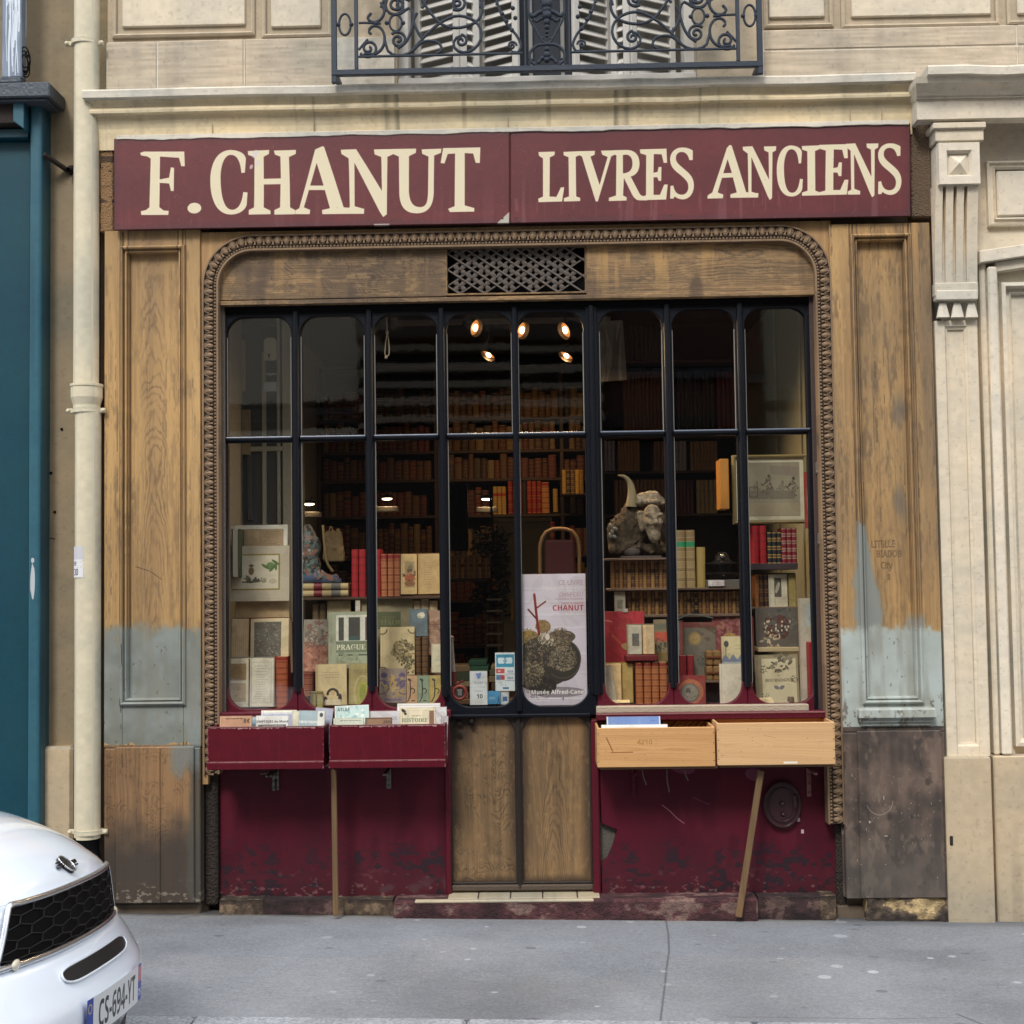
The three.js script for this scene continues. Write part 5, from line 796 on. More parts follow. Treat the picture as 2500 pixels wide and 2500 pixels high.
  const place = [['F', 342, 370, 452, 525], ['C', 514, 366, 605, 524], ['H', 606, 366, 724, 524], ['A', 722, 357, 890, 523], ['N', 833, 364, 961, 530], ['U', 958, 363, 1078, 521], ['T', 1076, 360, 1173, 518],
    ['L', 1314, 370, 1378, 494], ['I', 1376, 369, 1417, 492], ['V', 1414, 367, 1504, 492], ['R', 1487, 366, 1581, 491], ['E', 1563, 363, 1631, 489], ['S', 1637, 360, 1695, 487],
    ['a', 1728, 354, 1853, 485], ['N', 1814, 357, 1896, 489], ['C', 1897, 355, 1961, 480], ['I', 1958, 355, 2002, 478], ['E', 2000, 352, 2072, 477], ['N', 2065, 350, 2145, 482], ['S', 2144, 350, 2201, 476]];
  const x0 = 278, x1 = 2223, top = (x) => 338 - (x - 280) * 0.0195, bot = (x) => 561 - (x - 280) * 0.0175;
  const letter = (g, n, a, b, c, d, w, h) => {
    const m = (u, v) => { const x = a + u * (c - a), y = b + v * (d - b); return [(x - x0) / (x1 - x0) * w, (y - top(x)) / (bot(x) - top(x)) * h]; };
    g.beginPath();
    for (const q of G[n]) { const p = []; for (let i = 1; i < q.length; i += 2) p.push(...m(q[i], q[i + 1])); if (q[0] === 'M') g.moveTo(...p); else if (q[0] === 'L') g.lineTo(...p); else g.bezierCurveTo(...p); }
    g.closePath(); g.fill('evenodd');
  };
  const t = paintedTex(2048, 240, (u, v) => {
    const x = u * 3.9, y = v * 0.45, n = fbm(x * 3, y * 5, 4) - 0.5, f = fbm(x * 40, y * 40, 2) - 0.5; let c = mix3([108, 38, 39], [88, 28, 32], clamp(0.45 + n * 1.1)); c = c.map((q) => q * (1 + f * 0.1));
    const e = Math.min(x, 3.9 - x, y, 0.45 - y); c = mix3(c, [70, 36, 46], 0.45 * sstep(0.035, 0.0, e + 0.02 * (fbm(x * 10, y * 10) - 0.5)));
    const dr = sstep(0.6, 0.8, fbm(x * 26, y * 1.6, 3)) * sstep(0.3, 0.05, y) * (u > 0.5 ? 0.3 : 0.12); c = mix3(c, [150, 110, 116], dr); return c;
  }, (g, w, h) => {
    g.fillStyle = '#e4d6b4'; for (const p of place) letter(g, p[0], p[1], p[2], p[3], p[4], w, h);
    g.beginPath(); g.ellipse((475 - x0) / (x1 - x0) * w, (508 - top(475)) / 223 * h, 17 * 1.05, 14, 0, 0, 7); g.fill();
    g.globalAlpha = 0.16; for (let i = 0; i < 260; i++) { g.fillStyle = rnd() < 0.5 ? '#7a3c40' : '#efe4cc'; g.fillRect(rnd() * w, rnd() * h, 1 + rnd() * 2, 1 + rnd() * 4); } g.globalAlpha = 1;
    for (let i = 0; i < 30; i++) stroke(g, [[w * rnd(), h * rnd()], [w * rnd() * 0 + w * rnd(), h * rnd()]].map((p, k, a) => (k ? [a[0][0] + (rnd() - 0.5) * 26, a[0][1] + rnd() * 22] : p)), 1, 'rgba(205,176,168,.22)');
    for (const [u, v, r] of [[0.178, 0.2, 7], [0.181, 0.3, 5], [0.173, 0.34, 4]]) { g.fillStyle = 'rgba(214,204,206,.75)'; g.beginPath(); g.ellipse(u * w, v * h, r, r * 1.6, 0.4, 0, 7); g.fill(); }
    g.fillStyle = '#b9b2a2'; g.beginPath(); g.moveTo(0.496 * w, h); g.lineTo(0.4965 * w, 0.88 * h); g.lineTo(0.481 * w, h); g.fill(); g.fillStyle = 'rgba(200,190,180,.8)'; g.fillRect(0.327 * w, 0.985 * h, 40, 5);
    for (const u of [0.005, 0.349, 0.488, 0.505, 0.7, 0.995]) for (const v of [0.05, 0.95]) { g.fillStyle = 'rgba(50,26,30,.8)'; g.beginPath(); g.arc(u * w, v * h, 2.6, 0, 7); g.fill(); }
    stroke(g, [[0.505 * w, 0.76 * h], [0.506 * w, 0.86 * h]], 9, 'rgba(190,150,156,.18)'); for (let i = 0; i < 22; i++) { const x = (0.53 + rnd() * 0.4) * w; stroke(g, [[x, (0.7 + rnd() * 0.1) * h], [x, (0.84 + rnd() * 0.12) * h]], 1 + rnd() * 4, 'rgba(190,156,160,.13)'); }
  });
  const m = phys('#ffffff', 0.5, { map: t, clearcoat: 0.1, clearcoatRoughness: 0.5 }); m.bumpMap = (() => { const q = GRAIN.clone(); q.repeat.set(14, 1.6); q.needsUpdate = true; return q; })(); m.bumpScale = 0.0006;
  const z = 0.06, s = thing('shop_sign', 'long burgundy signboard with hand-painted cream serif lettering over the shop', 'sign', [X(1250, 545, z), Y(1250, 545, z), z]);
  // two boards that slope very slightly, as hung
  const board = (a, b, zz) => {
    const g = cbox(0, 1, 0, 1, z - 0.022, zz, 0.003), p = g.attributes.position, uv = new Float32Array(p.count * 2);
    for (let i = 0; i < p.count; i++) { const u = p.getX(i), v = p.getY(i), px = a + (b - a) * u, q = P(px, bot(px) + (top(px) - bot(px)) * v, zz); p.setXY(i, q.x, q.y); uv[i * 2] = (px - x0) / (x1 - x0); uv[i * 2 + 1] = v; }
    g.setAttribute('uv', new THREE.BufferAttribute(uv, 2)); g.computeVertexNormals(); part(s, 'board', g, m);
  };
  board(278, 1244, z); board(1246, 2223, z - 0.003);
}

// ---------------------------------------------------------------- book boxes and their props
function bookBox(name, label, px, zf, depth, m, group, thick = 0.014, backUp = 0) {
  const r = R(px[0], px[1], px[2], px[3], zf), b = thing(name, label, 'book box', [(r.x0 + r.x1) / 2, r.y0, zf - depth / 2], group);
  const rim = nb(mat(m === M.boxRed ? '#7a4a4c' : '#c79a62', 0.7), 0.001, 0.1), side = m === M.boxRed ? M.burg : m;
  part(b, 'front_board', uvr(rbox(r, zf - thick, zf, 0.003), r), m);
  part(b, 'back_board', uvr(cbox(r.x0, r.x1, r.y0, r.y1 + backUp, zf - depth, zf - depth + thick, 0.003), r), m);
  for (const [a, c] of [[r.x0, r.x0 + thick], [r.x1 - thick, r.x1]]) part(b, 'side_board', uvr(cbox(a, c, r.y0 + 0.001, r.y1 - 0.002 + backUp * 0.5, zf - depth + thick + 0.0005, zf - thick - 0.0005, 0.002), r), side);
  part(b, 'bottom_board', cbox(r.x0 + thick, r.x1 - thick, r.y0 + 0.002, r.y0 + 0.014, zf - depth + thick, zf - thick, 0.002), side);
  if (m === M.boxRed) { const lowR = { ...r, y0: r.y0 - 0.2, y1: r.y1 + 0.05 }; part(b, 'rim', cbox(r.x0, r.x1, r.y1 + 0.0005, r.y1 + 0.004, zf - thick, zf + 0.0008, 0.001), rim); part(b, 'batten', uvr(cbox(r.x0 - 0.002, r.x1 + 0.002, r.y0 - 0.004, r.y0 + 0.03, zf + 0.0005, zf + 0.014, 0.003), lowR), m); part(b, 'chipped_edge', cbox(r.x0, r.x1, r.y0 + 0.0305, r.y0 + 0.033, zf + 0.0003, zf + 0.004, 0.001), M.burgEdge); }
  else { part(b, 'corner_pin', merge(...[0.15, 0.35, 0.6, 0.85].map((t) => sph(0.0025, r.x0 + 0.006, mix(r.y0, r.y1, t), zf, 6, 4)), ...[0.15, 0.35, 0.6, 0.85].map((t) => sph(0.0025, r.x1 - 0.006, mix(r.y0, r.y1, t), zf, 6, 4))), M.darkwood); part(b, 'under_board', cbox(r.x0 + 0.01, r.x1 + 0.012, r.y0 - 0.012, r.y0 - 0.001, zf - depth, zf - 0.02, 0.003), M.stick); }
  return r;
}
const bx1 = bookBox('red_book_box', 'chipped burgundy book box beside the left pilaster', [507, 1776, 790, 1876], 0.2, 0.26, M.boxRed);
const bx2 = bookBox('red_book_box', 'chipped burgundy book box next to the shop door', [804, 1771, 1087, 1872], 0.2, 0.26, M.boxRed);
const bx3 = bookBox('wooden_book_box', 'open pine box holding a blue folder next to the shop door', [1458, 1776, 1746, 1873], 0.17, 0.25, M.pineA, undefined, 0.01, 0.005);
const bx4 = bookBox('wooden_book_box', 'paler empty pine box beside the right pilaster', [1751, 1764, 2039, 1868], 0.172, 0.25, M.pineB, undefined, 0.01, 0.004);
{
  const stick = (a, b, zt, zb, label, w = 0.026) => { const A = P(a[0], a[1], zt), B = P(b[0], b[1], zb); const g = bar([B.x, B.y, zb], [A.x, A.y, zt], w, 0.018); const s = solo('prop_stick', uvm(g), M.stick, label, 'prop stick'); };
  stick([815, 1878], [820, 2236], 0.1, 0.085, 'upright wooden stick propping the burgundy box near the door'); stick([1858, 1880], [1803, 2239], 0.1, 0.09, 'slanting wooden stick propping the pine box before the oval plate', 0.03);
  const bd = R(800, 1873, 806, 1885, 0.05); solo('bearer_bar', cbox(X(508, 1880, .05), X(1087, 1880, .05), bx2.y0 - 0.02, bx2.y0 - 0.006, 0.0, 0.02, 0.002), M.steel, 'thin metal bar carrying both burgundy book boxes', 'bar');
}
// ---------------------------------------------------------------- print for covers, pages, stickers and the poster
const ATL = 2048, atlasCanvas = document.createElement('canvas'); atlasCanvas.width = atlasCanvas.height = ATL;
const AG = atlasCanvas.getContext('2d'); AG.fillStyle = '#cbbd9c'; AG.fillRect(0, 0, ATL, ATL);
let ax = 2, ay = 2, ah = 0;
function cell(w, h, draw) {
  w = Math.round(w); h = Math.round(h);
  if (ax + w + 4 > ATL) { ax = 2; ay += ah + 4; ah = 0; }
  AG.save(); AG.beginPath(); AG.rect(ax - 1, ay - 1, w + 2, h + 2); AG.clip(); AG.translate(ax, ay); draw(AG, w, h);
  for (let i = 0; i < 22; i++) { AG.fillStyle = rnd() < 0.75 ? 'rgba(70,44,20,.05)' : 'rgba(255,246,220,.03)'; AG.beginPath(); AG.ellipse(rnd() * w, rnd() * h, 4 + rnd() * w * 0.3, 4 + rnd() * h * 0.2, rnd() * 3, 0, 7); AG.fill(); }
  AG.strokeStyle = 'rgba(70,48,26,.3)'; AG.lineWidth = 2.5; AG.strokeRect(0, 0, w, h); AG.fillStyle = 'rgba(40,26,14,.12)'; AG.fillRect(w * 0.055, 0, 2.5, h); AG.globalAlpha = 0.05; for (let i = 0; i < 160; i++) { AG.fillStyle = rnd() < 0.6 ? '#3a2c1c' : '#fff'; AG.fillRect(rnd() * w, rnd() * h, 1 + rnd() * 5, 1 + rnd() * 5); } AG.globalAlpha = 1;
  AG.restore();
  const c = { u0: ax / ATL, u1: (ax + w) / ATL, v1: 1 - ay / ATL, v0: 1 - (ay + h) / ATL }; ax += w + 4; ah = Math.max(ah, h); return c;
}
const fill = (g, w, h, c) => { g.fillStyle = c; g.fillRect(-1, -1, w + 2, h + 2); };
const lines = (g, x0, y0, x1, n, dy, c = 'rgba(70,60,50,.6)', th = 1.4) => { g.fillStyle = c; for (let i = 0; i < n; i++) { let x = x0 + (rnd() * 0.2) * (x1 - x0); const e = x1 - (rnd() * 0.25) * (x1 - x0); while (x < e) { const l = 3 + rnd() * 8; g.fillRect(x, y0 + i * dy, Math.min(l, e - x), th); x += l + 2; } } };
const txt = (g, s, x, y, px, c, f = 'serif', al = 'center', wgt = '') => { g.fillStyle = c; g.font = `${wgt} ${px}px ${f}`; g.textAlign = al; g.fillText(s, x, y); };
const engrave = (g, x, y, w, h, cols) => { g.save(); g.beginPath(); g.rect(x, y, w, h); g.clip(); g.fillStyle = cols[0]; g.fillRect(x, y, w, h); for (let i = 0; i < w * h / 26; i++) { g.strokeStyle = pick(cols); g.globalAlpha = 0.35 + rnd() * 0.5; g.lineWidth = 0.6 + rnd() * 2; const a = x + rnd() * w, b = y + rnd() * h, n = fbm(a * 0.06, b * 0.06, 2) * 9; g.beginPath(); g.moveTo(a, b); g.lineTo(a + Math.cos(n) * 9, b + Math.sin(n) * 7); g.stroke(); } g.globalAlpha = 1; g.restore(); };
const blob = (g, x, y, rx, ry, c, a = 0) => { g.fillStyle = c; g.beginPath(); g.ellipse(x, y, rx, ry, a, 0, 7); g.fill(); };
const leafy = (g, x, y, r, n, c) => { for (let i = 0; i < n; i++) { const a = rnd() * 6.3, d = r * Math.sqrt(rnd()); blob(g, x + Math.cos(a) * d, y + Math.sin(a) * d, r * 0.12 + rnd() * r * 0.12, r * 0.06 + rnd() * r * 0.06, pick(c), rnd() * 3); } };
const atlasTex = new THREE.CanvasTexture(atlasCanvas); atlasTex.colorSpace = THREE.SRGBColorSpace; atlasTex.magFilter = THREE.LinearFilter;
const MPRINT = new THREE.MeshStandardMaterial({ map: atlasTex, roughness: 0.55 }), MMATT = new THREE.MeshStandardMaterial({ map: atlasTex, roughness: 0.8 });
const MPAGE = nb(mat('#ddceae', 0.9), 0.001, 0.02);
// front of a box reads the cell, the other faces its corner
function uvCell(g, r, c, edge = 0.05) {
  g = ni(g); const p = g.attributes.position, n = g.attributes.normal, uv = new Float32Array(p.count * 2);
  for (let i = 0; i < p.count; i++) {
    const f = n.getZ(i) > 0.5, u = f ? clamp((p.getX(i) - r.x0) / (r.x1 - r.x0)) : edge, v = f ? clamp((p.getY(i) - r.y0) / (r.y1 - r.y0)) : edge;
    uv[i * 2] = mix(c.u0, c.u1, u); uv[i * 2 + 1] = mix(c.v0, c.v1, v);
  }
  g.setAttribute('uv', new THREE.BufferAttribute(uv, 2)); return g;
}
const dims = (px, z) => { const r = R(...px, z); return { r, w: r.x1 - r.x0, h: r.y1 - r.y0, pos: [(r.x0 + r.x1) / 2, r.y0, z] }; };
// closed book that shows its front cover
function book(label, px, z, draw, o = {}) {
  const { w, h, pos } = dims(px, z), t = o.t ?? 0.022, b = thing('book', label, 'book', pos, o.group), q = { x0: -w / 2, x1: w / 2, y0: 0, y1: h }, c = cell((px[2] - px[0]) * 1.35, (px[3] - px[1]) * 1.35, draw);
  local(b, 'cover', merge(uvCell(cbox(q.x0, q.x1, 0, h, -0.003, 0, 0.001), q, c, o.edge), uvCell(cbox(q.x0, q.x1, 0, h, -t, -t + 0.003, 0.001), { ...q, x0: 9, x1: 10 }, c, o.edge), uvCell(cbox(q.x0, q.x0 + 0.003, 0, h, -t + 0.003, -0.003, 0.0008), { ...q, x0: 9, x1: 10 }, c, o.edge)), o.m ?? MPRINT);
  local(b, 'pages', cbox(q.x0 + 0.0032, q.x1 - 0.004, 0.003, h - 0.003, -t + 0.0032, -0.0032, 0.0005), MPAGE);
  b.rotation.set(o.lean ?? -0.1, o.yaw ?? (rnd() - 0.5) * 0.16, o.roll ?? (rnd() - 0.5) * 0.03); return b;
}
// single sheet, card or booklet
function card(name, label, cat, px, z, draw, o = {}) {
  const { w, h, pos } = dims(px, z), t = o.t ?? 0.003, q = { x0: -w / 2, x1: w / 2, y0: 0, y1: h }, c = cell((px[2] - px[0]) * (o.res ?? 1.35), (px[3] - px[1]) * (o.res ?? 1.35), draw), g = uvCell(cbox(q.x0, q.x1, 0, h, -t, 0, 0.0006), q, c, o.edge);
  const m = new THREE.Mesh(g, o.m ?? MPRINT); m.name = numbered(name); m.position.set(...pos); m.rotation.set(o.lean ?? -0.08, o.yaw ?? 0, o.roll ?? 0); m.castShadow = m.receiveShadow = true; tagIt(m, label, cat, o.group); scene.add(m); return m;
}
function openBook(label, px, z, left, right, o = {}) {
  const { w, h, pos } = dims(px, z), b = thing('open_book', label, 'book', pos), split = o.split ?? 0.5;
  const half = (a, c, draw, yaw, nm) => { const ww = (c - a), q = { x0: 0, x1: ww, y0: 0, y1: h - 0.006 }, ce = cell(ww / w * (px[2] - px[0]) * 1.35, (px[3] - px[1]) * 1.35, draw), g = uvCell(cbox(0, ww, 0.002, h - 0.006, -(o.t ?? 0.014), 0, 0.003), q, ce, 0.03); if (yaw > 0) { g.rotateY(yaw); g.translate(a, 0, -Math.sin(yaw) * 0 + 0.0); } else { g.translate(-ww, 0, 0); g.rotateY(yaw); g.translate(c, 0, 0); } local(b, nm, g, MMATT); };
  const s = -w / 2 + w * split; half(-w / 2, s, left, 0.16, 'left_page'); half(s, w / 2, right, -0.16, 'right_page');
  local(b, 'cover', cbox(-w / 2 - 0.004, w / 2 + 0.004, 0, h, -(o.t ?? 0.014) - 0.022, -(o.t ?? 0.014) - 0.018, 0.001), nb(mat(o.col ?? '#6a2a20', 0.6), 0.001, 0.05));
  b.rotation.set(o.lean ?? -0.1, o.yaw ?? 0, 0); return b;
}
// book seen from its spine, with raised bands, gilt lines and a title panel
const MSPINE = new THREE.MeshStandardMaterial({ vertexColors: true, roughness: 0.5 }); MSPINE.bumpMap = rep(NOISE, 0.06); MSPINE.bumpScale = 0.0015;
function spineGeo(w, h, d, o) {
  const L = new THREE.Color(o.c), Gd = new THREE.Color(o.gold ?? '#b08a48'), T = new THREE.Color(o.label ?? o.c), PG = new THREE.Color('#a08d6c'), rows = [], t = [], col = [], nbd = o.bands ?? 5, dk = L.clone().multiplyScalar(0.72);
  let y = 0; const add = (dy, c, b = 0) => { rows.push([y, y + dy, c, b]); y += dy; };
  const gap = (1 - nbd * 0.026) / (nbd + 1);
  for (let k = 0; k <= nbd; k++) {
    const tl = o.label && k === nbd - 1;
    if (o.gilt !== false) { add(gap * 0.1, L); add(gap * 0.08, Gd); add(gap * 0.64, tl ? T : o.orn && k !== nbd ? Gd.clone().lerp(L, 0.55) : L); add(gap * 0.08, Gd); add(gap * 0.1, L); } else add(gap, tl ? T : L);
    if (k < nbd) add(0.026, nbd ? dk.clone().lerp(Gd, o.gilt === false ? 0.05 : 0.35) : L, 0.0022);
  }
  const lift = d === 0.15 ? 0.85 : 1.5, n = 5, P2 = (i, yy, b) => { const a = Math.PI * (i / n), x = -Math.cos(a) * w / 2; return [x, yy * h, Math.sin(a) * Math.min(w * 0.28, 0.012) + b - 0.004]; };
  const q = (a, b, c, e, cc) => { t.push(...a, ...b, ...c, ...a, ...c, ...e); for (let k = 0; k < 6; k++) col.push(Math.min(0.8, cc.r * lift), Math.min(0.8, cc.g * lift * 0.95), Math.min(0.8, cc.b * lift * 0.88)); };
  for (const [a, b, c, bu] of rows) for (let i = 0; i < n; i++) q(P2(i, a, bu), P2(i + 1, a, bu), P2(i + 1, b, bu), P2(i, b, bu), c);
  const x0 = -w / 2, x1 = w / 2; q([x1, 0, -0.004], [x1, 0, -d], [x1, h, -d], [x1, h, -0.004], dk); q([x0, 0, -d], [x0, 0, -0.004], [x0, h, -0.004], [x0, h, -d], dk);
  q([x0, h * 0.985, -0.004], [x1, h * 0.985, -0.004], [x1, h * 0.985, -d], [x0, h * 0.985, -d], PG);
  const g = flat(t); g.setAttribute('color', new THREE.Float32BufferAttribute(col, 3)); return uvm(g);
}
const LEATHER = ['#5a3a22', '#6e4526', '#4a2a1a', '#7c5a34', '#3a2016', '#8a6a40', '#5c1f1a', '#2c2a26', '#70301f', '#94784c', '#4f3d2a', '#66402a'];
const TONE = { '#5a3a22': 'brown', '#6e4526': 'chestnut', '#4a2a1a': 'dark brown', '#7c5a34': 'tan', '#3a2016': 'blackish brown', '#8a6a40': 'light tan', '#5c1f1a': 'dark red', '#2c2a26': 'black', '#70301f': 'rust-coloured', '#94784c': 'buff', '#4f3d2a': 'olive brown', '#66402a': 'russet', '#7a2a1c': 'brick red', '#6b4a28': 'mid brown', '#5a3c20': 'brown', '#7a5832': 'tan', '#4c3018': 'dark brown', '#80603a': 'light tan', '#3c2614': 'blackish brown', '#141210': 'black' };
const toned = (s, c) => s.replace('%', TONE[c] ?? 'old');
const protoCache = new Map();
function spineBook(w, h, d, o, label, pos, group, name = 'book') {
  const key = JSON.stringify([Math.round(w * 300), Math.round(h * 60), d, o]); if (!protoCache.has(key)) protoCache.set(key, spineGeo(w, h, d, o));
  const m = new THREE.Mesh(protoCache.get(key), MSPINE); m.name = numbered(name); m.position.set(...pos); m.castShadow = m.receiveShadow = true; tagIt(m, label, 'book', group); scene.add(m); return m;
}
// a row of spines between two photo columns
function spineRow(px, z, n, styles, label, group, o = {}) {
  const r = R(...px, z), W = r.x1 - r.x0, w = W / n;
  for (let i = 0; i < n; i++) { const s = typeof styles === 'function' ? styles(i) : styles[i % styles.length], h = (r.y1 - r.y0) * (1 - (o.vary ?? 0.04) * rnd()); const m = spineBook(w * 0.93, h, o.d ?? 0.12, s, toned(label, s.c), [r.x0 + w * (i + 0.5), r.y0, z], label.includes('%') ? toned(label, s.c).replace(/(book|spine)/, '$1s') : group); m.rotation.z = (rnd() - 0.5) * 0.015; m.position.z += (rnd() - 0.5) * 0.006; }
}

// ---------------------------------------------------------------- the room behind the window
const xWL = -1.5, xWR = 1.58, yFl = yS0 + 0.1, yCe = 3.3, zBk = -3.62;
{
  const room = thing('shop_room', 'dim interior walls, floor and ceiling of the bookshop', 'room', [0, yFl, -2], undefined, 'structure');
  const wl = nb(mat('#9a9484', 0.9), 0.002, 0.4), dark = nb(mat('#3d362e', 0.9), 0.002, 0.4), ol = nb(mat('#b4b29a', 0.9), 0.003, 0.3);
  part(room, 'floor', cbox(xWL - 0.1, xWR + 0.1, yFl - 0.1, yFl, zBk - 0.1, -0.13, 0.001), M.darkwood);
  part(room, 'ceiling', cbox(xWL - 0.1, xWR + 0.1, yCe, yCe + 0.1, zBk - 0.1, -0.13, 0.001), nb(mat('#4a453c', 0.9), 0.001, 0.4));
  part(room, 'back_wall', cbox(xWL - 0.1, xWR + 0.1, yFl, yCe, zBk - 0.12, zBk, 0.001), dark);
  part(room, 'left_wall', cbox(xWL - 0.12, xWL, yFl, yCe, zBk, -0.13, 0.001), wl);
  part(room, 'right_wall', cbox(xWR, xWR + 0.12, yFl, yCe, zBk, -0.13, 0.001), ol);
  part(room, 'wall_conduit', merge(cbox(xWR - 0.012, xWR - 0.001, yFl, yCe, -0.9, -0.86, 0.002), cbox(xWR - 0.02, xWR - 0.001, yFl, yCe, -1.75, -1.6, 0.004)), ol);
}
// back bookcase
const zBC = -3.3, rowY = { C: Y(1180, 1256, zBC), B: Y(1180, 1168, zBC), A: Y(1180, 1099, zBC) };
{
  const bc = thing('bookcase', 'tall dark wooden bookcase across the back of the shop', 'bookcase', [0, yFl, zBC - 0.15]);
  const ys = [rowY.A + 0.24, rowY.A, rowY.B, rowY.C, rowY.C - 0.3, rowY.C - 0.62, rowY.C - 0.95, rowY.C - 1.28, rowY.C - 1.6, yCe - 0.1];
  const wd = nb(mat('#4a3322', 0.6), 0.002, 0.2);
  for (const y of ys) part(bc, 'shelf_board', cbox(xWL + 0.01, xWR - 0.01, y - 0.022, y - 0.001, zBC - 0.3, zBC + 0.015, 0.003), wd);
  for (const x of [xWL + 0.02, -0.62, 0.3, 0.95, xWR - 0.03]) part(bc, 'upright', cbox(x - 0.014, x + 0.014, yFl, yCe - 0.12, zBC - 0.3, zBC + 0.01, 0.003), wd);
  part(bc, 'back_panel', cbox(xWL + 0.01, xWR - 0.01, yFl, yCe - 0.1, zBC - 0.31, zBC - 0.301, 0.001), M.darkwood);
  const row = (y, hMax, x0, x1, fn) => { let x = x0; while (x < x1) { const w = rr(0.036, 0.06), h = hMax * rr(0.72, 1); if (![-0.62, 0.3, 0.95].some((u) => Math.abs(u - x - w / 2) < w / 2 + 0.015)) fn(x + w / 2, w, h); x += w + 0.002; } };
  const st = (x) => { const rr0 = fbm(x * 2.1 + 7, 3.3, 2); const c = rr0 > 0.55 ? pick(['#70301f', '#5c1f1a', '#7a2a1c', '#6e4526']) : pick(LEATHER); return { c, label: rnd() < 0.5 ? pick(['#7a1f18', '#22201c', '#8a5a20', c]) : undefined, bands: pick([4, 5]), gold: pick(['#a8803c', '#8a6a38']) }; };
  const bay = (x) => (x < -0.62 ? 'behind the left window' : x < 0.3 ? 'behind the door glass' : x < 0.95 ? 'behind the sixth and seventh panes' : 'in the far right corner');
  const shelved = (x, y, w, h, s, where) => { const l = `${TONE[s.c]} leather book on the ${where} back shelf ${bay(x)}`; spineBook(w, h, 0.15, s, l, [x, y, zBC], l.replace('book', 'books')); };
  row(rowY.B, 0.18, xWL + 0.05, xWR - 0.08, (x, w, h) => shelved(x, rowY.B, w, h, st(x), 'upper'));
  row(rowY.C, 0.2, xWL + 0.05, -0.24, (x, w, h) => shelved(x, rowY.C, w, h, st(x + 3), 'lower'));
  row(rowY.C, 0.2, 0.36, xWR - 0.08, (x, w, h) => shelved(x, rowY.C, w, h, st(x + 5), 'lower'));
  spineRow([1203, 1186, 1236, 1256], zBC, 3, [{ c: '#b08a4a', label: '#a03a1c', bands: 4, gold: '#c8a050' }], 'tall tan gilt book in the lit gap of the back shelf', 'tan gilt books on the back shelf', { d: 0.16 });
  spineRow([1240, 1172, 1322, 1254], zBC, 7, (i) => ({ c: ['#8a2016', '#7c1c14', '#9a2a18', '#2c2018', '#92281a', '#9c2c1c', '#8a1c14'][i], bands: 3, gold: '#b06a30', gilt: i !== 3 }), 'glowing red leather book in the lit gap of the back shelf', 'red books on the back shelf', { d: 0.16 });
  spineRow([1322, 1174, 1342, 1253], zBC, 1, [{ c: '#93241a', gold: '#d8a860', bands: 5, orn: true }], 'wide red book with gilt bands beside the glowing red books', undefined);
  spineRow([1350, 1192, 1362, 1250], zBC, 1, [{ c: '#a8843a', bands: 2 }], 'thin ochre book standing apart right of the red books', undefined);
  spineRow([1372, 1146, 1425, 1205], -3.0, 5, (i) => ({ c: ['#b08838', '#3a2818', '#6a4a24', '#b8903c', '#8a6428'][i], bands: 3 }), 'ochre spine on the small bracket shelf by the door', 'ochre books on a bracket shelf');
  const bs = R(1368, 1205, 1430, 1209, -3.0); solo('bracket_shelf', rbox(bs, -3.2, -2.99, 0.002), wd, 'small bracket shelf carrying ochre books behind the door glass', 'shelf');
  // rows too dim to tell apart
  const dim = [], pg = new Map();
  for (const [y, h] of [[rowY.A + 0.24, 0.22], [rowY.A, 0.22], [rowY.C - 0.3, 0.25], [rowY.C - 0.62, 0.27], [rowY.C - 0.95, 0.27], [rowY.C - 1.28, 0.27], [rowY.C - 1.6, 0.26]])
    row(y, h, xWL + 0.05, xWR - 0.08, (x, w, hh) => { const g = spineGeo(w, hh, 0.15, st(x + y * 3)); g.translate(x, y, zBC); dim.push(g); });
  solo('shelved_books', merge(dim), MSPINE, 'dim rows of old bindings filling the rest of the back bookcase', 'books', undefined, 'stuff');
}
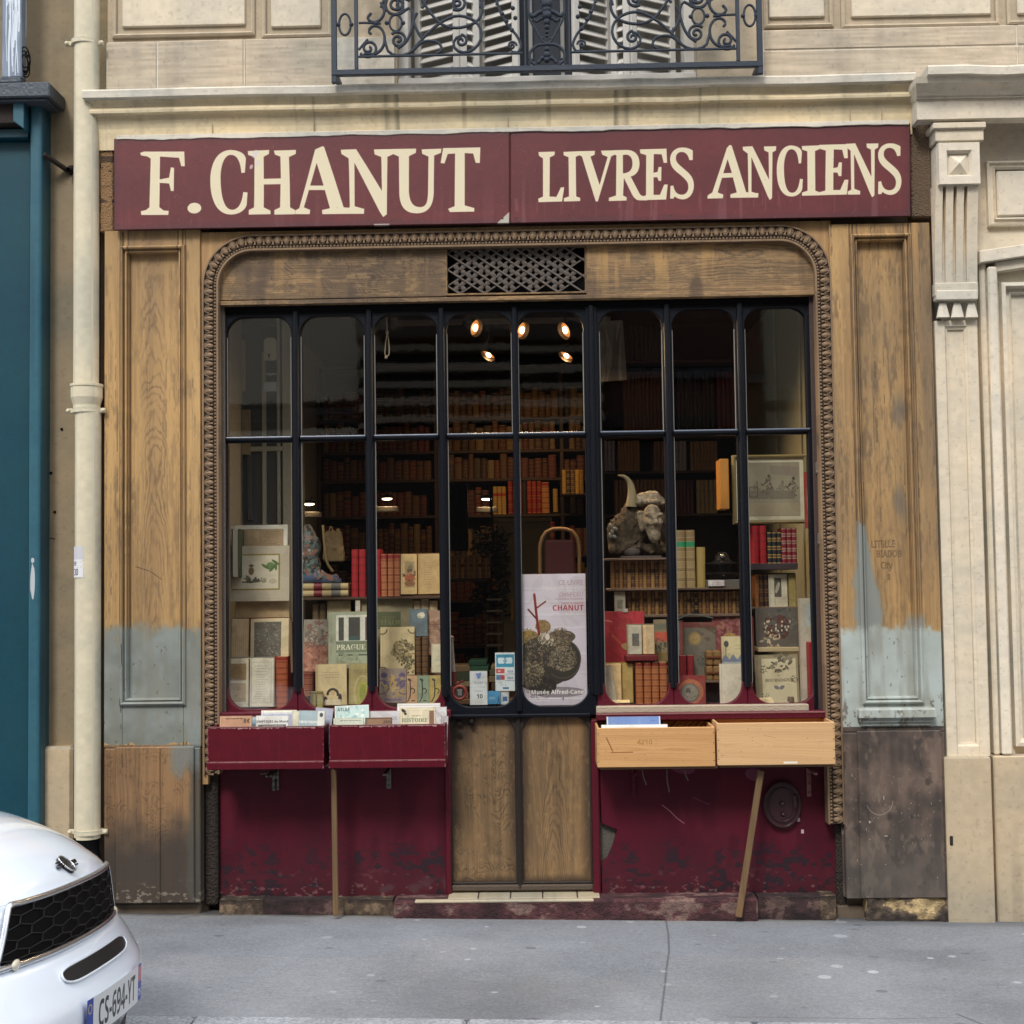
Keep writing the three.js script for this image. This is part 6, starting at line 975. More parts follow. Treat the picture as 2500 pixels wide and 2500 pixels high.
// side bookcase seen through the right panes
{
  const zs = -1.9, wd = nb(mat('#3c2a1e', 0.6), 0.002, 0.2), x0 = X(1468, 1000, zs), x1 = X(1805, 1000, zs), bc = thing('side_bookcase', 'dark side bookcase of brown sets seen through the right panes', 'bookcase', [(x0 + x1) / 2, yFl, zs - 0.1]);
  const rows = [[900, 1066], [1070, 1150], [1165, 1255], [790, 880]];
  part(bc, 'back_panel', cbox(x0, x1, yFl, Y(1600, 780, zs), zs - 0.2, zs - 0.185, 0.002), M.darkwood);
  for (const x of [x0, X(1640, 1000, zs), x1]) part(bc, 'upright', cbox(x - 0.012, x + 0.012, yFl, Y(1600, 780, zs), zs - 0.184, zs + 0.01, 0.003), wd);
  for (const [, b] of rows) { const y = Y(1600, b, zs); part(bc, 'shelf_board', cbox(x0 + 0.013, x1 - 0.013, y - 0.014, y - 0.001, zs - 0.184, zs + 0.008, 0.002), wd); }
  const set = (a, c, r, n, col, lab) => spineRow([a, rows[r][0] + 6, c, rows[r][1]], zs, n, [{ c: col, bands: 2, gilt: false }], lab, lab.replace(/^book/, 'books'), { vary: 0.02, d: 0.13 });
  set(1522, 1622, 0, 11, '#4f3018', 'book of the tawny set behind the upper right panes'); set(1652, 1745, 0, 9, '#262220', 'book of the blackish set behind the upper right panes'); set(1750, 1796, 0, 4, '#54241c', 'book of the rusty set in the upper right corner shelf');
  set(1474, 1502, 1, 3, '#6a6470', 'book of the grey paper set beside the horn'); set(1508, 1562, 1, 7, '#6a4a2a', 'book of the light brown set above the horned sculpture'); set(1595, 1622, 1, 3, '#5a3a20', 'book of the brown set right above the sculpture hat'); set(1648, 1676, 1, 3, '#77717a', 'book of the pale grey set left of the yellow spine'); set(1685, 1752, 1, 8, '#6f5436', 'book of the beige set left of the yellow spine');
  set(1500, 1622, 2, 12, '#5c4026', 'book of the olive brown set behind the sculpture'); set(1650, 1694, 2, 5, '#3c1a26', 'book of the plum set below the grey books'); set(1700, 1752, 2, 5, '#7a6a50', 'book of the buff set below the beige set'); set(1478, 1620, 3, 12, '#2e2a22', 'book of the murky top set behind the right panes');
}

// lamps
const bulbM = new THREE.MeshStandardMaterial({ color: '#ffffff', emissive: new THREE.Color(1, 0.72, 0.38), emissiveIntensity: 9, roughness: 0.5 });
const bulbC = new THREE.MeshStandardMaterial({ color: '#6a3410', emissive: new THREE.Color(1, 0.4, 0.1), emissiveIntensity: 0.42, roughness: 0.5 });
{
  const spec = [[1160, 800, -1.0, 0.45, 'leftmost of the upper spot lamps, tilted left in the door glass'], [1274, 806, -1.0, 0.5, 'middle upper spot lamp beside the door centre bar'], [1380, 806, -1.0, -0.5, 'rightmost of the upper spot lamps, tilted right'], [1193, 866, -1.9, -0.9, 'lower left spot lamp behind the door glass'], [1383, 868, -1.9, -0.95, 'lower right spot lamp behind the door glass']];
  const sh = nb(mat('#3a2a20', 0.4, { metalness: 0.6 }), 0.0005, 0.05);
  spec.forEach(([px, py, z, tilt, label], i) => {
    const p = P(px, py, z), g = thing('spot_lamp', label, 'lamp', [p.x, p.y, p.z]), back = z < -1.5;
    const dir = new THREE.Vector3(...(back ? [-0.45, -0.82, 0.34] : i === 2 ? [-0.74, -0.42, 0.52] : [0.76, -0.34, 0.55])).normalize(), head = new THREE.Group(); head.name = 'lamp_head'; head.quaternion.setFromUnitVectors(new THREE.Vector3(0, 0, 1), dir); g.add(head);
    // opening faces +z of the head
    const cone = new THREE.LatheGeometry([[0.012, -0.085], [0.03, -0.075], [0.042, -0.04], [0.05, 0.0], [0.053, 0.012], [0.05, 0.012], [0.045, -0.01], [0.036, -0.045]].map(([x, y]) => new THREE.Vector2(x, y)), 20); cone.rotateX(Math.PI / 2); local(head, 'shade', cone, sh);
    const ring = new THREE.CylinderGeometry(0.044, 0.04, 0.004, 20); ring.rotateX(Math.PI / 2); local(head, 'reflector_glow', ring, bulbC, [0, 0, -0.012]);
    const bulb = sph(0.0165, 0, 0, 0, 14, 10); bulb.scale(1, 1.25, 0.6); local(head, 'bulb', bulb, bulbM, [0, 0, 0.002]);
    const top = yCe - 0.06; local(g, 'stem', cyl(0.006, 0.006, top - p.y - 0.03, 8, 0, (top - p.y + 0.03) / 2, -0.02), M.darkwood);
    const L = new THREE.SpotLight(new THREE.Color(1, 0.66, 0.34), back ? 0.9 : 2.6, 0, back ? 0.62 : 1.0, 0.8, 2); const d = dir; L.position.set(p.x, p.y, p.z).addScaledVector(d, 0.03);
    L.target.position.copy(L.position).add(back ? new THREE.Vector3(px < 1300 ? 0.05 : 0.05, -0.5, -1) : d.clone().setY(d.y - 0.9)); L.castShadow = true; L.shadow.radius = 2; L.name = 'spot_light'; scene.add(L, L.target);
  });
  for (const z of [-1.02, -1.92]) { const tr = solo('lamp_track', cbox(-0.75, 0.6, yCe - 0.062, yCe - 0.03, z - 0.02, z + 0.02, 0.003), nb(mat('#8a7a66', 0.5), 0.0005, 0.1), z > -1.5 ? 'ceiling track carrying the three upper spot lamps' : 'ceiling track carrying the two lower spot lamps', 'lamp track'); }
  // three small picture lamps
  for (const [x, y, l] of [[755, 1231, 'small picture lamp above the boot sculpture in the left window'], [945, 1218, 'small picture lamp in the third window bay'], [1188, 1219, 'small picture lamp behind the door glass']]) {
    const z = -2.4, p = P(x, y, z), g = thing('picture_lamp', l, 'lamp', [p.x, p.y, p.z]), d = sph(1, 0, 0, 0, 14, 8); d.scale(0.034, 0.0085, 0.03); local(g, 'bulb', d, new THREE.MeshStandardMaterial({ color: '#fff', emissive: new THREE.Color(1, 0.78, 0.5), emissiveIntensity: 6 }));
    local(g, 'lamp_arm', tube([[0, 0.012, 0], [0.01, 0.05, -0.05], [0.0, 0.02, -0.16]], 0.004, 10, 5), M.darkwood); local(g, 'lamp_shade', (() => { const c = sph(1, 0, 0, 0, 14, 8); c.scale(0.045, 0.014, 0.04); c.translate(0, 0.014, 0); return c; })(), M.darkwood);
    const shf = cbox(-0.07, 0.07, -0.085, -0.05, -0.08, 0.0, 0.003); local(g, 'lit_card', shf, mat('#b8aa98', 0.8));
    const L = new THREE.PointLight(new THREE.Color(1, 0.72, 0.42), 0.04); L.position.set(p.x, p.y - 0.002, p.z); L.name = 'picture_light'; L.castShadow = true; scene.add(L);
  }
}

// ---------------------------------------------------------------- window display: platforms and shelves
const yPl = Y(1265, 1727, -0.3);
{
  const wd = nb(mat('#6b5442', 0.7), 0.002, 0.15), sw = nb(mat('#7a2030', 0.7), 0.002, 0.1);
  const mk = (a, b, l) => { const t = thing('display_platform', l, 'platform', [(X(a, 1700, -.3) + X(b, 1700, -.3)) / 2, yFl, -0.5]); part(t, 'top', cbox(X(a, 1700, -.3), X(b, 1700, -.3), yPl - 0.03, yPl, -0.8, -0.115, 0.003), sw); part(t, 'riser', cbox(X(a, 1700, -.3), X(b, 1700, -.3), yPl + 0.0005, yPl + 0.17, -0.8, -0.42, 0.003), wd); part(t, 'base', cbox(X(a, 1700, -.3), X(b, 1700, -.3), yFl, yPl - 0.031, -0.78, -0.23, 0.003), wd); };
  mk(540, 1078, 'stepped display platform in the left shop window'); mk(1462, 1990, 'stepped display platform in the right shop window');
  const sh = (px, z0, z1, l, m = wd) => solo('display_shelf', rbox(R(...px, z1), z0, z1, 0.003), m, l, 'shelf');
  sh([728, 1457, 1082, 1464], -0.75, -0.4, 'wooden display shelf carrying the red volumes in the left window', nb(mat('#4a3422', 0.6), 0.002, 0.1));
  sh([1478, 1362, 1632, 1368], -0.62, -0.38, 'board under the horned sculpture in the right window'); sh([1484, 1435, 1808, 1441], -0.62, -0.38, 'narrow shelf between the two rows of small spines'); sh([1484, 1500, 1808, 1507], -0.62, -0.38, 'lower shelf under the second row of small spines');
  sh([1832, 1375, 1948, 1391], -0.6, -0.36, 'dark shelf under the red and black volumes', nb(mat('#3a2c2e', 0.6), 0.002, 0.1)); sh([1836, 1482, 1950, 1487], -0.6, -0.36, 'shelf under the white booklet near the right jamb'); sh([1640, 1662, 1760, 1668], -0.4, -0.25, 'pale ledge under the quilted booklets');
}
// ---- left window
const cream = '#d9cba8', ink = '#4a4038';
card('framed_print', 'white-framed brown print behind the fruit print', 'print', [562, 1281, 702, 1350], -0.42, (g, w, h) => { fill(g, w, h, '#e6e2d6'); g.fillStyle = '#a98f6c'; g.fillRect(8, 14, w - 22, h); g.fillStyle = '#bba27c'; g.fillRect(w * .3, 18, w * .2, h); lines(g, w * .55, 22, w * .88, 12, 5, 'rgba(70,44,30,.55)'); blob(g, w * .28, h * .95, 26, 8, '#6b4c2c'); }, { t: 0.012 });
card('framed_print', 'fruit print with a pineapple in a thin gold frame', 'print', [560, 1332, 706, 1468], -0.36, (g, w, h) => { fill(g, w, h, '#b9ad98'); g.strokeStyle = '#a89b84'; g.strokeRect(8, 8, w - 16, h - 16); g.fillStyle = '#8a7838'; g.fillRect(8, 27, w * .8, h - 64); g.fillStyle = '#cfc5ae'; g.fillRect(8, 32, w * .8 - 5, h - 74); const X0 = w * .36, Y0 = h * .5; blob(g, X0, Y0 - 8, 9, 13, '#6e5234'); blob(g, X0, Y0 - 26, 8, 5, '#5d4a30'); for (let i = 0; i < 26; i++) { const a = -Math.PI * rnd(); stroke(g, [[X0, Y0 + 30], [X0 + Math.cos(a) * 30, Y0 + 28 + Math.sin(a) * 26 * rnd()]], 3, pick(['#4d4a36', '#6a6246', '#3c3a2c'])); } blob(g, w * .68, h * .37, 14, 13, '#5f7a44'); for (const a of [-0.5, 0.4, 1.2, 2.6]) blob(g, w * .68 + Math.cos(a) * 19, h * .36 + Math.sin(a) * 14 - 4, 15, 4.5, '#4c6634', a + 1.1); blob(g, w * .58, h * .62, 7, 7, '#a2967c'); blob(g, w * .72, h * .64, 13, 9, '#b7aa90'); g.strokeStyle = '#7c7058'; g.beginPath(); g.arc(w * .57, h * .61, 9, 0.5, 4); g.stroke(); }, { t: 0.012, lean: -0.06 });
{ const { r } = dims([567, 1291, 584, 1410], -0.3); const b = thing('book', 'slim upright book with cream page edge at the left jamb', 'book', [(r.x0 + r.x1) / 2, r.y0, -0.3]); local(b, 'pages', cbox(-0.016, 0.012, 0.002, r.y1 - r.y0 - 0.002, -0.14, 0, 0.002), mat('#d6c9ae', 0.9)); local(b, 'cover', merge(cbox(-0.021, -0.0165, 0, r.y1 - r.y0, -0.145, 0.003, 0.001), cbox(0.0125, 0.016, 0, r.y1 - r.y0, -0.145, 0.003, 0.001)), mat('#3f4a3c', 0.7)); }
card('card', 'plain tan card behind the engraved open book', 'card', [574, 1464, 706, 1530], -0.4, (g, w, h) => fill(g, w, h, '#b3966c'), { t: 0.006 });
openBook('open book with a dark engraved plate near the left jamb', [562, 1506, 704, 1632], -0.32, (g, w, h) => { fill(g, w, h, '#c8ae88'); for (let i = 0; i < 9; i++) { g.fillStyle = `rgba(110,80,52,${0.15 + 0.2 * rnd()})`; g.fillRect(w * (i + .3) / 9, 0, 2, h); } }, (g, w, h) => { fill(g, w, h, '#d8c4a0'); engrave(g, w * .1, 12, w * .7, h * .85, ['#5f5a52', '#8b857a', '#3f3b36', '#a8a294']); blob(g, w * .45, h * .86, w * .3, 10, '#c9c0ae'); lines(g, w * .3, h * .85, w * .6, 2, 5, ink); }, { split: 0.3, col: '#5a1c18', t: 0.02 });
openBook('open picture book with coloured plates and text page', [560, 1604, 668, 1728], -0.2, (g, w, h) => { fill(g, w, h, '#d9cdb4'); engrave(g, 0, 18, w * .86, h * .34, ['#9c8258', '#b89a5e', '#74603e', '#8a5a3c']); engrave(g, 0, h * .5, w * .86, h * .38, ['#b89a6e', '#c27a5c', '#a8a04c', '#7a6048']); }, (g, w, h) => { fill(g, w, h, '#d3cdbc'); g.strokeStyle = '#8d8878'; g.strokeRect(6, 14, w - 16, h - 30); lines(g, 16, 26, w - 22, 3, 9); lines(g, 14, 56, w - 20, 12, 8, 'rgba(90,84,74,.5)'); }, { split: 0.42, lean: -0.07, col: '#8a8474' });
spineRow([668, 1600, 703, 1730], -0.24, 1, [{ c: '#7a1c12', gold: '#a8683c', bands: 8, orn: true }], 'bright red gilt spine beside the open picture book', undefined, { d: 0.1 });
solo('wooden_rod', tube([P(710, 1516, -0.3), P(711, 1580, -0.28), P(713, 1642, -0.26)], 0.007, 8, 8), M.stick, 'thin brown rod leaning by the first mullion', 'rod');
// boot sculpture
const fieldMesh = (fn, lo, hi, N) => {
  const mc = new MarchingCubes(N, new THREE.MeshBasicMaterial(), false, false, 60000); mc.isolation = 0;
  const S = Math.max(hi[0] - lo[0], hi[1] - lo[1], hi[2] - lo[2]), c = [0, 1, 2].map((k) => (lo[k] + hi[k]) / 2), h = N / 2;
  for (let k = 0; k < N; k++) for (let j = 0; j < N; j++) for (let i = 0; i < N; i++) mc.field[i + j * N + k * N * N] = -fn(c[0] + (i - h) / h * S / 2, c[1] + (j - h) / h * S / 2, c[2] + (k - h) / h * S / 2);
  mc.update(); const n = mc.count, p = mc.positionArray.slice(0, n * 3), nn = mc.normalArray.slice(0, n * 3);
  for (let i = 0; i < n; i++) for (let k = 0; k < 3; k++) p[i * 3 + k] = c[k] + p[i * 3 + k] * S / 2;
  const g = new THREE.BufferGeometry(); g.setAttribute('position', new THREE.Float32BufferAttribute(p, 3)); g.setAttribute('normal', new THREE.Float32BufferAttribute(nn, 3)); g.setAttribute('uv', new THREE.Float32BufferAttribute(new Float32Array(n * 2), 2)); return uvm(g);
};
const smin = (a, b, k) => { const h = Math.max(k - Math.abs(a - b), 0) / k; return Math.min(a, b) - h * h * k * 0.25; };
const ell = (x, y, z, c, r) => (Math.hypot((x - c[0]) / r[0], (y - c[1]) / r[1], (z - c[2]) / r[2]) - 1) * Math.min(...r);
const cap = (x, y, z, a, b, ra, rb) => { const ab = [b[0] - a[0], b[1] - a[1], b[2] - a[2]], t = clamp(((x - a[0]) * ab[0] + (y - a[1]) * ab[1] + (z - a[2]) * ab[2]) / (ab[0] ** 2 + ab[1] ** 2 + ab[2] ** 2)); return Math.hypot(x - a[0] - ab[0] * t, y - a[1] - ab[1] * t, z - a[2] - ab[2] * t) - mix(ra, rb, t); };
{
  const z = -0.45, p = P(786, 1424, z), s = thing('boot_sculpture', 'patchwork boot sculpture with little bags in the second window bay', 'sculpture', [p.x, p.y, z]);
  const ct = tex(256, 256, (u, v) => { const n = fbm(u * 9, v * 9, 3), m = fbm(u * 14 + 5, v * 14, 3); let c = v < 0.25 ? [92, 104, 124] : v < 0.45 ? [128, 100, 76] : [120, 116, 108]; if (n > 0.56) c = [104, 124, 116]; if (m > 0.6) c = [160, 112, 92]; if (m < 0.36) c = [66, 56, 50]; if (n < 0.33) c = [196, 184, 160]; return c; });
  const bm = new THREE.MeshStandardMaterial({ map: rep(ct, 0.3), roughness: 0.7 }); bm.bumpMap = rep(NOISE, 0.1); bm.bumpScale = 0.006;
  const rough = (f) => (x, y, zz) => f(x, y, zz) + (fbm(x * 40 + 9, y * 40 + zz * 22, 2) - 0.5) * 0.016;
  local(s, 'boot', fieldMesh(rough((x, y, zz) => smin(smin(cap(x, y, zz, [-0.05, 0.05, 0], [-0.07, 0.2, 0], 0.045, 0.055), cap(x, y, zz, [-0.03, 0.03, 0], [0.07, 0.022, 0.01], 0.03, 0.02), 0.05), cap(x, y, zz, [-0.06, 0.2, 0], [-0.07, 0.285, 0], 0.05, 0.026), 0.03)), [-0.16, -0.02, -0.1], [0.12, 0.32, 0.1], 48), bm);
  local(s, 'blue_sole', fieldMesh((x, y, zz) => smin(cap(x, y, zz, [-0.09, 0.02, 0.01], [0.09, 0.012, 0.012], 0.025, 0.016), ell(x, y, zz, [-0.05, 0.03, 0.02], [0.045, 0.03, 0.03]), 0.02), [-0.14, -0.02, -0.06], [0.14, 0.08, 0.08], 28), nb(mat('#4f5c72', 0.6), 0.003, 0.05));
  local(s, 'hanging_bag', fieldMesh(rough((x, y, zz) => { const q = [Math.abs(x - 0.065) - 0.036 - (0.25 - y) * 0.08, Math.abs(y - 0.19) - 0.07, Math.abs(zz - 0.01) - 0.012]; return Math.max(...q) - 0.008; }), [0, 0.09, -0.05], [0.14, 0.3, 0.06], 32), nb(mat('#8a7048', 0.8), 0.006, 0.06));
  local(s, 'strap', merge(tube([[0.01, 0.3, 0.02], [0.02, 0.2, 0.035], [0.035, 0.1, 0.03], [0.06, 0.06, 0.02]], 0.007, 16, 6), tube([[0.04, 0.265, 0.01], [0.05, 0.295, 0.012], [0.062, 0.268, 0.01]], 0.003, 12, 5), tube([[0.075, 0.265, 0.01], [0.088, 0.28, 0.012], [0.095, 0.262, 0.01]], 0.003, 12, 5)), nb(mat('#a88c58', 0.7), 0.002, 0.05));
}
for (const [y0, y1, l] of [[1424, 1440, 'upper of two cream books lying under the boot sculpture'], [1441, 1457, 'lower of two cream books lying under the boot sculpture']]) {
  const { w, h, pos } = dims([736, y0, 850, y1], -0.4), b = thing('book', l, 'book', pos); const rod = (x0, x1, m, nm, k = 1) => { const g = new THREE.CylinderGeometry(h * 0.5 * k, h * 0.5 * k, x1 - x0, 12, 1); g.rotateZ(Math.PI / 2); g.scale(1, 1, 0.8); g.translate((x0 + x1) / 2, h / 2, -h * 0.3); local(b, nm, merge(uvm(g), cbox(x0, x1, h * (0.5 - 0.48 * k), h * (0.5 + 0.48 * k), -0.12, -h * 0.3, 0.001)), m); };
  rod(-w / 2, w / 2, nb(mat('#c0a878', 0.7), 0.001, 0.03), 'cover'); rod(-w * 0.24, -w * 0.06, mat('#7a1f22', 0.5), 'red_label', 1.04); rod(w * 0.14, w * 0.34, mat('#6d665c', 0.6), 'grey_label', 1.04);
}
spineRow([857, 1340, 930, 1457], -0.42, 4, [{ c: '#8c1a1e', gold: '#b04030', bands: 5, gilt: false }], 'tall plain red volume on the left window shelf', 'plain red volumes on the left display shelf', { vary: 0.01 });
spineRow([930, 1351, 977, 1456], -0.42, 3, [{ c: '#7a2420', gold: '#b08050', bands: 5, orn: true }], 'maroon volume with gilt ornament on the left window shelf', 'gilt maroon volumes on the left display shelf', { vary: 0.01 });
openBook('open book with a coloured figure plate on the shelf', [978, 1349, 1074, 1452], -0.42, (g, w, h) => { fill(g, w, h, '#e0bd80'); g.fillStyle = '#b8a074'; g.fillRect(w * .25, h * .18, w * .6, h * .64); blob(g, w * .55, h * .38, 9, 16, '#8a7a58', 0.4); blob(g, w * .55, h * .58, 16, 14, '#b8583a'); blob(g, w * .55, h * .72, 18, 10, '#9a6a44'); leafy(g, w * .55, h * .5, 24, 20, ['#7a5a3a', '#c0784c', '#5a4a34']); }, (g, w, h) => { fill(g, w, h, '#c3a06c'); lines(g, w * .2, h * .22, w * .75, 10, 8, 'rgba(110,82,48,.5)'); }, { split: 0.42, col: '#6e5030', lean: -0.06 });
spineRow([762, 1474, 796, 1515], -0.46, 2, [{ c: '#5c4c34', bands: 2, gilt: false }], 'small olive book below the cream books', 'small olive books in the second bay');
book('pale paper book behind the grey-green book with columns', [798, 1466, 856, 1540], -0.44, (g, w, h) => { fill(g, w, h, '#bfae84'); lines(g, w * .25, h * .3, w * .7, 4, 7, 'rgba(100,84,54,.5)'); });
card('paper_roll', 'white paper roll edge beside the grey-green quarto', 'paper', [867, 1463, 879, 1505], -0.4, (g, w, h) => fill(g, w, h, '#cfc8ba'), { t: 0.012 });
book('large sage quarto with a green title block', [872, 1454, 1008, 1650], -0.4, (g, w, h) => { fill(g, w, h, '#8c8060'); leafy(g, w / 2, h * .15, w * .45, 40, ['#94886a', '#84785a']); g.fillStyle = '#4d5434'; g.fillRect(w * .34, h * .2, w * .44, h * .22); txt(g, "L'ITALIE", w * .56, h * .36, 19, '#7a7c52', 'serif', 'center', 'bold'); lines(g, w * .4, h * .26, w * .72, 2, 7, '#7a7c52'); txt(g, '1884', w * .56, h * .49, 11, '#5c5238'); }, { edge: 0.02 });
for (const [a, b] of [[1010, 1028], [1029, 1048], [1049, 1069]]) card('booklet', 'cream booklet edge-on behind the blue book', 'booklet', [a, 1462 + (a % 3) * 2, b, 1500], -0.44, (g, w, h) => { fill(g, w, h, '#c0ab86'); g.fillStyle = 'rgba(110,84,54,.5)'; g.fillRect(w - 4, 0, 4, h); }, { t: 0.02, group: 'cream booklets behind the blue book', yaw: 0.3 });
book('small blue-grey book with a white flower', [1000, 1486, 1044, 1554], -0.34, (g, w, h) => { fill(g, w, h, '#53656f'); blob(g, w * .65, h * .24, 13, 10, '#c8c2aa'); blob(g, w * .72, h * .2, 7, 7, '#d8d2bc'); blob(g, w * .55, h * .3, 6, 4, '#a8a48c'); });
book('dusty pink covered book half behind the door post', [1042, 1490, 1082, 1600], -0.36, (g, w, h) => { fill(g, w, h, '#9c7a66'); leafy(g, w / 2, h * .6, h * .45, 80, ['#8a6450', '#b08c74', '#7a5444']); lines(g, 2, h * .3, w - 2, 3, 18, 'rgba(70,40,30,.7)', 2); });
spineRow([1012, 1554, 1046, 1648], -0.33, 2, [{ c: '#4a3526', gold: '#8a6a40', bands: 6 }], 'dark brown gilt spine right of the floral cover', 'dark brown spines in the third bay');
book('cream cover with brown floral scrolls', [928, 1530, 1012, 1648], -0.3, (g, w, h) => { fill(g, w, h, '#cdb98c'); leafy(g, w * .65, h * .5, w * .32, 130, ['#6e6040', '#8a7a52', '#4c452e', '#a8925e']); leafy(g, w * .85, h * .78, w * .25, 50, ['#3f3c28', '#6a6242']); g.strokeStyle = '#5a4a30'; g.lineWidth = 4; g.beginPath(); g.arc(6, 8, 16, 0, 2); g.stroke(); g.beginPath(); g.arc(w - 6, 6, 16, 1, 3); g.stroke(); g.beginPath(); g.arc(8, h - 8, 18, 4, 6.5); g.stroke(); });
book('marbled salmon and grey book by the first mullion', [738, 1512, 800, 1640], -0.32, (g, w, h) => { fill(g, w, h, '#a8705c'); g.fillStyle = '#8f867a'; g.beginPath(); g.moveTo(0, 0); g.lineTo(w, 0); g.lineTo(w, h * .48); g.lineTo(0, h * .52); g.fill(); leafy(g, w / 2, h * .3, h * .26, 70, ['#6e645a', '#a89c8c', '#8a5a4c']); leafy(g, w / 2, h * .75, h * .26, 70, ['#b87862', '#8e5646', '#c08a74']); });
book('grey-green book with white columns and large capital title', [800, 1493, 908, 1632], -0.26, (g, w, h) => { fill(g, w, h, '#9ca48c'); leafy(g, w * .1, h * .45, w * .12, 14, ['#7c8a70']); g.fillStyle = '#d8d8cc'; g.fillRect(w * .18, h * .06, w * .78, h * .46); for (const [a, b, c] of [[.24, .12, '#3f4038'], [.47, .26, '#3a3834'], [.85, .12, '#4a3a3c']]) { g.fillStyle = c; g.fillRect(w * a, h * .1, w * b, h * .41); } g.fillStyle = '#35504a'; g.fillRect(w * .48, h * .43, w * .24, h * .08); g.fillStyle = '#6f7a62'; g.fillRect(w * .18, h * .52, w * .8, h * .2); txt(g, 'PRAGUE', w * .52, h * .67, 23, '#e2dcc0', 'serif', 'center', 'bold'); g.fillStyle = '#4a5244'; g.fillRect(w * .24, h * .75, w * .7, 5); leafy(g, w * .5, h * .88, w * .3, 30, ['#8a9678', '#7a866c']); }, { lean: -0.08 });
book('ochre art nouveau book with a green oval', [850, 1620, 910, 1720], -0.22, (g, w, h) => { fill(g, w, h, '#a89a64'); txt(g, 'PSYCHE', w * .55, h * .22, 15, '#7c7040'); g.strokeStyle = '#c0b27c'; g.lineWidth = 5; g.beginPath(); g.ellipse(w * .58, h * .7, w * .34, h * .4, 0, 0, 7); g.stroke(); blob(g, w * .58, h * .72, w * .22, h * .3, '#a8a44c'); blob(g, w * .58, h * .72, w * .13, h * .22, '#8c9240'); }, { lean: -0.06 });
book('cream booklet with a black silhouette figure', [770, 1621, 847, 1722], -0.2, (g, w, h) => { fill(g, w, h, '#d2bd90'); lines(g, w * .2, h * .2, w * .8, 3, 8, 'rgba(90,70,46,.6)'); g.strokeStyle = '#2e2924'; g.lineWidth = 8; g.beginPath(); g.arc(w * .55, h * .74, 17, 3.0, 6.6); g.stroke(); blob(g, w * .32, h * .85, 6, 9, '#2e2924'); blob(g, w * .78, h * .82, 6, 13, '#2e2924'); blob(g, w * .55, h * .7, 8, 9, '#c8a878'); g.fillStyle = '#ddd0b0'; g.fillRect(w * .3, h * .86, w * .5, h * .14); }, { lean: -0.06, t: 0.008 });
for (const [a, b, l] of [[757, 771, 'left of a pair of tiny yellow books by the first mullion'], [773, 788, 'right of a pair of tiny yellow books by the first mullion']]) book(l, [a, 1688, b, 1728], -0.17, (g, w, h) => { fill(g, w, h, '#a89c58'); g.fillStyle = '#5c5230'; g.fillRect(0, 4, w, 4); }, { t: 0.02, lean: 0 });
spineRow([738, 1640, 766, 1700], -0.3, 1, [{ c: '#6a3028', orn: true, bands: 3, gold: '#9a6a50' }], 'speckled reddish spine behind the tiny yellow books', undefined);
book('violet and gold patterned book at the foot of the third bay', [925, 1632, 992, 1716], -0.2, (g, w, h) => { fill(g, w, h, '#8d7d74'); for (const s of [-1, 1]) { blob(g, w / 2 + s * w * .34, h * .2, 11, 9, '#574a6c'); blob(g, w / 2 + s * w * .34, h * .45, 10, 12, '#5a4c70'); blob(g, w / 2 + s * w * .3, h * .72, 12, 10, '#a08a5c'); g.strokeStyle = '#574c62'; g.lineWidth = 4; g.beginPath(); g.arc(w / 2 + s * w * .4, h * .55, 22, 0, 7); g.stroke(); } blob(g, w / 2, h * .45, 9, 30, '#bd9a58'); leafy(g, w / 2, h * .5, w * .42, 40, ['#b09a6c', '#6c5c74', '#a88e58']); g.fillStyle = '#6a5c7c'; g.fillRect(w * .2, h * .88, w * .6, 6); }, { lean: -0.06 });
for (const [a, b, c, l] of [[989, 1019, '#c49e78', 'pink booklet with a black plant stem'], [1019, 1047, '#86a088', 'green booklet with a black plant stem'], [1047, 1080, '#b8a45c', 'yellow booklet with black leaves beside the door post']]) card('booklet', l, 'booklet', [a, 1649, b, 1718], -0.2, (g, w, h) => { fill(g, w, h, c); stroke(g, [[w * .4, h * .2], [w * .45, h * .5], [w * .4, h * .75], [w * .2, h * .92]], 3.5, '#2e2a20'); g.strokeStyle = '#2e2a20'; g.lineWidth = 3; g.beginPath(); g.arc(w * .58, h * .55, 8, 3.6, 7.5); g.stroke(); blob(g, w * .36, h * .16, 7, 4, '#3c3626', 0.5); g.fillStyle = '#2e2a20'; g.fillRect(w * .5, h * .88, w * .3, 3); }, { t: 0.008, lean: -0.05 });
card('booklet', 'white booklet propped against the door post', 'booklet', [1053, 1572, 1078, 1642], -0.26, (g, w, h) => { fill(g, w, h, '#d0c8ac'); blob(g, w * .5, h * .55, 8, 6, '#b4b49c'); }, { t: 0.008 });
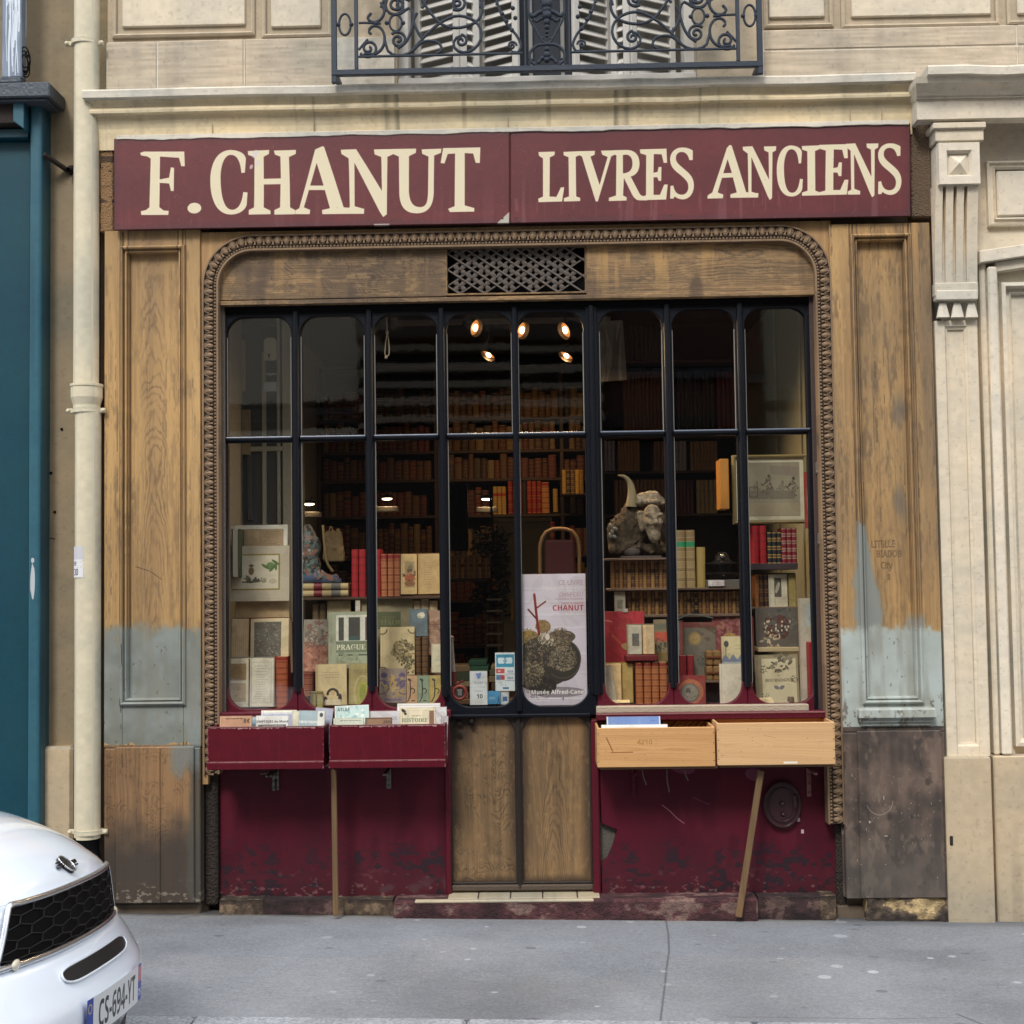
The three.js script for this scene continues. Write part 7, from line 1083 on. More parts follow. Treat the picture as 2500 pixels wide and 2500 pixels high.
// ---- panelled cupboard behind the first bay
{
  const z = -0.85, r = R(556, 760, 712, 1520, z), c = thing('cupboard', 'tall grey panelled cupboard with keyhole plate behind the first bay', 'cupboard', [(r.x0 + r.x1) / 2, yFl, z - 0.2]);
  const pl = nb(mat('#c2bca4', 0.7), 0.002, 0.2), dk = nb(mat('#5a5c58', 0.5), 0.002, 0.2), wd = nb(mat('#b09c78', 0.7), 0.002, 0.2), xx = (p) => X(p, 1000, z);
  part(c, 'carcass', cbox(xx(556), xx(712), yFl, r.y1, z - 0.4, z - 0.01, 0.004), dk);
  for (const [a, b, y0, y1, m] of [[690, 712, 760, 1520, pl], [640, 650, 860, 1290, pl], [676, 684, 760, 1280, pl], [556, 690, 772, 800, dk], [580, 600, 830, 955, wd], [556, 576, 800, 940, dk], [556, 578, 950, 1120, wd], [588, 612, 1000, 1110, wd], [556, 690, 1090, 1102, pl], [556, 580, 1120, 1260, wd], [604, 616, 1110, 1270, dk]]) part(c, 'panel', cbox(xx(a), xx(b), Y(640, y1, z), Y(640, y0, z), z - 0.009, z + 0.006 + rnd() * 0.01, 0.003), m);
  const kp = R(643, 824, 674, 880, z + 0.03), sh = rrShape(kp.x0, kp.y0, kp.x1, kp.y1, 0.022, 0.014); part(c, 'keyhole_plate', extr(sh, z + 0.02, z + 0.026, 0.001), mat('#f0ecd0', 0.4)); const k = P(656, 866, z + 0.03); part(c, 'keyhole', merge(sph(0.006, k.x, k.y, z + 0.026), cbox(k.x - 0.003, k.x + 0.003, k.y - 0.02, k.y, z + 0.026, z + 0.0275, 0.0005)), M.black);
  part(c, 'handle', merge(rbox(R(644, 910, 674, 915, z + .03), z + 0.02, z + 0.03, 0.002), sph(0.009, P(659, 914, z + .03).x, P(659, 914, z + .03).y, z + 0.028)), mat('#c2c4c2', 0.3)); part(c, 'paper_label', rbox(R(643, 932, 674, 955, z + .03), z + 0.02, z + 0.023, 0.001), mat('#d4dada', 0.7));
}
// pull cord
{ const a = P(943, 745, -0.16), b = P(945, 812, -0.16), c = P(946, 868, -0.16); solo('pull_cord', merge(tube([a, b], 0.004, 4, 6), sph(0.009, b.x, b.y, -0.16), tube([[b.x, b.y, -0.16], [b.x - 0.008, (b.y + c.y) / 2, -0.16], [b.x - 0.009, c.y, -0.16], [b.x + 0.006, c.y, -0.16], [b.x + 0.009, (b.y + c.y) / 2, -0.16], [b.x, b.y, -0.16]], 0.003, 30, 5), sph(0.008, b.x - 0.006, c.y - 0.01, -0.16)), nb(mat('#b5a183', 0.9), 0.001, 0.02), 'looped pull cord hanging in the third pane', 'cord'); }
// ---- right window
{
  const z = -0.48, p = P(1552, 1364, z), s = thing('horned_sculpture', 'stone-coloured grotesque sculpture with a horn, hat and bearded face', 'sculpture', [p.x, p.y, z]);
  const ct = tex(256, 256, (u, v) => { const n = fbm(u * 12, v * 12, 4), k = 0.55 + 0.95 * n; return [150 * k, 134 * k, 110 * k]; }), m = new THREE.MeshStandardMaterial({ map: rep(ct, 0.2), roughness: 0.85 }); m.bumpMap = rep(NOISE, 0.08); m.bumpScale = 0.005;
  const md = m.clone(); md.color.set('#8f8678');
  const n3 = (x, y, w, f, a) => (fbm(x * f + 5, y * f + w * f * 0.7, 3) - 0.5) * a;
  const hx = 0.085, hy = 0.2; // face centre
  local(s, 'head', fieldMesh((x, y, w) => {
    let d = ell(x, y, w, [hx, hy, 0], [0.052, 0.078, 0.055]);
    d = smin(d, cap(x, y, w, [hx + 0.01, hy + 0.012, 0.052], [hx + 0.014, hy - 0.018, 0.07], 0.008, 0.013), 0.02);          // nose
    d = smin(d, ell(x, y, w, [hx - 0.02, hy - 0.015, 0.045], [0.018, 0.016, 0.014]), 0.015); d = smin(d, ell(x, y, w, [hx + 0.036, hy - 0.015, 0.04], [0.016, 0.016, 0.014]), 0.015); // cheeks
    d = smin(d, cap(x, y, w, [hx - 0.034, hy + 0.026, 0.046], [hx + 0.046, hy + 0.024, 0.044], 0.008, 0.008), 0.012);       // brow
    d = Math.max(d, -ell(x, y, w, [hx - 0.016, hy + 0.009, 0.058], [0.012, 0.007, 0.012])); d = Math.max(d, -ell(x, y, w, [hx + 0.033, hy + 0.009, 0.054], [0.011, 0.007, 0.012]));
    d = Math.max(d, -ell(x, y, w, [hx + 0.01, hy - 0.038, 0.06], [0.02, 0.0045, 0.014]));
    d = smin(d, ell(x, y, w, [hx + 0.008, hy - 0.085, 0.02], [0.03, 0.036, 0.03]), 0.03);                                     // chin and beard
    d = smin(d, cap(x, y, w, [hx - 0.06, hy + 0.03, -0.005], [hx - 0.055, hy - 0.05, 0.0], 0.018, 0.01), 0.012);              // ear
    return d + n3(x, y, w, 50, 0.004);
  }, [-0.02, 0.07, -0.08], [0.18, 0.32, 0.1], 72).translate(0, 0, 0.05), m);
  local(s, 'hat', fieldMesh((x, y, w) => smin(ell(x, y, w, [hx - 0.01, hy + 0.118, -0.03], [0.07, 0.034, 0.05]), ell(x, y, w, [hx - 0.005, hy + 0.09, -0.02], [0.09, 0.018, 0.06]), 0.02) + n3(x, y, w, 36, 0.014), [-0.08, 0.25, -0.12], [0.24, 0.4, 0.12], 48), m);
  local(s, 'mane', fieldMesh((x, y, w) => { let d = ell(x, y, w, [-0.05, 0.13, -0.02], [0.1, 0.1, 0.05]); d = smin(d, ell(x, y, w, [-0.01, 0.2, -0.05], [0.06, 0.09, 0.04]), 0.04); d = smin(d, ell(x, y, w, [0.155, 0.15, -0.05], [0.03, 0.1, 0.035]), 0.04); d = smin(d, ell(x, y, w, [0.09, 0.05, -0.01], [0.07, 0.03, 0.04]), 0.03); d = smin(d, cap(x, y, w, [-0.12, 0.05, 0.01], [0.0, 0.06, 0.03], 0.02, 0.012), 0.03); return d + n3(x, y, w, 46, 0.022); }, [-0.2, 0.0, -0.12], [0.22, 0.34, 0.1], 60), md);
  local(s, 'horn', (() => { const c = new THREE.CatmullRomCurve3([[-0.015, 0.27, -0.02], [-0.012, 0.34, -0.02], [-0.02, 0.39, -0.02], [-0.045, 0.425, -0.015], [-0.085, 0.435, -0.01]].map((q) => new THREE.Vector3(...q))), g = new THREE.TubeGeometry(c, 28, 1, 12), pp = g.attributes.position, cen = new THREE.Vector3(); for (let i = 0; i <= 28; i++) { c.getPointAt(i / 28, cen); const r = mix(0.032, 0.004, i / 28); for (let j = 0; j <= 12; j++) { const k = i * 13 + j; pp.setXYZ(k, cen.x + (pp.getX(k) - cen.x) * r, cen.y + (pp.getY(k) - cen.y) * r, cen.z + (pp.getZ(k) - cen.z) * r); } } g.computeVertexNormals(); return uvm(g); })(), nb(mat('#9a8a66', 0.6), 0.002, 0.05));
  local(s, 'shell_ornament', merge(...[[-0.125, 0.17, 0.03], [-0.12, 0.14, 0.035], [-0.13, 0.12, 0.03], [-0.105, 0.155, 0.04], [-0.11, 0.115, 0.03]].map(([x, y, w]) => { const g = sph(1, 0, 0, 0, 8, 6); g.scale(0.016, 0.01, 0.01); g.rotateZ(rnd() * 3); g.translate(x, y, w); return g; })), mat('#8d8a7c', 0.4));
  local(s, 'base', uvm(merge(cbox(-0.08, 0.13, 0, 0.014, -0.05, 0.05, 0.004), (() => { const g = sph(1, 0, 0, 0, 12, 8); g.scale(0.045, 0.028, 0.03); g.translate(-0.02, 0.035, 0.02); return g; })())), nb(mat('#5b5048', 0.8), 0.004, 0.05));
}
const brown = (i) => ({ c: ['#6b4a28', '#5a3c20', '#7a5832', '#4c3018', '#80603a', '#3c2614'][i * 7 % 6], bands: 3, label: i % 3 === 1 ? '#3a1a12' : undefined, gold: '#8a6a38' });
spineRow([1492, 1369, 1628, 1436], -0.45, 14, brown, 'small % spine on the shelf right under the horned sculpture', 'small spines under the horned sculpture', { d: 0.1, vary: 0.02 });
spineRow([1532, 1442, 1628, 1502], -0.45, 10, (i) => brown(i + 3), 'small % spine in the lower row, right of the little print', 'small spines in the lower row by the little print', { d: 0.1, vary: 0.04 });
spineRow([1650, 1444, 1806, 1502], -0.45, 17, (i) => (i === 5 ? { c: '#141210', bands: 2 } : brown(i + 1)), 'small % spine in the row beneath the black hat sculpture', 'small spines beneath the black hat sculpture', { d: 0.1, vary: 0.05 });
card('small_print', 'little grey print leaning on the lower row of spines', 'print', [1500, 1444, 1527, 1494], -0.4, (g, w, h) => { fill(g, w, h, '#9a9484'); engrave(g, w * .25, h * .4, w * .5, h * .45, ['#6a655a', '#858072']); }, { t: 0.003 });
card('price_card', 'tiny white card under the little grey print', 'card', [1519, 1486, 1533, 1495], -0.36, (g, w, h) => fill(g, w, h, '#d8d0cc'));
book('large red album with a gilt painter palette', [1476, 1492, 1574, 1622], -0.34, (g, w, h) => { fill(g, w, h, '#9c1a22'); leafy(g, w / 2, h * .4, h * .5, 60, ['#a4202a', '#90141c']); blob(g, w * .62, h * .68, 28, 13, '#a4824e', 0.25); blob(g, w * .78, h * .75, 4, 4, '#4a3020'); blob(g, w * .7, h * .77, 4, 4, '#5a3a24'); g.fillStyle = '#b0402c'; g.save(); g.translate(w * .2, h * .42); g.rotate(0.8); g.fillRect(0, 0, 46, 8); g.restore(); blob(g, w * .1, h * .18, 14, 3, '#c86a60', .2); });
openBook('small open book with an engraved pavilion on the red book', [1533, 1523, 1598, 1599], -0.24, (g, w, h) => { fill(g, w, h, '#bcb6a4'); engrave(g, w * .3, h * .28, w * .5, h * .42, ['#5c5a54', '#7c7a72', '#403e3a']); }, (g, w, h) => { fill(g, w, h, '#c2a882'); g.fillStyle = '#dcb888'; g.fillRect(0, 0, w * .3, h); lines(g, w * .4, h * .1, w * .9, 7, 8, 'rgba(130,104,70,.4)'); }, { split: 0.55, lean: -0.05, col: '#8a7a60' });
solo('book', uvm(rbox(R(1527, 1599, 1604, 1613, -0.24), -0.34, -0.2, 0.004)), nb(mat('#6a1218', 0.6), 0.001, 0.05), 'dark red book lying flat under the small open book', 'book');
book('landscape picture book behind the small open book', [1598, 1512, 1630, 1616], -0.36, (g, w, h) => { fill(g, w, h, '#7a6a4e'); g.fillStyle = '#5a5a48'; g.fillRect(0, h * .1, w, h * .14); g.fillStyle = '#b0422c'; g.fillRect(0, h * .3, w, h * .22); leafy(g, w * .4, h * .6, w * .5, 30, ['#1f2018', '#2c2a1c']); g.fillStyle = '#6e5424'; g.fillRect(0, h * .78, w, h * .22); });
openBook('cream open booklet with an ochre cover near the door', [1478, 1617, 1546, 1718], -0.22, (g, w, h) => { fill(g, w, h, '#e0c08c'); lines(g, w * .2, h * .16, w * .8, 3, 7, 'rgba(150,110,70,.5)'); }, (g, w, h) => fill(g, w, h, '#a68a4a'), { split: 0.6, lean: -0.05, col: '#8a7238' });
card('folded_paper', 'curled white sheet leaning before the cream booklet', 'paper', [1479, 1624, 1508, 1712], -0.17, (g, w, h) => { fill(g, w, h, '#bdb4a4'); g.fillStyle = '#d2cabc'; g.fillRect(0, h * .3, w * .5, h * .6); }, { roll: 0.16, yaw: -0.5 });
card('folded_paper', 'small cream card lying at the foot of the booklet', 'paper', [1486, 1705, 1538, 1716], -0.14, (g, w, h) => fill(g, w, h, '#d8bf8e'), { lean: -0.9, t: 0.006 });
spineRow([1551, 1616, 1630, 1718], -0.22, 4, [{ c: '#6c2214', gold: '#b07a48', bands: 6, orn: true }], 'red-brown gilt volume standing at the front of the sixth bay', 'red-brown gilt volumes in the sixth bay', { d: 0.1, vary: 0.01 });
spineRow([1650, 1294, 1698, 1437], -0.42, 2, (i) => ({ c: '#8a7452', bands: 5, gold: '#a89468', orn: true, label: '#2f8a5c' }), 'tall marbled volume with a green label', 'tall marbled volumes with green labels', { vary: 0.005 });
spineRow([1700, 1335, 1723, 1436], -0.42, 1, [{ c: '#8f7a44', bands: 0, gilt: false }], 'plain mustard spine beside the marbled volumes', undefined);
{
  const z = -0.42, p = P(1764, 1414, z), s = thing('hat_sculpture', 'dark bronze hat-like sculpture with a gleaming knob in the seventh bay', 'sculpture', [p.x, p.y, z]), bz = nb(mat('#2c2622', 0.35, { metalness: 0.6 }), 0.003, 0.06), W = 0.075;
  const l = new THREE.LatheGeometry([[0.001, 0.14], [0.02, 0.138], [0.034, 0.12], [0.04, 0.1], [0.05, 0.09], [0.085, 0.082], [0.088, 0.078], [0.05, 0.078], [0.001, 0.078]].map(([x, y]) => new THREE.Vector2(x, y)), 24); l.scale(1, 1, 0.7); local(s, 'hat', uvm(l), bz);
  const b = new THREE.LatheGeometry([[0.001, 0.0], [0.06, 0.0], [0.086, 0.03], [0.088, 0.034], [0.07, 0.03], [0.04, 0.012], [0.001, 0.01]].map(([x, y]) => new THREE.Vector2(x, y)), 24); b.scale(1, 1, 0.7); local(s, 'dish', uvm(b), bz);
  local(s, 'stem', cyl(0.045, 0.03, 0.07, 12, 0, 0.045, -0.01), nb(mat('#14110f', 0.5), 0.001, 0.05)); local(s, 'knob', merge(sph(0.014, -0.002, 0.118, 0.028), sph(0.006, 0.0, 0.022, 0.05)), mat('#b5aa98', 0.2, { metalness: 0.8 }));
}
solo('plinth_box', uvm(rbox(R(1722, 1415, 1806, 1435, -0.42), -0.54, -0.38, 0.003)), nb(mat('#5d574c', 0.7), 0.001, 0.1), 'grey box under the dark hat sculpture', 'box');
card('price_card', 'white caption card in front of the hat sculpture', 'card', [1729, 1416, 1769, 1431], -0.37, (g, w, h) => { fill(g, w, h, '#cfc8d0'); lines(g, 6, h * .4, w - 6, 2, 6, 'rgba(90,80,90,.5)'); });
solo('pen', tube([P(1655, 1511, -0.34), P(1690, 1500, -0.33), P(1740, 1509, -0.34)], 0.004, 10, 6), mat('#5b605c', 0.4), 'thin grey paper knife lying above the medallion books', 'paper knife');
book('grey-blue gift book with a gold medallion', [1662, 1519, 1750, 1668], -0.36, (g, w, h) => { fill(g, w, h, '#6a6458'); g.fillStyle = '#7a3c34'; g.fillRect(0, 0, w, h * .09); leafy(g, w * .7, h * .15, w * .3, 30, ['#7a5a44', '#5a4a3c']); blob(g, w * .4, h * .27, 23, 23, '#8a7448'); blob(g, w * .4, h * .27, 17, 17, '#a48a58'); leafy(g, w * .4, h * .27, 12, 16, ['#7a6238', '#b89c64']); leafy(g, w * .68, h * .62, w * .22, 40, ['#2e3638', '#46504e', '#5a564a']); }, { lean: -0.08 });
book('narrow blue book with a maroon spine by the seventh mullion', [1646, 1514, 1668, 1610], -0.33, (g, w, h) => { fill(g, w, h, '#5c666e'); g.fillStyle = '#7c342e'; g.fillRect(w * .6, 0, w, h); });
book('maroon decorated gift book behind the mountain booklet', [1740, 1505, 1842, 1640], -0.37, (g, w, h) => { fill(g, w, h, '#6f2e2c'); leafy(g, w / 2, h * .3, w * .4, 90, ['#84484a', '#5e2422', '#8a5a48']); blob(g, w * .42, h * .42, 26, 22, '#a07a3c'); leafy(g, w * .42, h * .42, 20, 20, ['#7c5a2c', '#b08c4c']); });
card('booklet', 'cream booklet with blue mountains on its cover', 'booklet', [1762, 1553, 1838, 1640], -0.28, (g, w, h) => { fill(g, w, h, '#cdbf95'); g.fillStyle = '#6e7c9a'; g.beginPath(); g.moveTo(0, h * .72); for (let i = 0; i <= 8; i++) g.lineTo(w * i / 8, h * (i % 2 ? .5 : .66)); g.lineTo(w, h * .75); g.lineTo(0, h * .75); g.fill(); g.fillStyle = '#a7b0b8'; g.fillRect(0, h * .72, w, h * .2); blob(g, w * .16, h * .22, 8, 11, '#3c3a38'); stroke(g, [[w * .14, h * .3], [w * .14, h * .5]], 2, '#3c3a38'); lines(g, w * .38, h * .25, w * .9, 2, 12, 'rgba(120,104,70,.6)'); }, { t: 0.008, lean: -0.06 });
for (const [a, b] of [[1725, 1741], [1742, 1760]]) for (const [y0, y1] of [[1589, 1625], [1626, 1662]]) solo('book', uvm(rbox(R(a, y0, b, y1, -0.27), -0.36, -0.27, 0.006)), nb(mat('#8f6a3a', 0.6), 0.002, 0.03), 'small tan leather booklet in the quilted little stack of the seventh bay', 'book', 'tan booklets stacked in the seventh bay');
solo('book_strap', merge(rbox(R(1724, 1602, 1761, 1607, -0.262), -0.268, -0.262, 0.001), rbox(R(1724, 1640, 1761, 1645, -0.262), -0.268, -0.262, 0.001)), mat('#6a3a1c', 0.6), 'brown bands across the stacked tan booklets', 'strap');
spineRow([1659, 1600, 1695, 1652], -0.29, 2, [{ c: '#7a1a22', bands: 2, gilt: false }], 'small crimson spine below the gold medallion', 'small crimson spines in the seventh bay', { d: 0.06 });
book('red book with an oval portrait medallion at the sill', [1650, 1649, 1723, 1722], -0.19, (g, w, h) => { fill(g, w, h, '#7c2522'); blob(g, w * .5, h * .55, w * .43, h * .42, '#a8583a'); blob(g, w * .47, h * .58, w * .33, h * .32, '#5c5650'); blob(g, w * .47, h * .58, w * .27, h * .26, '#7a7266'); blob(g, w * .42, h * .52, 8, 10, '#4a443e'); leafy(g, w * .5, h * .62, 16, 20, ['#54504a', '#8a8274']); }, { lean: -0.06, t: 0.026 });
card('card', 'blank white card at the foot of the seventh bay', 'card', [1757, 1620, 1838, 1722], -0.2, (g, w, h) => fill(g, w, h, '#d2c8b8'), { t: 0.006, lean: -0.05 });
solo('book', uvm(rbox(R(1758, 1120, 1780, 1243, -0.4), -0.55, -0.4, 0.003)), nb(mat('#c08030', 0.6), 0.001, 0.1), 'orange-yellow slim book beside the large framed engraving', 'book');
{
  const z = -0.5, r = R(1788, 1110, 1972, 1279, z), f = thing('framed_engraving', 'large framed engraving of seated figures at the right window', 'picture', [(r.x0 + r.x1) / 2, r.y0, z]), gd = nb(mat('#8a7a50', 0.5), 0.001, 0.05);
  part(f, 'frame', merge(mould(r, [[0, z - 0.02], [0.0, z], [0.008, z + 0.012], [0.016, z + 0.008], [0.02, z + 0.002]])), gd);
  const q = inset(r, 0.018), c = cell(230, 210, (g, w, h) => { fill(g, w, h, '#cfcab2'); g.fillStyle = '#8d8672'; g.fillRect(14, 14, w - 28, h - 28); g.fillStyle = '#9a9078'; g.fillRect(14, h * .72, w - 28, h * .2); g.fillStyle = '#82796a'; g.beginPath(); g.moveTo(w * .5, 24); g.lineTo(w - 16, 30); g.lineTo(w - 20, h * .3); g.lineTo(w * .52, h * .26); g.fill(); const fig = (x, y, s, cl) => { blob(g, x + 2, y - 19 * s, 5 * s, 6 * s, cl); for (let i = 0; i < 70; i++) { const t = rnd(), a = x + (rnd() - 0.5) * (10 + 22 * t) * s + (rnd() - 0.5) * 8, q = y + (t * 52 - 12) * s, n = rnd() * 6; stroke(g, [[a, q], [a + Math.cos(n) * 6 * s, q + Math.sin(n) * 7 * s]], 1 + rnd() * 2.6, pick([cl, cl, '#8a8270', '#5c5548'])); } stroke(g, [[x - 6 * s, y], [x - 20 * s, y + 12 * s], [x - 24 * s, y + 6 * s]], 3.5 * s, cl); }; fig(w * .3, h * .46, .8, '#6f685a'); fig(w * .48, h * .38, 1, '#4a453c'); fig(w * .68, h * .46, .85, '#6f685a'); fig(w * .84, h * .42, 1, '#3f3a33'); blob(g, w * .52, h * .62, w * .36, 8, '#6b6354'); engrave(g, w * .2, h * .52, w * .66, h * .14, ['#6e6758', '#857c69', '#58524a']); g.strokeStyle = '#4a453c'; g.lineWidth = 3; g.strokeRect(w * .2, h * .46, w * .12, h * .16); });
  part(f, 'print', uvCell(rbox(q, z - 0.012, z - 0.004, 0.001), q, c), MMATT);
}
card('card', 'red card with a grey portrait oval at the right jamb', 'card', [1964, 1152, 1982, 1290], -0.16, (g, w, h) => { fill(g, w, h, '#8e2a24'); blob(g, w * .8, h * .5, w * .45, h * .42, '#7a6e64'); blob(g, w * .85, h * .5, w * .3, h * .32, '#94867a'); }, { t: 0.006, lean: -0.02 });
spineRow([1836, 1281, 1872, 1377], -0.4, 2, [{ c: '#94161e', bands: 4, gilt: false }], 'bright red volume at the left end of the dark shelf', 'bright red volumes on the dark shelf'); spineRow([1873, 1296, 1908, 1377], -0.4, 3, [{ c: '#15181e', bands: 3 }], 'black volume in the middle of the dark shelf', 'black volumes on the dark shelf'); spineRow([1908, 1287, 1946, 1377], -0.4, 3, [{ c: '#6a0f1c', bands: 4, gold: '#b09a88' }], 'dark crimson volume with pale dots on the dark shelf', 'dotted crimson volumes on the dark shelf');
spineRow([1843, 1400, 1877, 1483], -0.42, 3, (i) => ({ c: ['#7a4a20', '#351c14', '#2e1812'][i], bands: 3, gold: '#7a5a30' }), 'brown spine left of the white woodcut booklet', 'brown spines left of the woodcut booklet');
openBook('white booklet with a woodcut and mustard back', [1878, 1398, 1944, 1484], -0.4, (g, w, h) => { fill(g, w, h, '#cfc6b2'); g.fillStyle = '#4a463e'; g.fillRect(w * .28, h * .12, w * .38, h * .56); blob(g, w * .45, h * .4, 6, 20, '#a8a090', .3); g.fillStyle = 'rgba(80,74,64,.6)'; g.fillRect(w * .3, h * .72, 1, h * .2); }, (g, w, h) => fill(g, w, h, '#8d7a40'), { split: 0.72, lean: -0.03, col: '#7c6a38' });
book('dark album with a photograph of pale flowers', [1846, 1484, 1950, 1582], -0.3, (g, w, h) => { fill(g, w, h, '#4c4640'); leafy(g, w * .72, h * .3, w * .3, 40, ['#3a3836', '#54524c']); leafy(g, w * .48, h * .48, w * .3, 60, ['#3c1c18', '#50281f', '#2a1814']); for (let i = 0; i < 22; i++) blob(g, w * (.2 + .6 * rnd()), h * (.3 + .35 * rnd()), 2.6, 4, '#c8b8a4'); leafy(g, w * .36, h * .85, w * .24, 24, ['#a8967a', '#c0ac8c', '#8e7c60']); }, { lean: -0.06 });
solo('book', uvm(rbox(R(1850, 1580, 1950, 1591, -0.27), -0.4, -0.25, 0.003)), nb(mat('#bba67c', 0.7), 0.001, 0.05), 'cream book lying under the flower album', 'book');
book('cream wine book in ornate vignette border by the right jamb', [1846, 1598, 1952, 1720], -0.24, (g, w, h) => { fill(g, w, h, '#8f8266'); g.fillStyle = '#c9bf9e'; g.fillRect(w * .16, h * .08, w * .78, h * .88); leafy(g, w * .2, h * .3, w * .1, 30, ['#4a4436', '#6c644e']); leafy(g, w * .9, h * .5, w * .09, 40, ['#4a4436', '#6c644e']); leafy(g, w * .55, h * .1, w * .3, 40, ['#544e3e', '#7a715a']); leafy(g, w * .22, h * .85, w * .1, 20, ['#4a4436', '#6c644e']); txt(g, 'VIN', w * .54, h * .36, 14, '#4a3f30', 'serif', 'center', 'bold'); txt(g, 'DE', w * .54, h * .44, 8, '#4a3f30'); txt(g, 'BOURGOGNE', w * .54, h * .54, 13.5, '#4a3f30', 'serif', 'center', 'bold'); blob(g, w * .48, h * .66, 9, 6, '#6e6a70', .5); blob(g, w * .6, h * .66, 9, 6, '#6e6a70', -.5); }, { lean: -0.06, t: 0.03 });
solo('pot', (() => { const p = P(1931, 1718, -0.17), l = new THREE.LatheGeometry([[0.001, 0], [0.014, 0], [0.018, 0.012], [0.016, 0.026], [0.017, 0.034], [0.014, 0.034], [0.001, 0.03]].map(([x, y]) => new THREE.Vector2(x, y)), 16); l.translate(p.x, p.y, p.z); return uvm(l); })(), nb(mat('#7a6450', 0.6), 0.001, 0.03), 'tiny brown pot before the wine book', 'pot');
card('roll', 'tall pale rolled sheet standing at the right jamb', 'paper roll', [1953, 1460, 1986, 1726], -0.2, (g, w, h) => { fill(g, w, h, '#b5ad9e'); g.fillStyle = '#a9b6bc'; g.fillRect(w * .55, h * .06, w * .4, h * .2); }, { t: 0.02, lean: -0.02 });
solo('book', uvm(rbox(R(1976, 1568, 1988, 1714, -0.14), -0.28, -0.14, 0.003)), mat('#a01c2c', 0.5), 'bright red narrow book tight against the right jamb', 'book');
for (const [x0, y0, x1, y1, c, l] of [[1842, 1690, 1892, 1718, '#cdb890', 'loose cream leaflet on the sill beside the eighth mullion'], [1878, 1708, 1930, 1722, '#b3a484', 'loose buff leaflet on the sill under the wine book'], [1925, 1712, 1972, 1724, '#c9bda0', 'loose pale leaflet on the sill near the right jamb']]) card('leaflet', l, 'leaflet', [x0, y0, x1, y1], -0.13, (g, w, h) => { fill(g, w, h, c); lines(g, 6, h * .4, w - 6, 2, 6, 'rgba(90,74,54,.4)'); }, { lean: -1.1, roll: 0.1 });

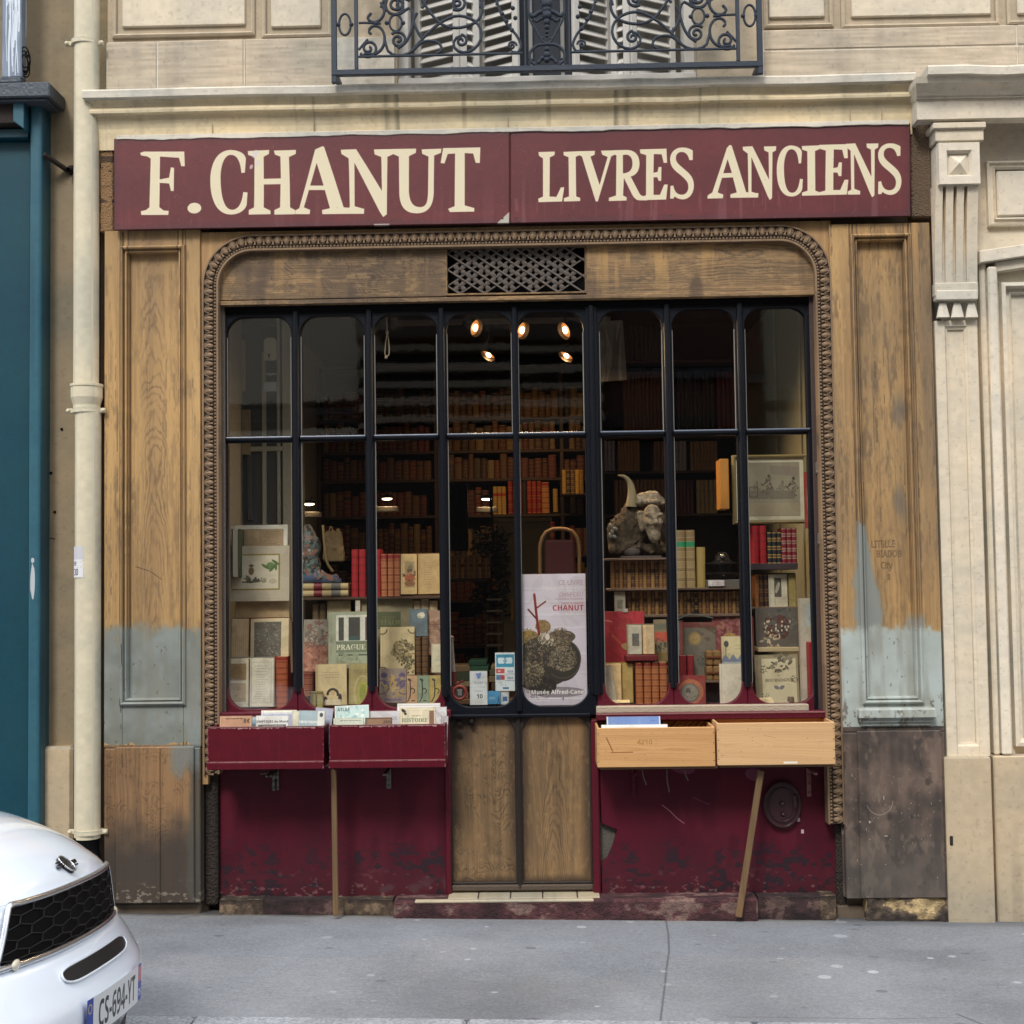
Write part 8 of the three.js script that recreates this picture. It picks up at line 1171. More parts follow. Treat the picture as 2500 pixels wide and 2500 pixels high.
// ---- door: stickers, poster, and what stands behind
const zg = -0.09;
card('poster', 'mauve exhibition poster with a shell sculpture and red antlers', 'poster', [1268, 1401, 1432, 1722], -0.098, (g, w, h) => {
  const gr = g.createLinearGradient(0, 0, 0, h); gr.addColorStop(0, '#c8bfcf'); gr.addColorStop(1, '#bfb5c6'); g.fillStyle = gr; g.fillRect(0, 0, w, h);
  for (const y of [.1, .2, .3, .4, .6, .74]) { g.fillStyle = 'rgba(255,255,255,.10)'; g.fillRect(0, h * y, w, h * .02); g.fillStyle = 'rgba(70,60,70,.08)'; g.fillRect(0, h * (y + .02), w, 3); }
  const k = w / 312; g.textAlign = 'right';
  const T = (s, y, px, c, f = 'sans-serif', wt = '') => { g.fillStyle = c; g.font = `${wt} ${px * k}px ${f}`; g.fillText(s, w * .965, y * h); };
  T('CE LIVRE', .085, 30, '#a8848c'); T('TRAVAILLÉ DU', .132, 30, '#d8d0d6'); T('CHAPEAU', .175, 27, '#b08a90'); T('livres objets sculptures', .2, 13, '#b07078'); T('VINGT & TRENTE', .235, 14, '#a83a3c'); T('CHANUT', .282, 36, '#a02c30', 'sans-serif', 'bold'); T('28.09 - 30.11', .315, 15, '#e0d8dc');
  g.save(); g.translate(w * .44, h * .62); g.scale(1.04, 1.0); g.translate(-w * .44, -h * .62);
  // shell-like assemblage
  const lf = (x, y, r, n, cs) => { for (let i = 0; i < n * 5; i++) { const a = rnd() * 6.283, q = Math.sqrt(rnd()) * w * r, X0 = w * x + Math.cos(a) * q, Y0 = h * y + Math.sin(a) * q * 0.95, t = fbm(X0 * 0.03, Y0 * 0.03, 2) * 9, l = (3 + rnd() * 9) * k; stroke(g, [[X0, Y0], [X0 + Math.cos(t) * l, Y0 + Math.sin(t) * l]], (0.8 + rnd() * 2.4) * k, pick(cs)); } }, el = (x, y, rx, ry, c, a) => blob(g, w * x, h * y, w * rx, h * ry, c, a);
  el(.56, .9, .4, .04, 'rgba(40,32,36,.45)'); 
  el(.14, .48, .15, .05, '#8a6c34', -.2); el(.36, .4, .11, .05, '#7c6038', .3); lf(.12, .48, .13, 24, ['#a08448', '#6a5028']); lf(.36, .4, .1, 18, ['#97794c', '#5c4426']);
  el(.36, .62, .36, .14, '#2b251e'); el(.22, .76, .24, .13, '#3a3025'); el(.45, .7, .3, .15, '#2c251d'); el(.62, .66, .27, .16, '#251f19'); el(.62, .48, .2, .05, '#4c4030'); el(.34, .85, .2, .07, '#17130f');
  for (const [x, y] of [[.53, .44], [.63, .44], [.75, .46], [.3, .46]]) { g.fillStyle = '#3a2f24'; g.beginPath(); g.moveTo(w * (x - .04), h * (y + .04)); g.lineTo(w * x, h * (y - .025)); g.lineTo(w * (x + .04), h * (y + .04)); g.fill(); }
  lf(.34, .58, .3, 150, ['#4a3f32', '#6a5a46', '#1c1813', '#8a7a60']); lf(.18, .76, .2, 110, ['#5c503f', '#7c6e56', '#1f1a15', '#978868']); lf(.6, .5, .17, 60, ['#6a5843', '#3c3227', '#8a7658']);
  for (let i = 0; i < 4; i++) { g.strokeStyle = ['#4c4031', '#2a231b'][i % 2]; g.lineWidth = 4 * k; g.beginPath(); g.ellipse(w * .64, h * .65, w * (.25 - i * .05), h * (.145 - i * .03), .1, -1.2 + 0.4 * i, 2.2 + 0.3 * i); g.stroke(); }
  lf(.64, .65, .2, 130, ['#54483a', '#7a6b55', '#221c17', '#928268']); lf(.4, .5, .12, 30, ['#b0a288', '#5f5340', '#cfc2b0']); el(.42, .48, .03, .025, '#d0c2ba'); lf(.3, .86, .2, 50, ['#2c261f', '#4f4536', '#0f0d0a']);
  stroke(g, [[w * .3, h * .46], [w * .27, h * .33], [w * .24, h * .16]], 11 * k, '#6a140c'); stroke(g, [[w * .28, h * .35], [w * .15, h * .27]], 8 * k, '#5a140e'); stroke(g, [[w * .27, h * .26], [w * .4, h * .21]], 7 * k, '#701a10'); stroke(g, [[w * .25, h * .24], [w * .24, h * .15]], 6 * k, '#801e12');
  g.restore(); g.fillStyle = '#e8e2e6'; g.font = `bold ${27 * k}px sans-serif`; g.textAlign = 'right'; g.fillText('Musée Alfred-Canel', w * .98, h * .915); g.fillStyle = 'rgba(240,236,240,.75)'; g.fillRect(w * .14, h * .945, w * .46, 3); g.fillRect(w * .66, h * .945, w * .26, 3); g.fillRect(w * .14, h * .962, w * .3, 2); g.fillStyle = '#5a6090'; g.fillRect(w * .63, h * .94, 6 * k, 14 * k);
}, { t: 0.0015, lean: 0, res: 1.9, edge: 0.01 });
const stk = (name, label, cat, px, draw, z = -0.096) => card(name, label, cat, px, z, draw, { t: 0.001, lean: 0, res: 2.4 });
stk('sticker', 'white leaflet sticker with a small blue emblem on the door glass', 'sticker', [1147, 1638, 1190, 1721], (g, w, h) => { fill(g, w, h, '#c2c6cc'); g.fillStyle = '#5a7ab8'; g.beginPath(); g.moveTo(w * .34, h * .08); g.lineTo(w * .66, h * .05); g.lineTo(w * .6, h * .22); g.lineTo(w * .46, h * .24); g.fill(); txt(g, 'SLAM', w * .5, h * .38, 21, '#5c6470', 'sans-serif'); g.fillStyle = 'rgba(120,128,140,.4)'; g.fillRect(0, h * .48, w, 1.5); txt(g, 'MMXIX', w * .5, h * .62, 15, '#8a8a8c', 'sans-serif'); txt(g, '10', w * .55, h * .8, 34, '#24262a', 'sans-serif', 'center', 'bold'); });
stk('sticker', 'tall payment card sticker with blue field on the door glass', 'sticker', [1209, 1593, 1257, 1687], (g, w, h) => { fill(g, w, h, '#c8d2da'); g.fillStyle = '#2f7fa4'; g.fillRect(w * .06, h * .05, w * .9, h * .33); g.fillStyle = '#c3d4de'; rr2(g, w * .14, h * .13, w * .34, h * .16, 9); rr2(g, w * .52, h * .13, w * .36, h * .16, 9); txt(g, 'CB', w * .5, h * .25, 19, '#2f7fa4', 'sans-serif', 'center', 'bold'); g.fillStyle = '#b23a3c'; g.fillRect(w * .05, h * .42, w * .43, h * .12); blob(g, w * .2, h * .48, 9, 7, '#d8a8a4'); g.fillStyle = '#3c6a9c'; g.fillRect(w * .05, h * .58, w * .22, h * .13); g.fillStyle = '#a8343c'; g.fillRect(w * .27, h * .58, w * .21, h * .13); txt(g, 'VISA', w * .76, h * .52, 16, '#2e4478', 'sans-serif', 'center', 'bold'); txt(g, 'VISA', w * .76, h * .69, 16, '#2e4478', 'sans-serif', 'center', 'bold'); g.fillStyle = '#2e4a78'; g.fillRect(w * .5, h * .555, w * .5, 2); g.fillRect(w * .5, h * .725, w * .5, 2); txt(g, 'v', w * .52, h * .87, 16, '#3a4a5c', 'sans-serif'); g.fillStyle = '#44607c'; g.fillRect(w * .38, h * .9, w * .3, h * .05); });
stk('sticker', 'square bright blue sticker at the foot of the door glass', 'sticker', [1191, 1687, 1222, 1719], (g, w, h) => { fill(g, w, h, '#2f78ac'); lines(g, 5, h * .46, w * .7, 2, 9, 'rgba(210,226,236,.8)', 3); stroke(g, [[w * .76, h], [w * .84, h * .5], [w * .92, h]], 4, '#1d3e5c'); });
stk('sticker', 'small pale sticker with a navy square on the door glass', 'sticker', [1223, 1690, 1242, 1720], (g, w, h) => { fill(g, w, h, '#b4c0c8'); g.fillStyle = '#34568c'; g.fillRect(w * .22, h * .36, w * .6, h * .36); });
function rr2(g, x, y, w, h, r) { g.beginPath(); g.moveTo(x + r, y); g.arcTo(x + w, y, x + w, y + h, r); g.arcTo(x + w, y + h, x, y + h, r); g.arcTo(x, y + h, x, y, r); g.arcTo(x, y, x + w, y, r); g.fill(); }
{
  const p = P(1122, 1691, -0.1), s = thing('round_sign', 'round red-rimmed disc with a tiny striped emblem on the door glass', 'sticker', [p.x, p.y, p.z]); const a = new THREE.TorusGeometry(0.031, 0.0075, 8, 32); local(s, 'red_ring', a, mat('#7c2a22', 0.5));
  const d = cyl(0.026, 0.026, 0.003, 28); d.rotateX(Math.PI / 2); local(s, 'disc', d, mat('#2a2422', 0.6)); local(s, 'emblem', merge(...[-0.008, -0.003, 0.002, 0.007].map((x) => cbox(x, x + 0.0026, -0.014, 0.013, 0.0016, 0.003, 0.0005)), cbox(-0.013, 0.013, 0.012, 0.015, 0.0016, 0.003, 0.0005)), mat('#9a958e', 0.6));
}
solo('tassel', merge(tube([P(1102, 1558, -0.13), P(1104, 1590, -0.13), P(1108, 1640, -0.13)], 0.009, 10, 8), tube([P(1100, 1556, -0.13), P(1106, 1560, -0.12)], 0.012, 4, 8)), nb(mat('#a8968c', 0.8), 0.002, 0.03), 'whitish cord end hanging inside the door edge', 'cord');
solo('tassel', merge(tube([P(1108, 1641, -0.13), P(1108, 1675, -0.13)], 0.014, 6, 8), tube([P(1112, 1682, -0.12), P(1120, 1668, -0.12), P(1133, 1662, -0.12)], 0.006, 8, 6)), nb(mat('#6a2420', 0.8), 0.002, 0.03), 'dark red tail of the cord beside the round disc', 'cord');
// chair, table and stacked books seen through the door
{
  const z = -0.95, p = P(1360, 1560, z), c = thing('chair', 'bentwood chair with a maroon padded back behind the poster', 'chair', [p.x, yFl, z]), wd = nb(mat('#7a5a34', 0.45), 0.001, 0.1), y = (q) => Y(1360, q, z) - yFl, x = (q) => X(q, 1350, z) - p.x;
  local(c, 'back_frame', tube([[x(1320), y(1760), 0], [x(1318), y(1400), 0], [x(1322), y(1320), 0], [x(1338), y(1296), 0], [x(1368), y(1291), 0], [x(1398), y(1298), 0], [x(1412), y(1322), 0], [x(1414), y(1400), 0], [x(1414), y(1760), 0]], 0.011, 60, 8), wd);
  local(c, 'backrest', cbox(x(1330), x(1404), y(1520), y(1318), -0.03, 0.01, 0.012), nb(mat('#4a1a18', 0.8), 0.002, 0.05)); local(c, 'seat', cbox(x(1318), x(1416), y(1800), y(1780), -0.02, 0.32, 0.01), nb(mat('#4a1a18', 0.8), 0.002, 0.05));
  for (const [a, b] of [[x(1322), 0.3], [x(1412), 0.3], [x(1320), 0], [x(1414), 0]]) local(c, 'leg', cyl(0.013, 0.01, y(1790), 8, a, y(1790) / 2, b), wd);
}
{
  const z = -1.5, x0 = X(1090, 1650, z), x1 = X(1300, 1650, z), yT = Y(1180, 1705, z), t = thing('reading_table', 'dark wooden table stacked with books behind the door', 'table', [(x0 + x1) / 2, yFl, z - 0.3]), wd = nb(mat('#6a4c30', 0.6), 0.001, 0.2);
  part(t, 'table_top', cbox(x0, x1 + 0.3, yT - 0.03, yT, z - 0.6, z + 0.05, 0.004), wd); for (const a of [x0 + 0.04, x1 + 0.25]) for (const b of [z - 0.55, z]) part(t, 'leg', cbox(a - 0.025, a + 0.025, yFl, yT - 0.031, b - 0.025, b + 0.025, 0.004), wd);
  const piles = [[1100, 1146, [['#8a7458', 16], ['#5a3a28', 12], ['#8a7a5c', 14], ['#3a4430', 22], ['#7a6448', 16]], 'in the left pile on the table'], [1148, 1192, [['#7a6a50', 18], ['#7a5a24', 32], ['#6a5a40', 14], ['#26563c', 14], ['#1f4a36', 14]], 'in the green-topped pile on the table'], [1196, 1246, [['#8a7c60', 18], ['#4a3c2c', 20], ['#7a6c50', 16], ['#5a5a40', 14], ['#857452', 12]], 'in the right pile on the table']];
  for (const [a, b, l, w] of piles) { let y = yT; const ord = ['bottom', 'second', 'third', 'fourth', 'topmost']; l.forEach(([c, h], i) => { const hh = h / 410, dx = (rnd() - 0.5) * 0.02; solo('book', uvm(merge(cbox(X(a, 1650, z) + dx, X(b, 1650, z) + dx, y + 0.001, y + hh - 0.001, z - 0.25 + rnd() * 0.03, z, 0.003))), nb(mat(c, 0.7), 0.001, 0.05), `${ord[i]} book lying ${w}`, 'book'); y += hh; }); }
}
{ // pale cabinet, hanging greenery and a small ladder
  const z = -2.3, pl = nb(mat('#7d6f54', 0.8), 0.002, 0.2), c = thing('cabinet', 'tan panelled cabinet in the lit middle of the shop', 'cabinet', [X(1260, 1400, z), yFl, z - 0.2]);
  part(c, 'carcass', cbox(X(1212, 1400, z), X(1345, 1400, z), yFl, Y(1270, 1268, z), z - 0.4, z, 0.004), pl); for (const [a, b, y0, y1] of [[1216, 1256, 1276, 1405], [1262, 1340, 1290, 1405], [1225, 1258, 1425, 1600]]) part(c, 'door', rbox(R(a, y0, b, y1, z), z + 0.0005, z + 0.014, 0.006), pl); part(c, 'cornice', cbox(X(1208, 1400, z), X(1350, 1400, z), Y(1270, 1275, z), Y(1270, 1264, z), z, z + 0.03, 0.004), pl);
  solo('book', uvm(rbox(R(1246, 1463, 1254, 1515, z + 0.05), z + 0.02, z + 0.05, 0.002)), nb(mat('#a88038', 0.6), 0.001, 0.1), 'yellow slim book standing before the tan cabinet', 'book');
  const lz = -2.1, l = thing('ladder', 'small pale-runged library ladder left of the tan cabinet', 'ladder', [X(1205, 1500, lz), yFl, lz]), lm = nb(mat('#4a3624', 0.6), 0.001, 0.1); for (const [a, b] of [[1190, 1178], [1224, 1228]]) part(l, 'rail', bar([X(b, 1720, lz), yFl, lz + 0.1], [X(a, 1420, lz), Y(1205, 1420, lz), lz - 0.1], 0.02, 0.03), lm); for (const y of [1461, 1489, 1517, 1545, 1573]) part(l, 'rung', rbox(R(1188, y, 1226, y + 5, lz), lz - 0.02, lz + 0.02, 0.003), nb(mat('#7a705e', 0.6), 0.001, 0.1));
  const gz = -2.2, leaves = [], q = P(1196, 1300, gz); for (let i = 0; i < 420; i++) { const g = new THREE.PlaneGeometry(0.016, 0.05); g.rotateX(rnd() * 3); g.rotateZ(rnd() * 6.3); g.rotateY(rnd() * 3); g.translate(q.x + (rnd() - 0.5) * 0.16 + 0.05 * Math.sin(i), q.y - rnd() * 0.5 + (rnd() - 0.5) * 0.1, gz + (rnd() - 0.5) * 0.14); leaves.push(ni(g)); }
  const pt = thing('dried_plant', 'dark dried foliage hanging left of the tan cabinet', 'plant', [q.x, q.y, gz]); part(pt, 'foliage', merge(leaves), new THREE.MeshStandardMaterial({ color: '#2c2a1e', roughness: 0.9, side: THREE.DoubleSide })); part(pt, 'stem', tube([[q.x, q.y + 0.3, gz], [q.x + 0.02, q.y, gz], [q.x, q.y - 0.45, gz]], 0.008, 10, 6), M.darkwood);
  const dz = -1.9; solo('dark_panel', rbox(R(1094, 1180, 1142, 1345, dz), dz - 0.06, dz, 0.004), M.black, 'black folded screen left of the lit red books', 'screen');
  spineRow([1098, 1362, 1196, 1412], -2.0, 14, (i) => brown(i), 'dim % spine on the low shelf left of the tan cabinet', 'dim spines left of the tan cabinet'); solo('low_shelf', rbox(R(1094, 1412, 1200, 1420, -2.0), -2.2, -1.98, 0.003), M.darkwood, 'dark low shelf left of the tan cabinet', 'shelf');
  // sheets pinned by the ceiling behind the sixth pane
  card('hanging_cloth', 'pale grey draped cloth high behind the sixth pane', 'cloth', [1466, 780, 1530, 930], -1.2, (g, w, h) => { fill(g, w, h, '#77736e'); for (let i = 0; i < 9; i++) { g.fillStyle = pick(['#8a8682', '#66625e', '#94908a']); g.beginPath(); g.moveTo(w * rnd(), 0); g.lineTo(w * rnd(), h); g.lineTo(w * rnd(), h); g.fill(); } }, { t: 0.004, roll: 0.05, m: MMATT });
}

// ---- books in the boxes outside
{
  const bk = (l, px, z, draw, o) => card('booklet', l, 'booklet', px, z, draw, { t: 0.01, lean: -0.16, ...o });
  const plain = (c, fn) => (g, w, h) => { fill(g, w, h, c); if (fn) fn(g, w, h); };
  bk('tan booklet with pencilled price at the left end of its red box', [533, 1748, 612, 1850], 0.12, plain('#b8886c', (g, w, h) => { lines(g, 10, 8, w * .8, 1, 6, '#3a2a22', 2.5); txt(g, '8€', w * .84, 24, 20, '#2c2420', 'sans-serif', 'center', 'bold'); g.strokeStyle = '#d8b8a0'; g.strokeRect(4, 4, w - 8, h); }));
  bk('pale blue booklet behind the tan booklet', [608, 1750, 640, 1850], 0.07, plain('#a6bccb', (g, w, h) => blob(g, w * .4, 20, 14, 10, '#7c9cb4')));
  bk('white paperback with black lettered title in the left red box', [622, 1747, 702, 1850], 0.12, plain('#d9dbdc', (g, w, h) => { txt(g, 'COMPTOIRS du Monde', w * .5, 24, 11, '#22262c', 'sans-serif', 'center', 'bold'); g.fillStyle = '#4c565c'; g.fillRect(8, 30, w - 16, 30); lines(g, 12, 34, w - 12, 2, 8, '#d0d4d6', 3); }));
  bk('tall white album at the back of the left red box', [634, 1734, 722, 1850], 0.05, plain('#c8ccda', (g, w, h) => { g.fillStyle = '#e8e6dc'; g.fillRect(0, 0, w, 8); g.fillStyle = '#9aa4cc'; g.fillRect(8, 14, w - 16, h); }));
  bk('cream paperback edge beside the blue city booklet', [710, 1736, 738, 1850], 0.09, plain('#d6d2c4'));
  bk('blue-grey booklet with white capitals at the right of the left red box', [724, 1735, 788, 1850], 0.12, plain('#9cb0bc', (g, w, h) => { g.fillStyle = '#d8dcd8'; g.fillRect(w * .72, 0, w * .28, h); txt(g, 'PRINTEMPS', w * .38, 42, 11, '#e2e8e8', 'sans-serif', 'center', 'bold'); blob(g, w * .86, 14, 6, 7, '#3c424a'); }), { roll: -0.03 });
  bk('light lilac folder leaning at the end of the left red box', [756, 1728, 800, 1850], 0.06, plain('#aab0cc'), { roll: -0.1 });
  bk('pale blue map leaflet at the left of the second red box', [818, 1722, 902, 1846], 0.09, plain('#b9d2d6', (g, w, h) => { leafy(g, w * .5, 34, 40, 30, ['#8fb4bc', '#dfe8e6', '#a6c4c4']); txt(g, 'ATLAS', w * .26, 18, 14, '#3c464a', 'sans-serif', 'center', 'bold'); g.strokeStyle = '#e8eeee'; g.lineWidth = 3; g.strokeRect(1, 1, w - 2, h); }), { roll: 0.03 });
  bk('white-green leaflet in front of the pale blue map leaflet', [812, 1753, 886, 1846], 0.13, plain('#c6cec2', (g, w, h) => lines(g, 8, 8, w - 8, 1, 5, '#5c645c', 2)));
  bk('lilac paperback behind the brown booklet', [888, 1736, 978, 1846], 0.07, plain('#c3c2cc', (g, w, h) => txt(g, '2€', w * .82, 30, 16, '#7c88a0', 'sans-serif')));
  bk('brown photo booklet at the middle of the second red box', [890, 1752, 956, 1846], 0.13, plain('#8a6a50', (g, w, h) => { g.strokeStyle = '#5c4232'; g.lineWidth = 4; g.strokeRect(3, 3, w - 6, h); txt(g, '280', w * .8, 20, 15, '#3c2a20', 'sans-serif', 'center', 'bold'); }));
  bk('white stacked album behind the ivory history book', [968, 1717, 1074, 1846], 0.06, plain('#d4d2d4', (g, w, h) => { g.fillStyle = '#b8b8c4'; g.fillRect(0, 6, w, 3); }));
  bk('ivory history book with green title in the second red box', [975, 1728, 1062, 1846], 0.11, plain('#d9cfb4', (g, w, h) => { g.strokeStyle = '#b3a888'; g.strokeRect(8, 10, w - 28, h); lines(g, w * .3, 26, w * .66, 1, 6, '#5c6a54', 2); txt(g, 'HISTOIRE', w * .42, 47, 17, '#4c6a54', 'serif', 'center', 'bold'); lines(g, 12, 62, w - 30, 2, 9, '#4a4a3c', 3); blob(g, 12, 10, 9, 5, '#262420', .6); blob(g, 18, 20, 5, 4, '#262420'); g.fillStyle = '#7c5644'; g.fillRect(w - 20, 10, 16, h); }));
  for (const [x0, y0, x1, c, l] of [[1058, 1726, 1092, '#cfcdd4', 'crumpled white sheet at the right end of the second red box'], [1072, 1748, 1090, '#bdbac4', 'torn greyish sheet sticking out beside the door']]) bk(l, [x0, y0, x1, 1846], 0.1, plain(c, (g, w, h) => { for (let i = 0; i < 8; i++) stroke(g, [[w * rnd(), h * .5 * rnd()], [w * rnd(), h * .5 * rnd()]], 2, 'rgba(120,116,130,.35)'); }), { t: 0.002, roll: rr(-0.08, 0.05), yaw: 0.3 });
  bk('blue folder lying in the pine box', [1483, 1746, 1616, 1852], 0.07, plain('#5474b4', (g, w, h) => { g.fillStyle = '#b8c8e0'; g.fillRect(0, 0, 5, h); g.fillRect(w - 5, 0, 5, h); lines(g, w * .78, 14, w * .92, 1, 5, '#3a5490', 2); }), { lean: -0.35 });
  bk('stack of white sheets in front of the blue folder', [1470, 1764, 1634, 1852], 0.1, plain('#d4d8dc'), { lean: -0.45, t: 0.008 });
}
{ const im = AG.getImageData(0, 0, ATL, ATL), q = im.data, lut = Array.from({ length: 256 }, (_, i) => Math.min(240, 255 * Math.pow(i / 255, 0.8) * (0.88 + 0.16 * i / 255))); for (let i = 0; i < q.length; i += 4) { q[i] = lut[q[i]]; q[i + 1] = lut[q[i + 1]] * 0.985; q[i + 2] = lut[q[i + 2]] * 0.94; } AG.putImageData(im, 0, 0); }
atlasTex.needsUpdate = true;
// ---------------------------------------------------------------- white car parked at the left
{
  const road = yS0 - 0.15 + 0.03, zc = 2.42, nose = P(262, 2450, zc).x + 0.012;
  const paint = phys('#eaf2fb', 0.25, { clearcoat: 1, clearcoatRoughness: 0.03 }), chrome = mat('#d4d8dc', 0.22, { metalness: 0.9 }), blackM = nb(mat('#0c0d0f', 0.45), 0.0005, 0.02), dkP = phys('#050507', 0.7, { specularIntensity: 0.3 });
  const car = thing('car', 'white compact car with black honeycomb grille parked at the left', 'car', [nose - 1.9, road, zc]);
  car.rotation.x = -0.072;
  // profile along the centre, x back from the bumper front, y above the road, and half width
  const prof = [[-1.25, 1.1, 0.70], [-1.0, 1.085, 0.74], [-0.75, 1.06, 0.77], [-0.5, 1.025, 0.79], [-0.36, 0.98, 0.80], [-0.24, 0.925, 0.80], [-0.16, 0.87, 0.80], [-0.135, 0.84, 0.80], [-0.125, 0.82, 0.80], [-0.105, 0.675, 0.83], [-0.1, 0.655, 0.835], [-0.08, 0.64, 0.85], [-0.06, 0.615, 0.86], [-0.035, 0.575, 0.87], [0.0, 0.51, 0.87], [0.0, 0.44, 0.87], [-0.015, 0.4, 0.86], [-0.05, 0.34, 0.86], [-0.07, 0.25, 0.85], [-0.2, 0.2, 0.84]];
  const cv = new THREE.CatmullRomCurve3(prof.map((p) => new THREE.Vector3(...p)), false, 'centripetal'), NP = prof.length - 1;
  const S = (u, v) => { // u: metres across over half width, v: profile index
    const p = cv.getPoint(clamp(v / NP)), a = Math.abs(u), hood = sstep(0.79, 0.9, p.y) , ax = 0.22 * Math.pow(a, 3.1) + 0.085 * a * a;
    const crown = hood * 0.085 * Math.pow(a, 2.2);
    let y = p.y - crown, z = u * p.z, x = p.x - ax * (p.x > -0.6 ? 1 : 0.75);
    if (a > 0.93) { const t = (a - 0.93) / 0.07; z = Math.sign(u) * p.z * (0.93 + 0.05 * Math.sin(t * Math.PI / 2)); y = p.y - crown - t * t * 0.1; x -= t * 0.05; }
    return new THREE.Vector3(nose + x, road + y, zc + z);
  };
  const nrm = (u, v) => { const e = 0.01, a = S(u + e, v).sub(S(u - e, v)), b = S(u, v + e * 4).sub(S(u, v - e * 4)); const q = a.cross(b).normalize(); return q.x < 0 && q.y < 0.3 ? q.multiplyScalar(-1) : q.y < -0.3 ? q.multiplyScalar(-1) : q; };
  const sheet = (u0, u1, v0, v1, nu, nv, offs = 0, fn) => {
    const pos = [], uv = [], idx = [];
    for (let j = 0; j <= nv; j++) for (let i = 0; i <= nu; i++) { let u = mix(u0, u1, i / nu), v = mix(v0, v1, j / nv); if (fn) [u, v] = fn(u, v, i / nu, j / nv); const p = S(u, v); if (offs) p.addScaledVector(nrm(u, v), offs); pos.push(p.x, p.y, p.z); uv.push(i / nu, 1 - j / nv); }
    for (let j = 0; j < nv; j++) for (let i = 0; i < nu; i++) { const a = j * (nu + 1) + i, b = a + 1, c = a + nu + 1, d = c + 1; idx.push(a, b, c, b, d, c); }
    const g = new THREE.BufferGeometry(); g.setAttribute('position', new THREE.Float32BufferAttribute(pos, 3)); g.setAttribute('uv', new THREE.Float32BufferAttribute(uv, 2)); g.setIndex(idx); g.computeVertexNormals(); return g;
  };
  paint.side = THREE.DoubleSide;
  const A = (n, g, m, e) => part(car, n, g, m, e);
  A('bonnet', sheet(-1, 1, 0, 7.6, 60, 40), paint); A('bumper', sheet(-1, 1, 7.63, NP, 60, 60), paint);
  // honeycomb grille between v = 8.15 and 9.5
  const gu = 0.6, gv0 = 7.95, gv1 = 9.6, shape = (t) => mix(0.86, 1.0, clamp(t * 1.4));        // half width factor from top to bottom
  const gfn = (u, v, s, t) => [(s * 2 - 1) * gu * shape(t), mix(gv0, gv1, t)];
  blackM.side = dkP.side = THREE.DoubleSide;
  A('grille', sheet(0, 1, 0, 1, 30, 12, 0.004, gfn), dkP);
  const gp = (s, t, o) => { const [u, v] = gfn(0, 0, s, t); return S(u, v).addScaledVector(nrm(u, v), o); };
  const edge = []; for (let k = 0; k <= 20; k++) edge.push(gp(k / 20, 0, 0.008)); for (let k = 1; k < 8; k++) edge.push(gp(1, k / 8, 0.008)); for (let k = 0; k <= 20; k++) edge.push(gp(1 - k / 20, 1, 0.008)); for (let k = 1; k < 8; k++) edge.push(gp(0, 1 - k / 8, 0.008));
  A('chrome_surround', tube(edge, 0.0095, 160, 8, true), chrome);
  const hex = [], RW = 8, RH = 9; for (let j = 0; j <= RH; j++) for (let i = 0; i <= RW; i++) { const cx = (i + (j % 2 ? 0.5 : 0)) / RW, cy = (j + 0.1) / RH, pts = []; for (let k = 0; k < 6; k++) { const a = k * Math.PI / 3 + Math.PI / 6; pts.push([clamp(cx + Math.cos(a) * 0.56 / RW, 0.01, 0.99), clamp(cy + Math.sin(a) * 0.62 / RH, 0.02, 0.98)]); } for (let k = 0; k < 3; k++) { const p = gp(...pts[k], 0.012), q = gp(...pts[(k + 1) % 6], 0.012); if (p.distanceTo(q) > 0.01) { const g = tube([p, q], 0.0022, 1, 4); hex.push(ni(g)); } } }
  A('grille_mesh', merge(hex), nb(mat('#0b0c0f', 0.4), 0.0003, 0.02));
  for (const m of [0, 1]) { const F = (s) => (m ? 1 - s : s), w = sheet(0, 1, 0, 1, 10, 10, 0, (u, v, s, t) => gfn(0, 0, F(s * 0.2 * Math.pow(t, 1.3)), 0.62 + 0.37 * t)), q = w.attributes.position, nn = nrm(0.5 * (m ? 1 : -1), 9); for (let i = 0; i < q.count; i++) q.setX(i, q.getX(i) + 0.014); w.computeVertexNormals(); chrome.side = THREE.DoubleSide; A('lamp_bezel', w, chrome); const c = gp(F(0.075), 0.88, 0), l = sph(1, 0, 0, 0, 16, 12); l.scale(0.009, 0.015, 0.026); l.translate(c.x + 0.011, c.y, c.z); A('driving_lamp', l, phys('#e4dcc4', 0.15, { clearcoat: 1 })); }
  // slot intake below the grille
  const slot = (o, uu, va, vb) => sheet(0, 1, 0, 1, 30, 8, o, (u, v, s, t) => { const a = (s * 2 - 1) * uu, e = Math.pow(Math.abs(s * 2 - 1), 10) * 0.35; return [a, mix(va + e, vb - e, t)]; });
  A('intake', slot(0.004, 0.325, 11.9, 13.0), blackM); const rim = []; for (let k = 0; k < 40; k++) { const s = k < 20 ? k / 19 : 1 - (k - 20) / 19, t = k < 20 ? 0 : 1, a = (s * 2 - 1) * 0.325, e = Math.pow(Math.abs(s * 2 - 1), 10) * 0.35, v = mix(11.9 + e, 13.0 - e, t); rim.push(S(a, v).addScaledVector(nrm(a, v), 0.004)); } A('intake_rim', tube(rim, 0.004, 120, 6, true), paint);
  A('lower_grille', sheet(-0.72, 0.72, 16.3, 18.4, 40, 10, 0.006), blackM);
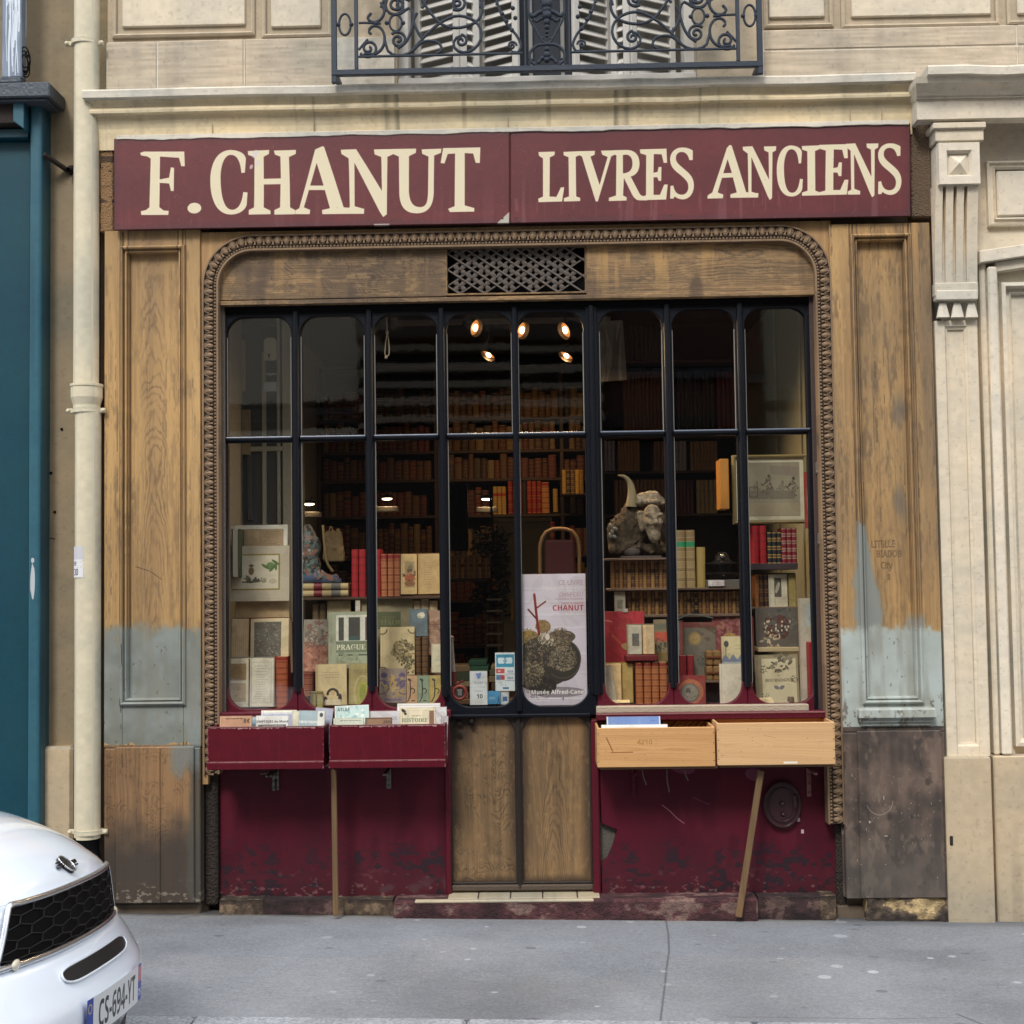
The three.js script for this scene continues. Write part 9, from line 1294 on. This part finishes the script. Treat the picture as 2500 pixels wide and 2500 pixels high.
  // number plate
  const pt = canvasTex(1024, 220, (g, w, h) => { g.fillStyle = '#d9dcdd'; g.fillRect(0, 0, w, h); g.fillStyle = '#1f3f9c'; g.fillRect(0, 0, 88, h); g.fillRect(w - 88, 0, 88, h); for (let i = 0; i < 12; i++) { g.fillStyle = '#e0c048'; g.beginPath(); g.arc(44 + Math.cos(i * 0.5236) * 24, 56 + Math.sin(i * 0.5236) * 24, 5, 0, 7); g.fill(); } g.fillStyle = '#eee'; g.font = 'bold 70px sans-serif'; g.textAlign = 'center'; g.fillText('F', 44, 190); g.fillStyle = '#c86a78'; g.fillRect(w - 80, 14, 72, 90); g.fillStyle = '#e6e6ea'; g.font = 'bold 56px sans-serif'; g.fillText('75', w - 44, 190); g.fillStyle = '#121317'; g.save(); g.translate(w / 2, 188); g.scale(0.78, 1.05); g.font = 'bold 196px sans-serif'; g.fillText('CS-694-YT', 0, 0); g.restore(); });
  const PU = 0.30, pm = new THREE.MeshStandardMaterial({ map: pt, roughness: 0.35 }); 
  const pl = new THREE.PlaneGeometry(0.52, 0.112, 20, 1); { const pp = pl.attributes.position; for (let i = 0; i < pp.count; i++) { const zz = pp.getX(i), u = zz / 0.87; const q = S(u, 15.0); pp.setXYZ(i, (q.x - nose) * 0.75 + 0.012, pp.getY(i), -zz); } pl.computeVertexNormals(); pl.translate(nose, road + 0.475, zc); }
  A('number_plate', pl, pm);
  { const c = S(0.62, 15.2), sh = rrShape(-0.03, -0.03, 0.03, 0.03, 0.008, 0.008), pts = sh.getPoints(6).map((p) => { const u = 0.62 + p.x / 0.87, q = S(u, 15.0); return new THREE.Vector3(q.x + 0.001, road + 0.45 + p.y, zc + u * 0.87); }); A('tow_cover', tube(pts, 0.0022, 60, 4, true), mat('#8f979e', 0.5)); }
  // badge on the bonnet
  { const c = S(0.0, 5.95), n = nrm(0.0, 5.95), q = new THREE.Quaternion().setFromUnitVectors(new THREE.Vector3(0, 1, 0), n), b = new THREE.Group(); b.name = 'badge'; b.position.copy(c).sub(car.position).addScaledVector(n, 0.004); b.quaternion.copy(q); b.scale.setScalar(1.25); car.add(b);
    const d = cyl(0.026, 0.027, 0.008, 24); local(b, 'disc', d, nb(mat('#121214', 0.25), 0.0002, 0.02)); const t = new THREE.TorusGeometry(0.0255, 0.0022, 8, 28); t.rotateX(Math.PI / 2); t.translate(0, 0.004, 0); local(b, 'ring', t, chrome); const w = []; for (const s of [-1, 1]) { const g = cbox(-0.004, 0.004, -0.002, 0.005, 0.026, 0.062, 0.002); if (s < 0) g.rotateY(Math.PI); w.push(g); for (let k = 0; k < 3; k++) { const f = cbox(-0.014 + k * 0.007, -0.01 + k * 0.007, 0, 0.006, 0.026, 0.05 + k * 0.004, 0.001); if (s < 0) f.rotateY(Math.PI); w.push(f); } } const wm2 = mat('#55585c', 0.25, { metalness: 0.9 }); local(b, 'wing', merge(w.slice(0, 4)), wm2); local(b, 'wing', merge(w.slice(4)), wm2); }
  // headlamps, wheels, cabin: out of the picture but part of the car
  for (const s of [-1, 1]) { const c = S(s * 0.76, 6.6), g = sph(1, 0, 0, 0, 20, 14); g.scale(0.07, 0.08, 0.1); g.translate(c.x - 0.065, c.y - 0.06, c.z); A('headlight', g, phys('#c9ccce', 0.1, { clearcoat: 1 })); }
  const body = new THREE.Shape([[-1.2, 1.04], [-1.75, 1.5], [-3.2, 1.52], [-3.85, 1.05], [-3.95, 0.4], [-0.9, 0.3], [-0.9, 0.9]].map(([x, y]) => new THREE.Vector2(nose + x, road + y)));
  A('body', extr(body, zc - 0.74, zc + 0.74, 0.06), paint); A('side_panel', merge(cbox(nose - 3.8, nose - 1.15, road + 0.3, road + 0.95, zc - 0.84, zc - 0.75, 0.03), cbox(nose - 3.8, nose - 1.15, road + 0.3, road + 0.95, zc + 0.75, zc + 0.84, 0.03)), paint);
  const gl = mat('#1b2126', 0.08); A('side_window', merge(cbox(nose - 3.4, nose - 1.75, road + 1.06, road + 1.42, zc - 0.752, zc - 0.735, 0.004), cbox(nose - 3.4, nose - 1.75, road + 1.06, road + 1.42, zc + 0.735, zc + 0.752, 0.004)), gl);
  { const w = cbox(-0.005, 0.005, 0, 0.66, -0.66, 0.66, 0.002); w.rotateZ(0.86); w.translate(nose - 1.235, road + 1.075, zc); A('windscreen', w, gl); }
  for (const x of [-0.82, -3.3]) for (const s of [-1, 1]) { const wg = new THREE.Group(); wg.name = 'wheel'; wg.position.set(nose + x, road + 0.3, zc + s * 0.72).sub(car.position); car.add(wg); const t = new THREE.TorusGeometry(0.23, 0.09, 12, 32); t.scale(1, 1, 1.1); local(wg, 'tyre', t, blackM); const r = cyl(0.2, 0.2, 0.12, 24); r.rotateX(Math.PI / 2); local(wg, 'rim', r, mat('#9a9da0', 0.35, { metalness: 0.8 })); }
}

// ---------------------------------------------------------------- the facing side of the street, seen as reflections in the panes
{
  const z = 12, dk = nb(mat('#1e1c1a', 0.6), 0.002, 0.5), rf = nb(mat('#3c4046', 0.7), 0.003, 0.5), wn = mat('#20252a', 0.2), sh = nb(mat('#8a8478', 0.8), 0.002, 0.5);
  const put = (label, x0, x1, y1, col, bands, wins) => {
    const st = nb(mat(col, 0.9), 0.004, 0.6), b = thing('opposite_building', label, 'building', [(x0 + x1) / 2, yS0, z + 2]);
    part(b, 'wall', cbox(x0, x1, 3.6, y1, z, z + 5, 0.02), st); part(b, 'ground_floor', cbox(x0, x1, -0.4, 3.595, z + 0.05, z + 5, 0.02), dk);
    for (const [y, h, d, m] of bands) part(b, 'cornice', cbox(x0 + 0.002, x1 - 0.002, y, y + h, z - d, z - 0.001, 0.01), m ? [dk, rf, sh][m - 1] : st);
    part(b, 'roof', (() => { const s = new THREE.Shape([[0, 0], [4.6, 0], [3.6, 2.4], [1.2, 2.4]].map((p) => new THREE.Vector2(...p))), q = new THREE.ExtrudeGeometry(s, { depth: x1 - x0, bevelEnabled: false }); q.rotateY(-Math.PI / 2); q.translate(x1, y1 + 0.001, z + 0.2); return uvm(q); })(), rf);
    for (const [x, y] of wins) { const w = new THREE.Group(); w.name = 'window'; w.position.set(x, y, z).sub(b.position); b.add(w); part(w, 'pane', cbox(x - 0.5, x + 0.5, y, y + 1.9, z - 0.02, z - 0.005, 0.004), wn); part(w, 'frame', mould({ x0: x - 0.66, x1: x + 0.66, y0: y - 0.1, y1: y + 2.05 }, [[0, z], [0, z - 0.1], [0.1, z - 0.1], [0.14, z - 0.02]]), st); part(w, 'shutter', cbox(x - 1.05, x - 0.68, y, y + 1.95, z - 0.06, z - 0.02, 0.004), sh); part(w, 'balcony', merge(cbox(x - 0.8, x + 0.8, y - 0.14, y - 0.02, z - 0.4, z, 0.01), cbox(x - 0.8, x + 0.8, y + 0.84, y + 0.9, z - 0.4, z - 0.36, 0.01), ...Array.from({ length: 13 }, (_, k) => cbox(x - 0.78 + k * 0.13 - 0.014, x - 0.78 + k * 0.13 + 0.014, y - 0.02, y + 0.84, z - 0.39, z - 0.37, 0.002))), dk); }
  };
  put('pale rendered building mirrored in the second pane', -22, -2.35, 9.5, '#c9c0ac', [[3.62, 0.16, 0.16, 0], [3.8, 0.1, 0.2, 1], [3.95, 0.12, 0.1, 2], [4.1, 0.06, 0.14, 1]], [[-15.3, 4.9], [-11.2, 4.9], [-7.1, 4.9]]);
  put('corniced stone building mirrored in the third and middle panes', -2.345, 0.95, 10.5, '#938a7c', [[3.62, 0.1, 0.1, 1], [3.74, 0.1, 0.2, 0], [3.86, 0.08, 0.05, 1], [3.97, 0.12, 0.25, 0], [4.11, 0.09, 0.06, 1], [4.22, 0.1, 0.2, 0], [4.34, 0.07, 0.06, 1], [4.44, 0.12, 0.26, 0], [4.58, 0.12, 0.06, 1], [4.72, 0.1, 0.3, 0]], [[-1.35, 5.02], [0.35, 5.02]]);
  put('dark reddish building mirrored in the right panes', 0.955, 3.2, 5.9, '#4e3630', [[3.62, 0.2, 0.1, 1], [4.3, 0.14, 0.12, 2], [4.46, 0.06, 0.05, 1]], []);
  put('grey-green building mirrored in the last pane', 3.205, 22, 8.5, '#8f8c7a', [[3.62, 0.3, 0.12, 0], [3.95, 0.1, 0.2, 1]], [[8.3, 4.9], [12.4, 4.9]]);
}

renderer.render(scene, camera);
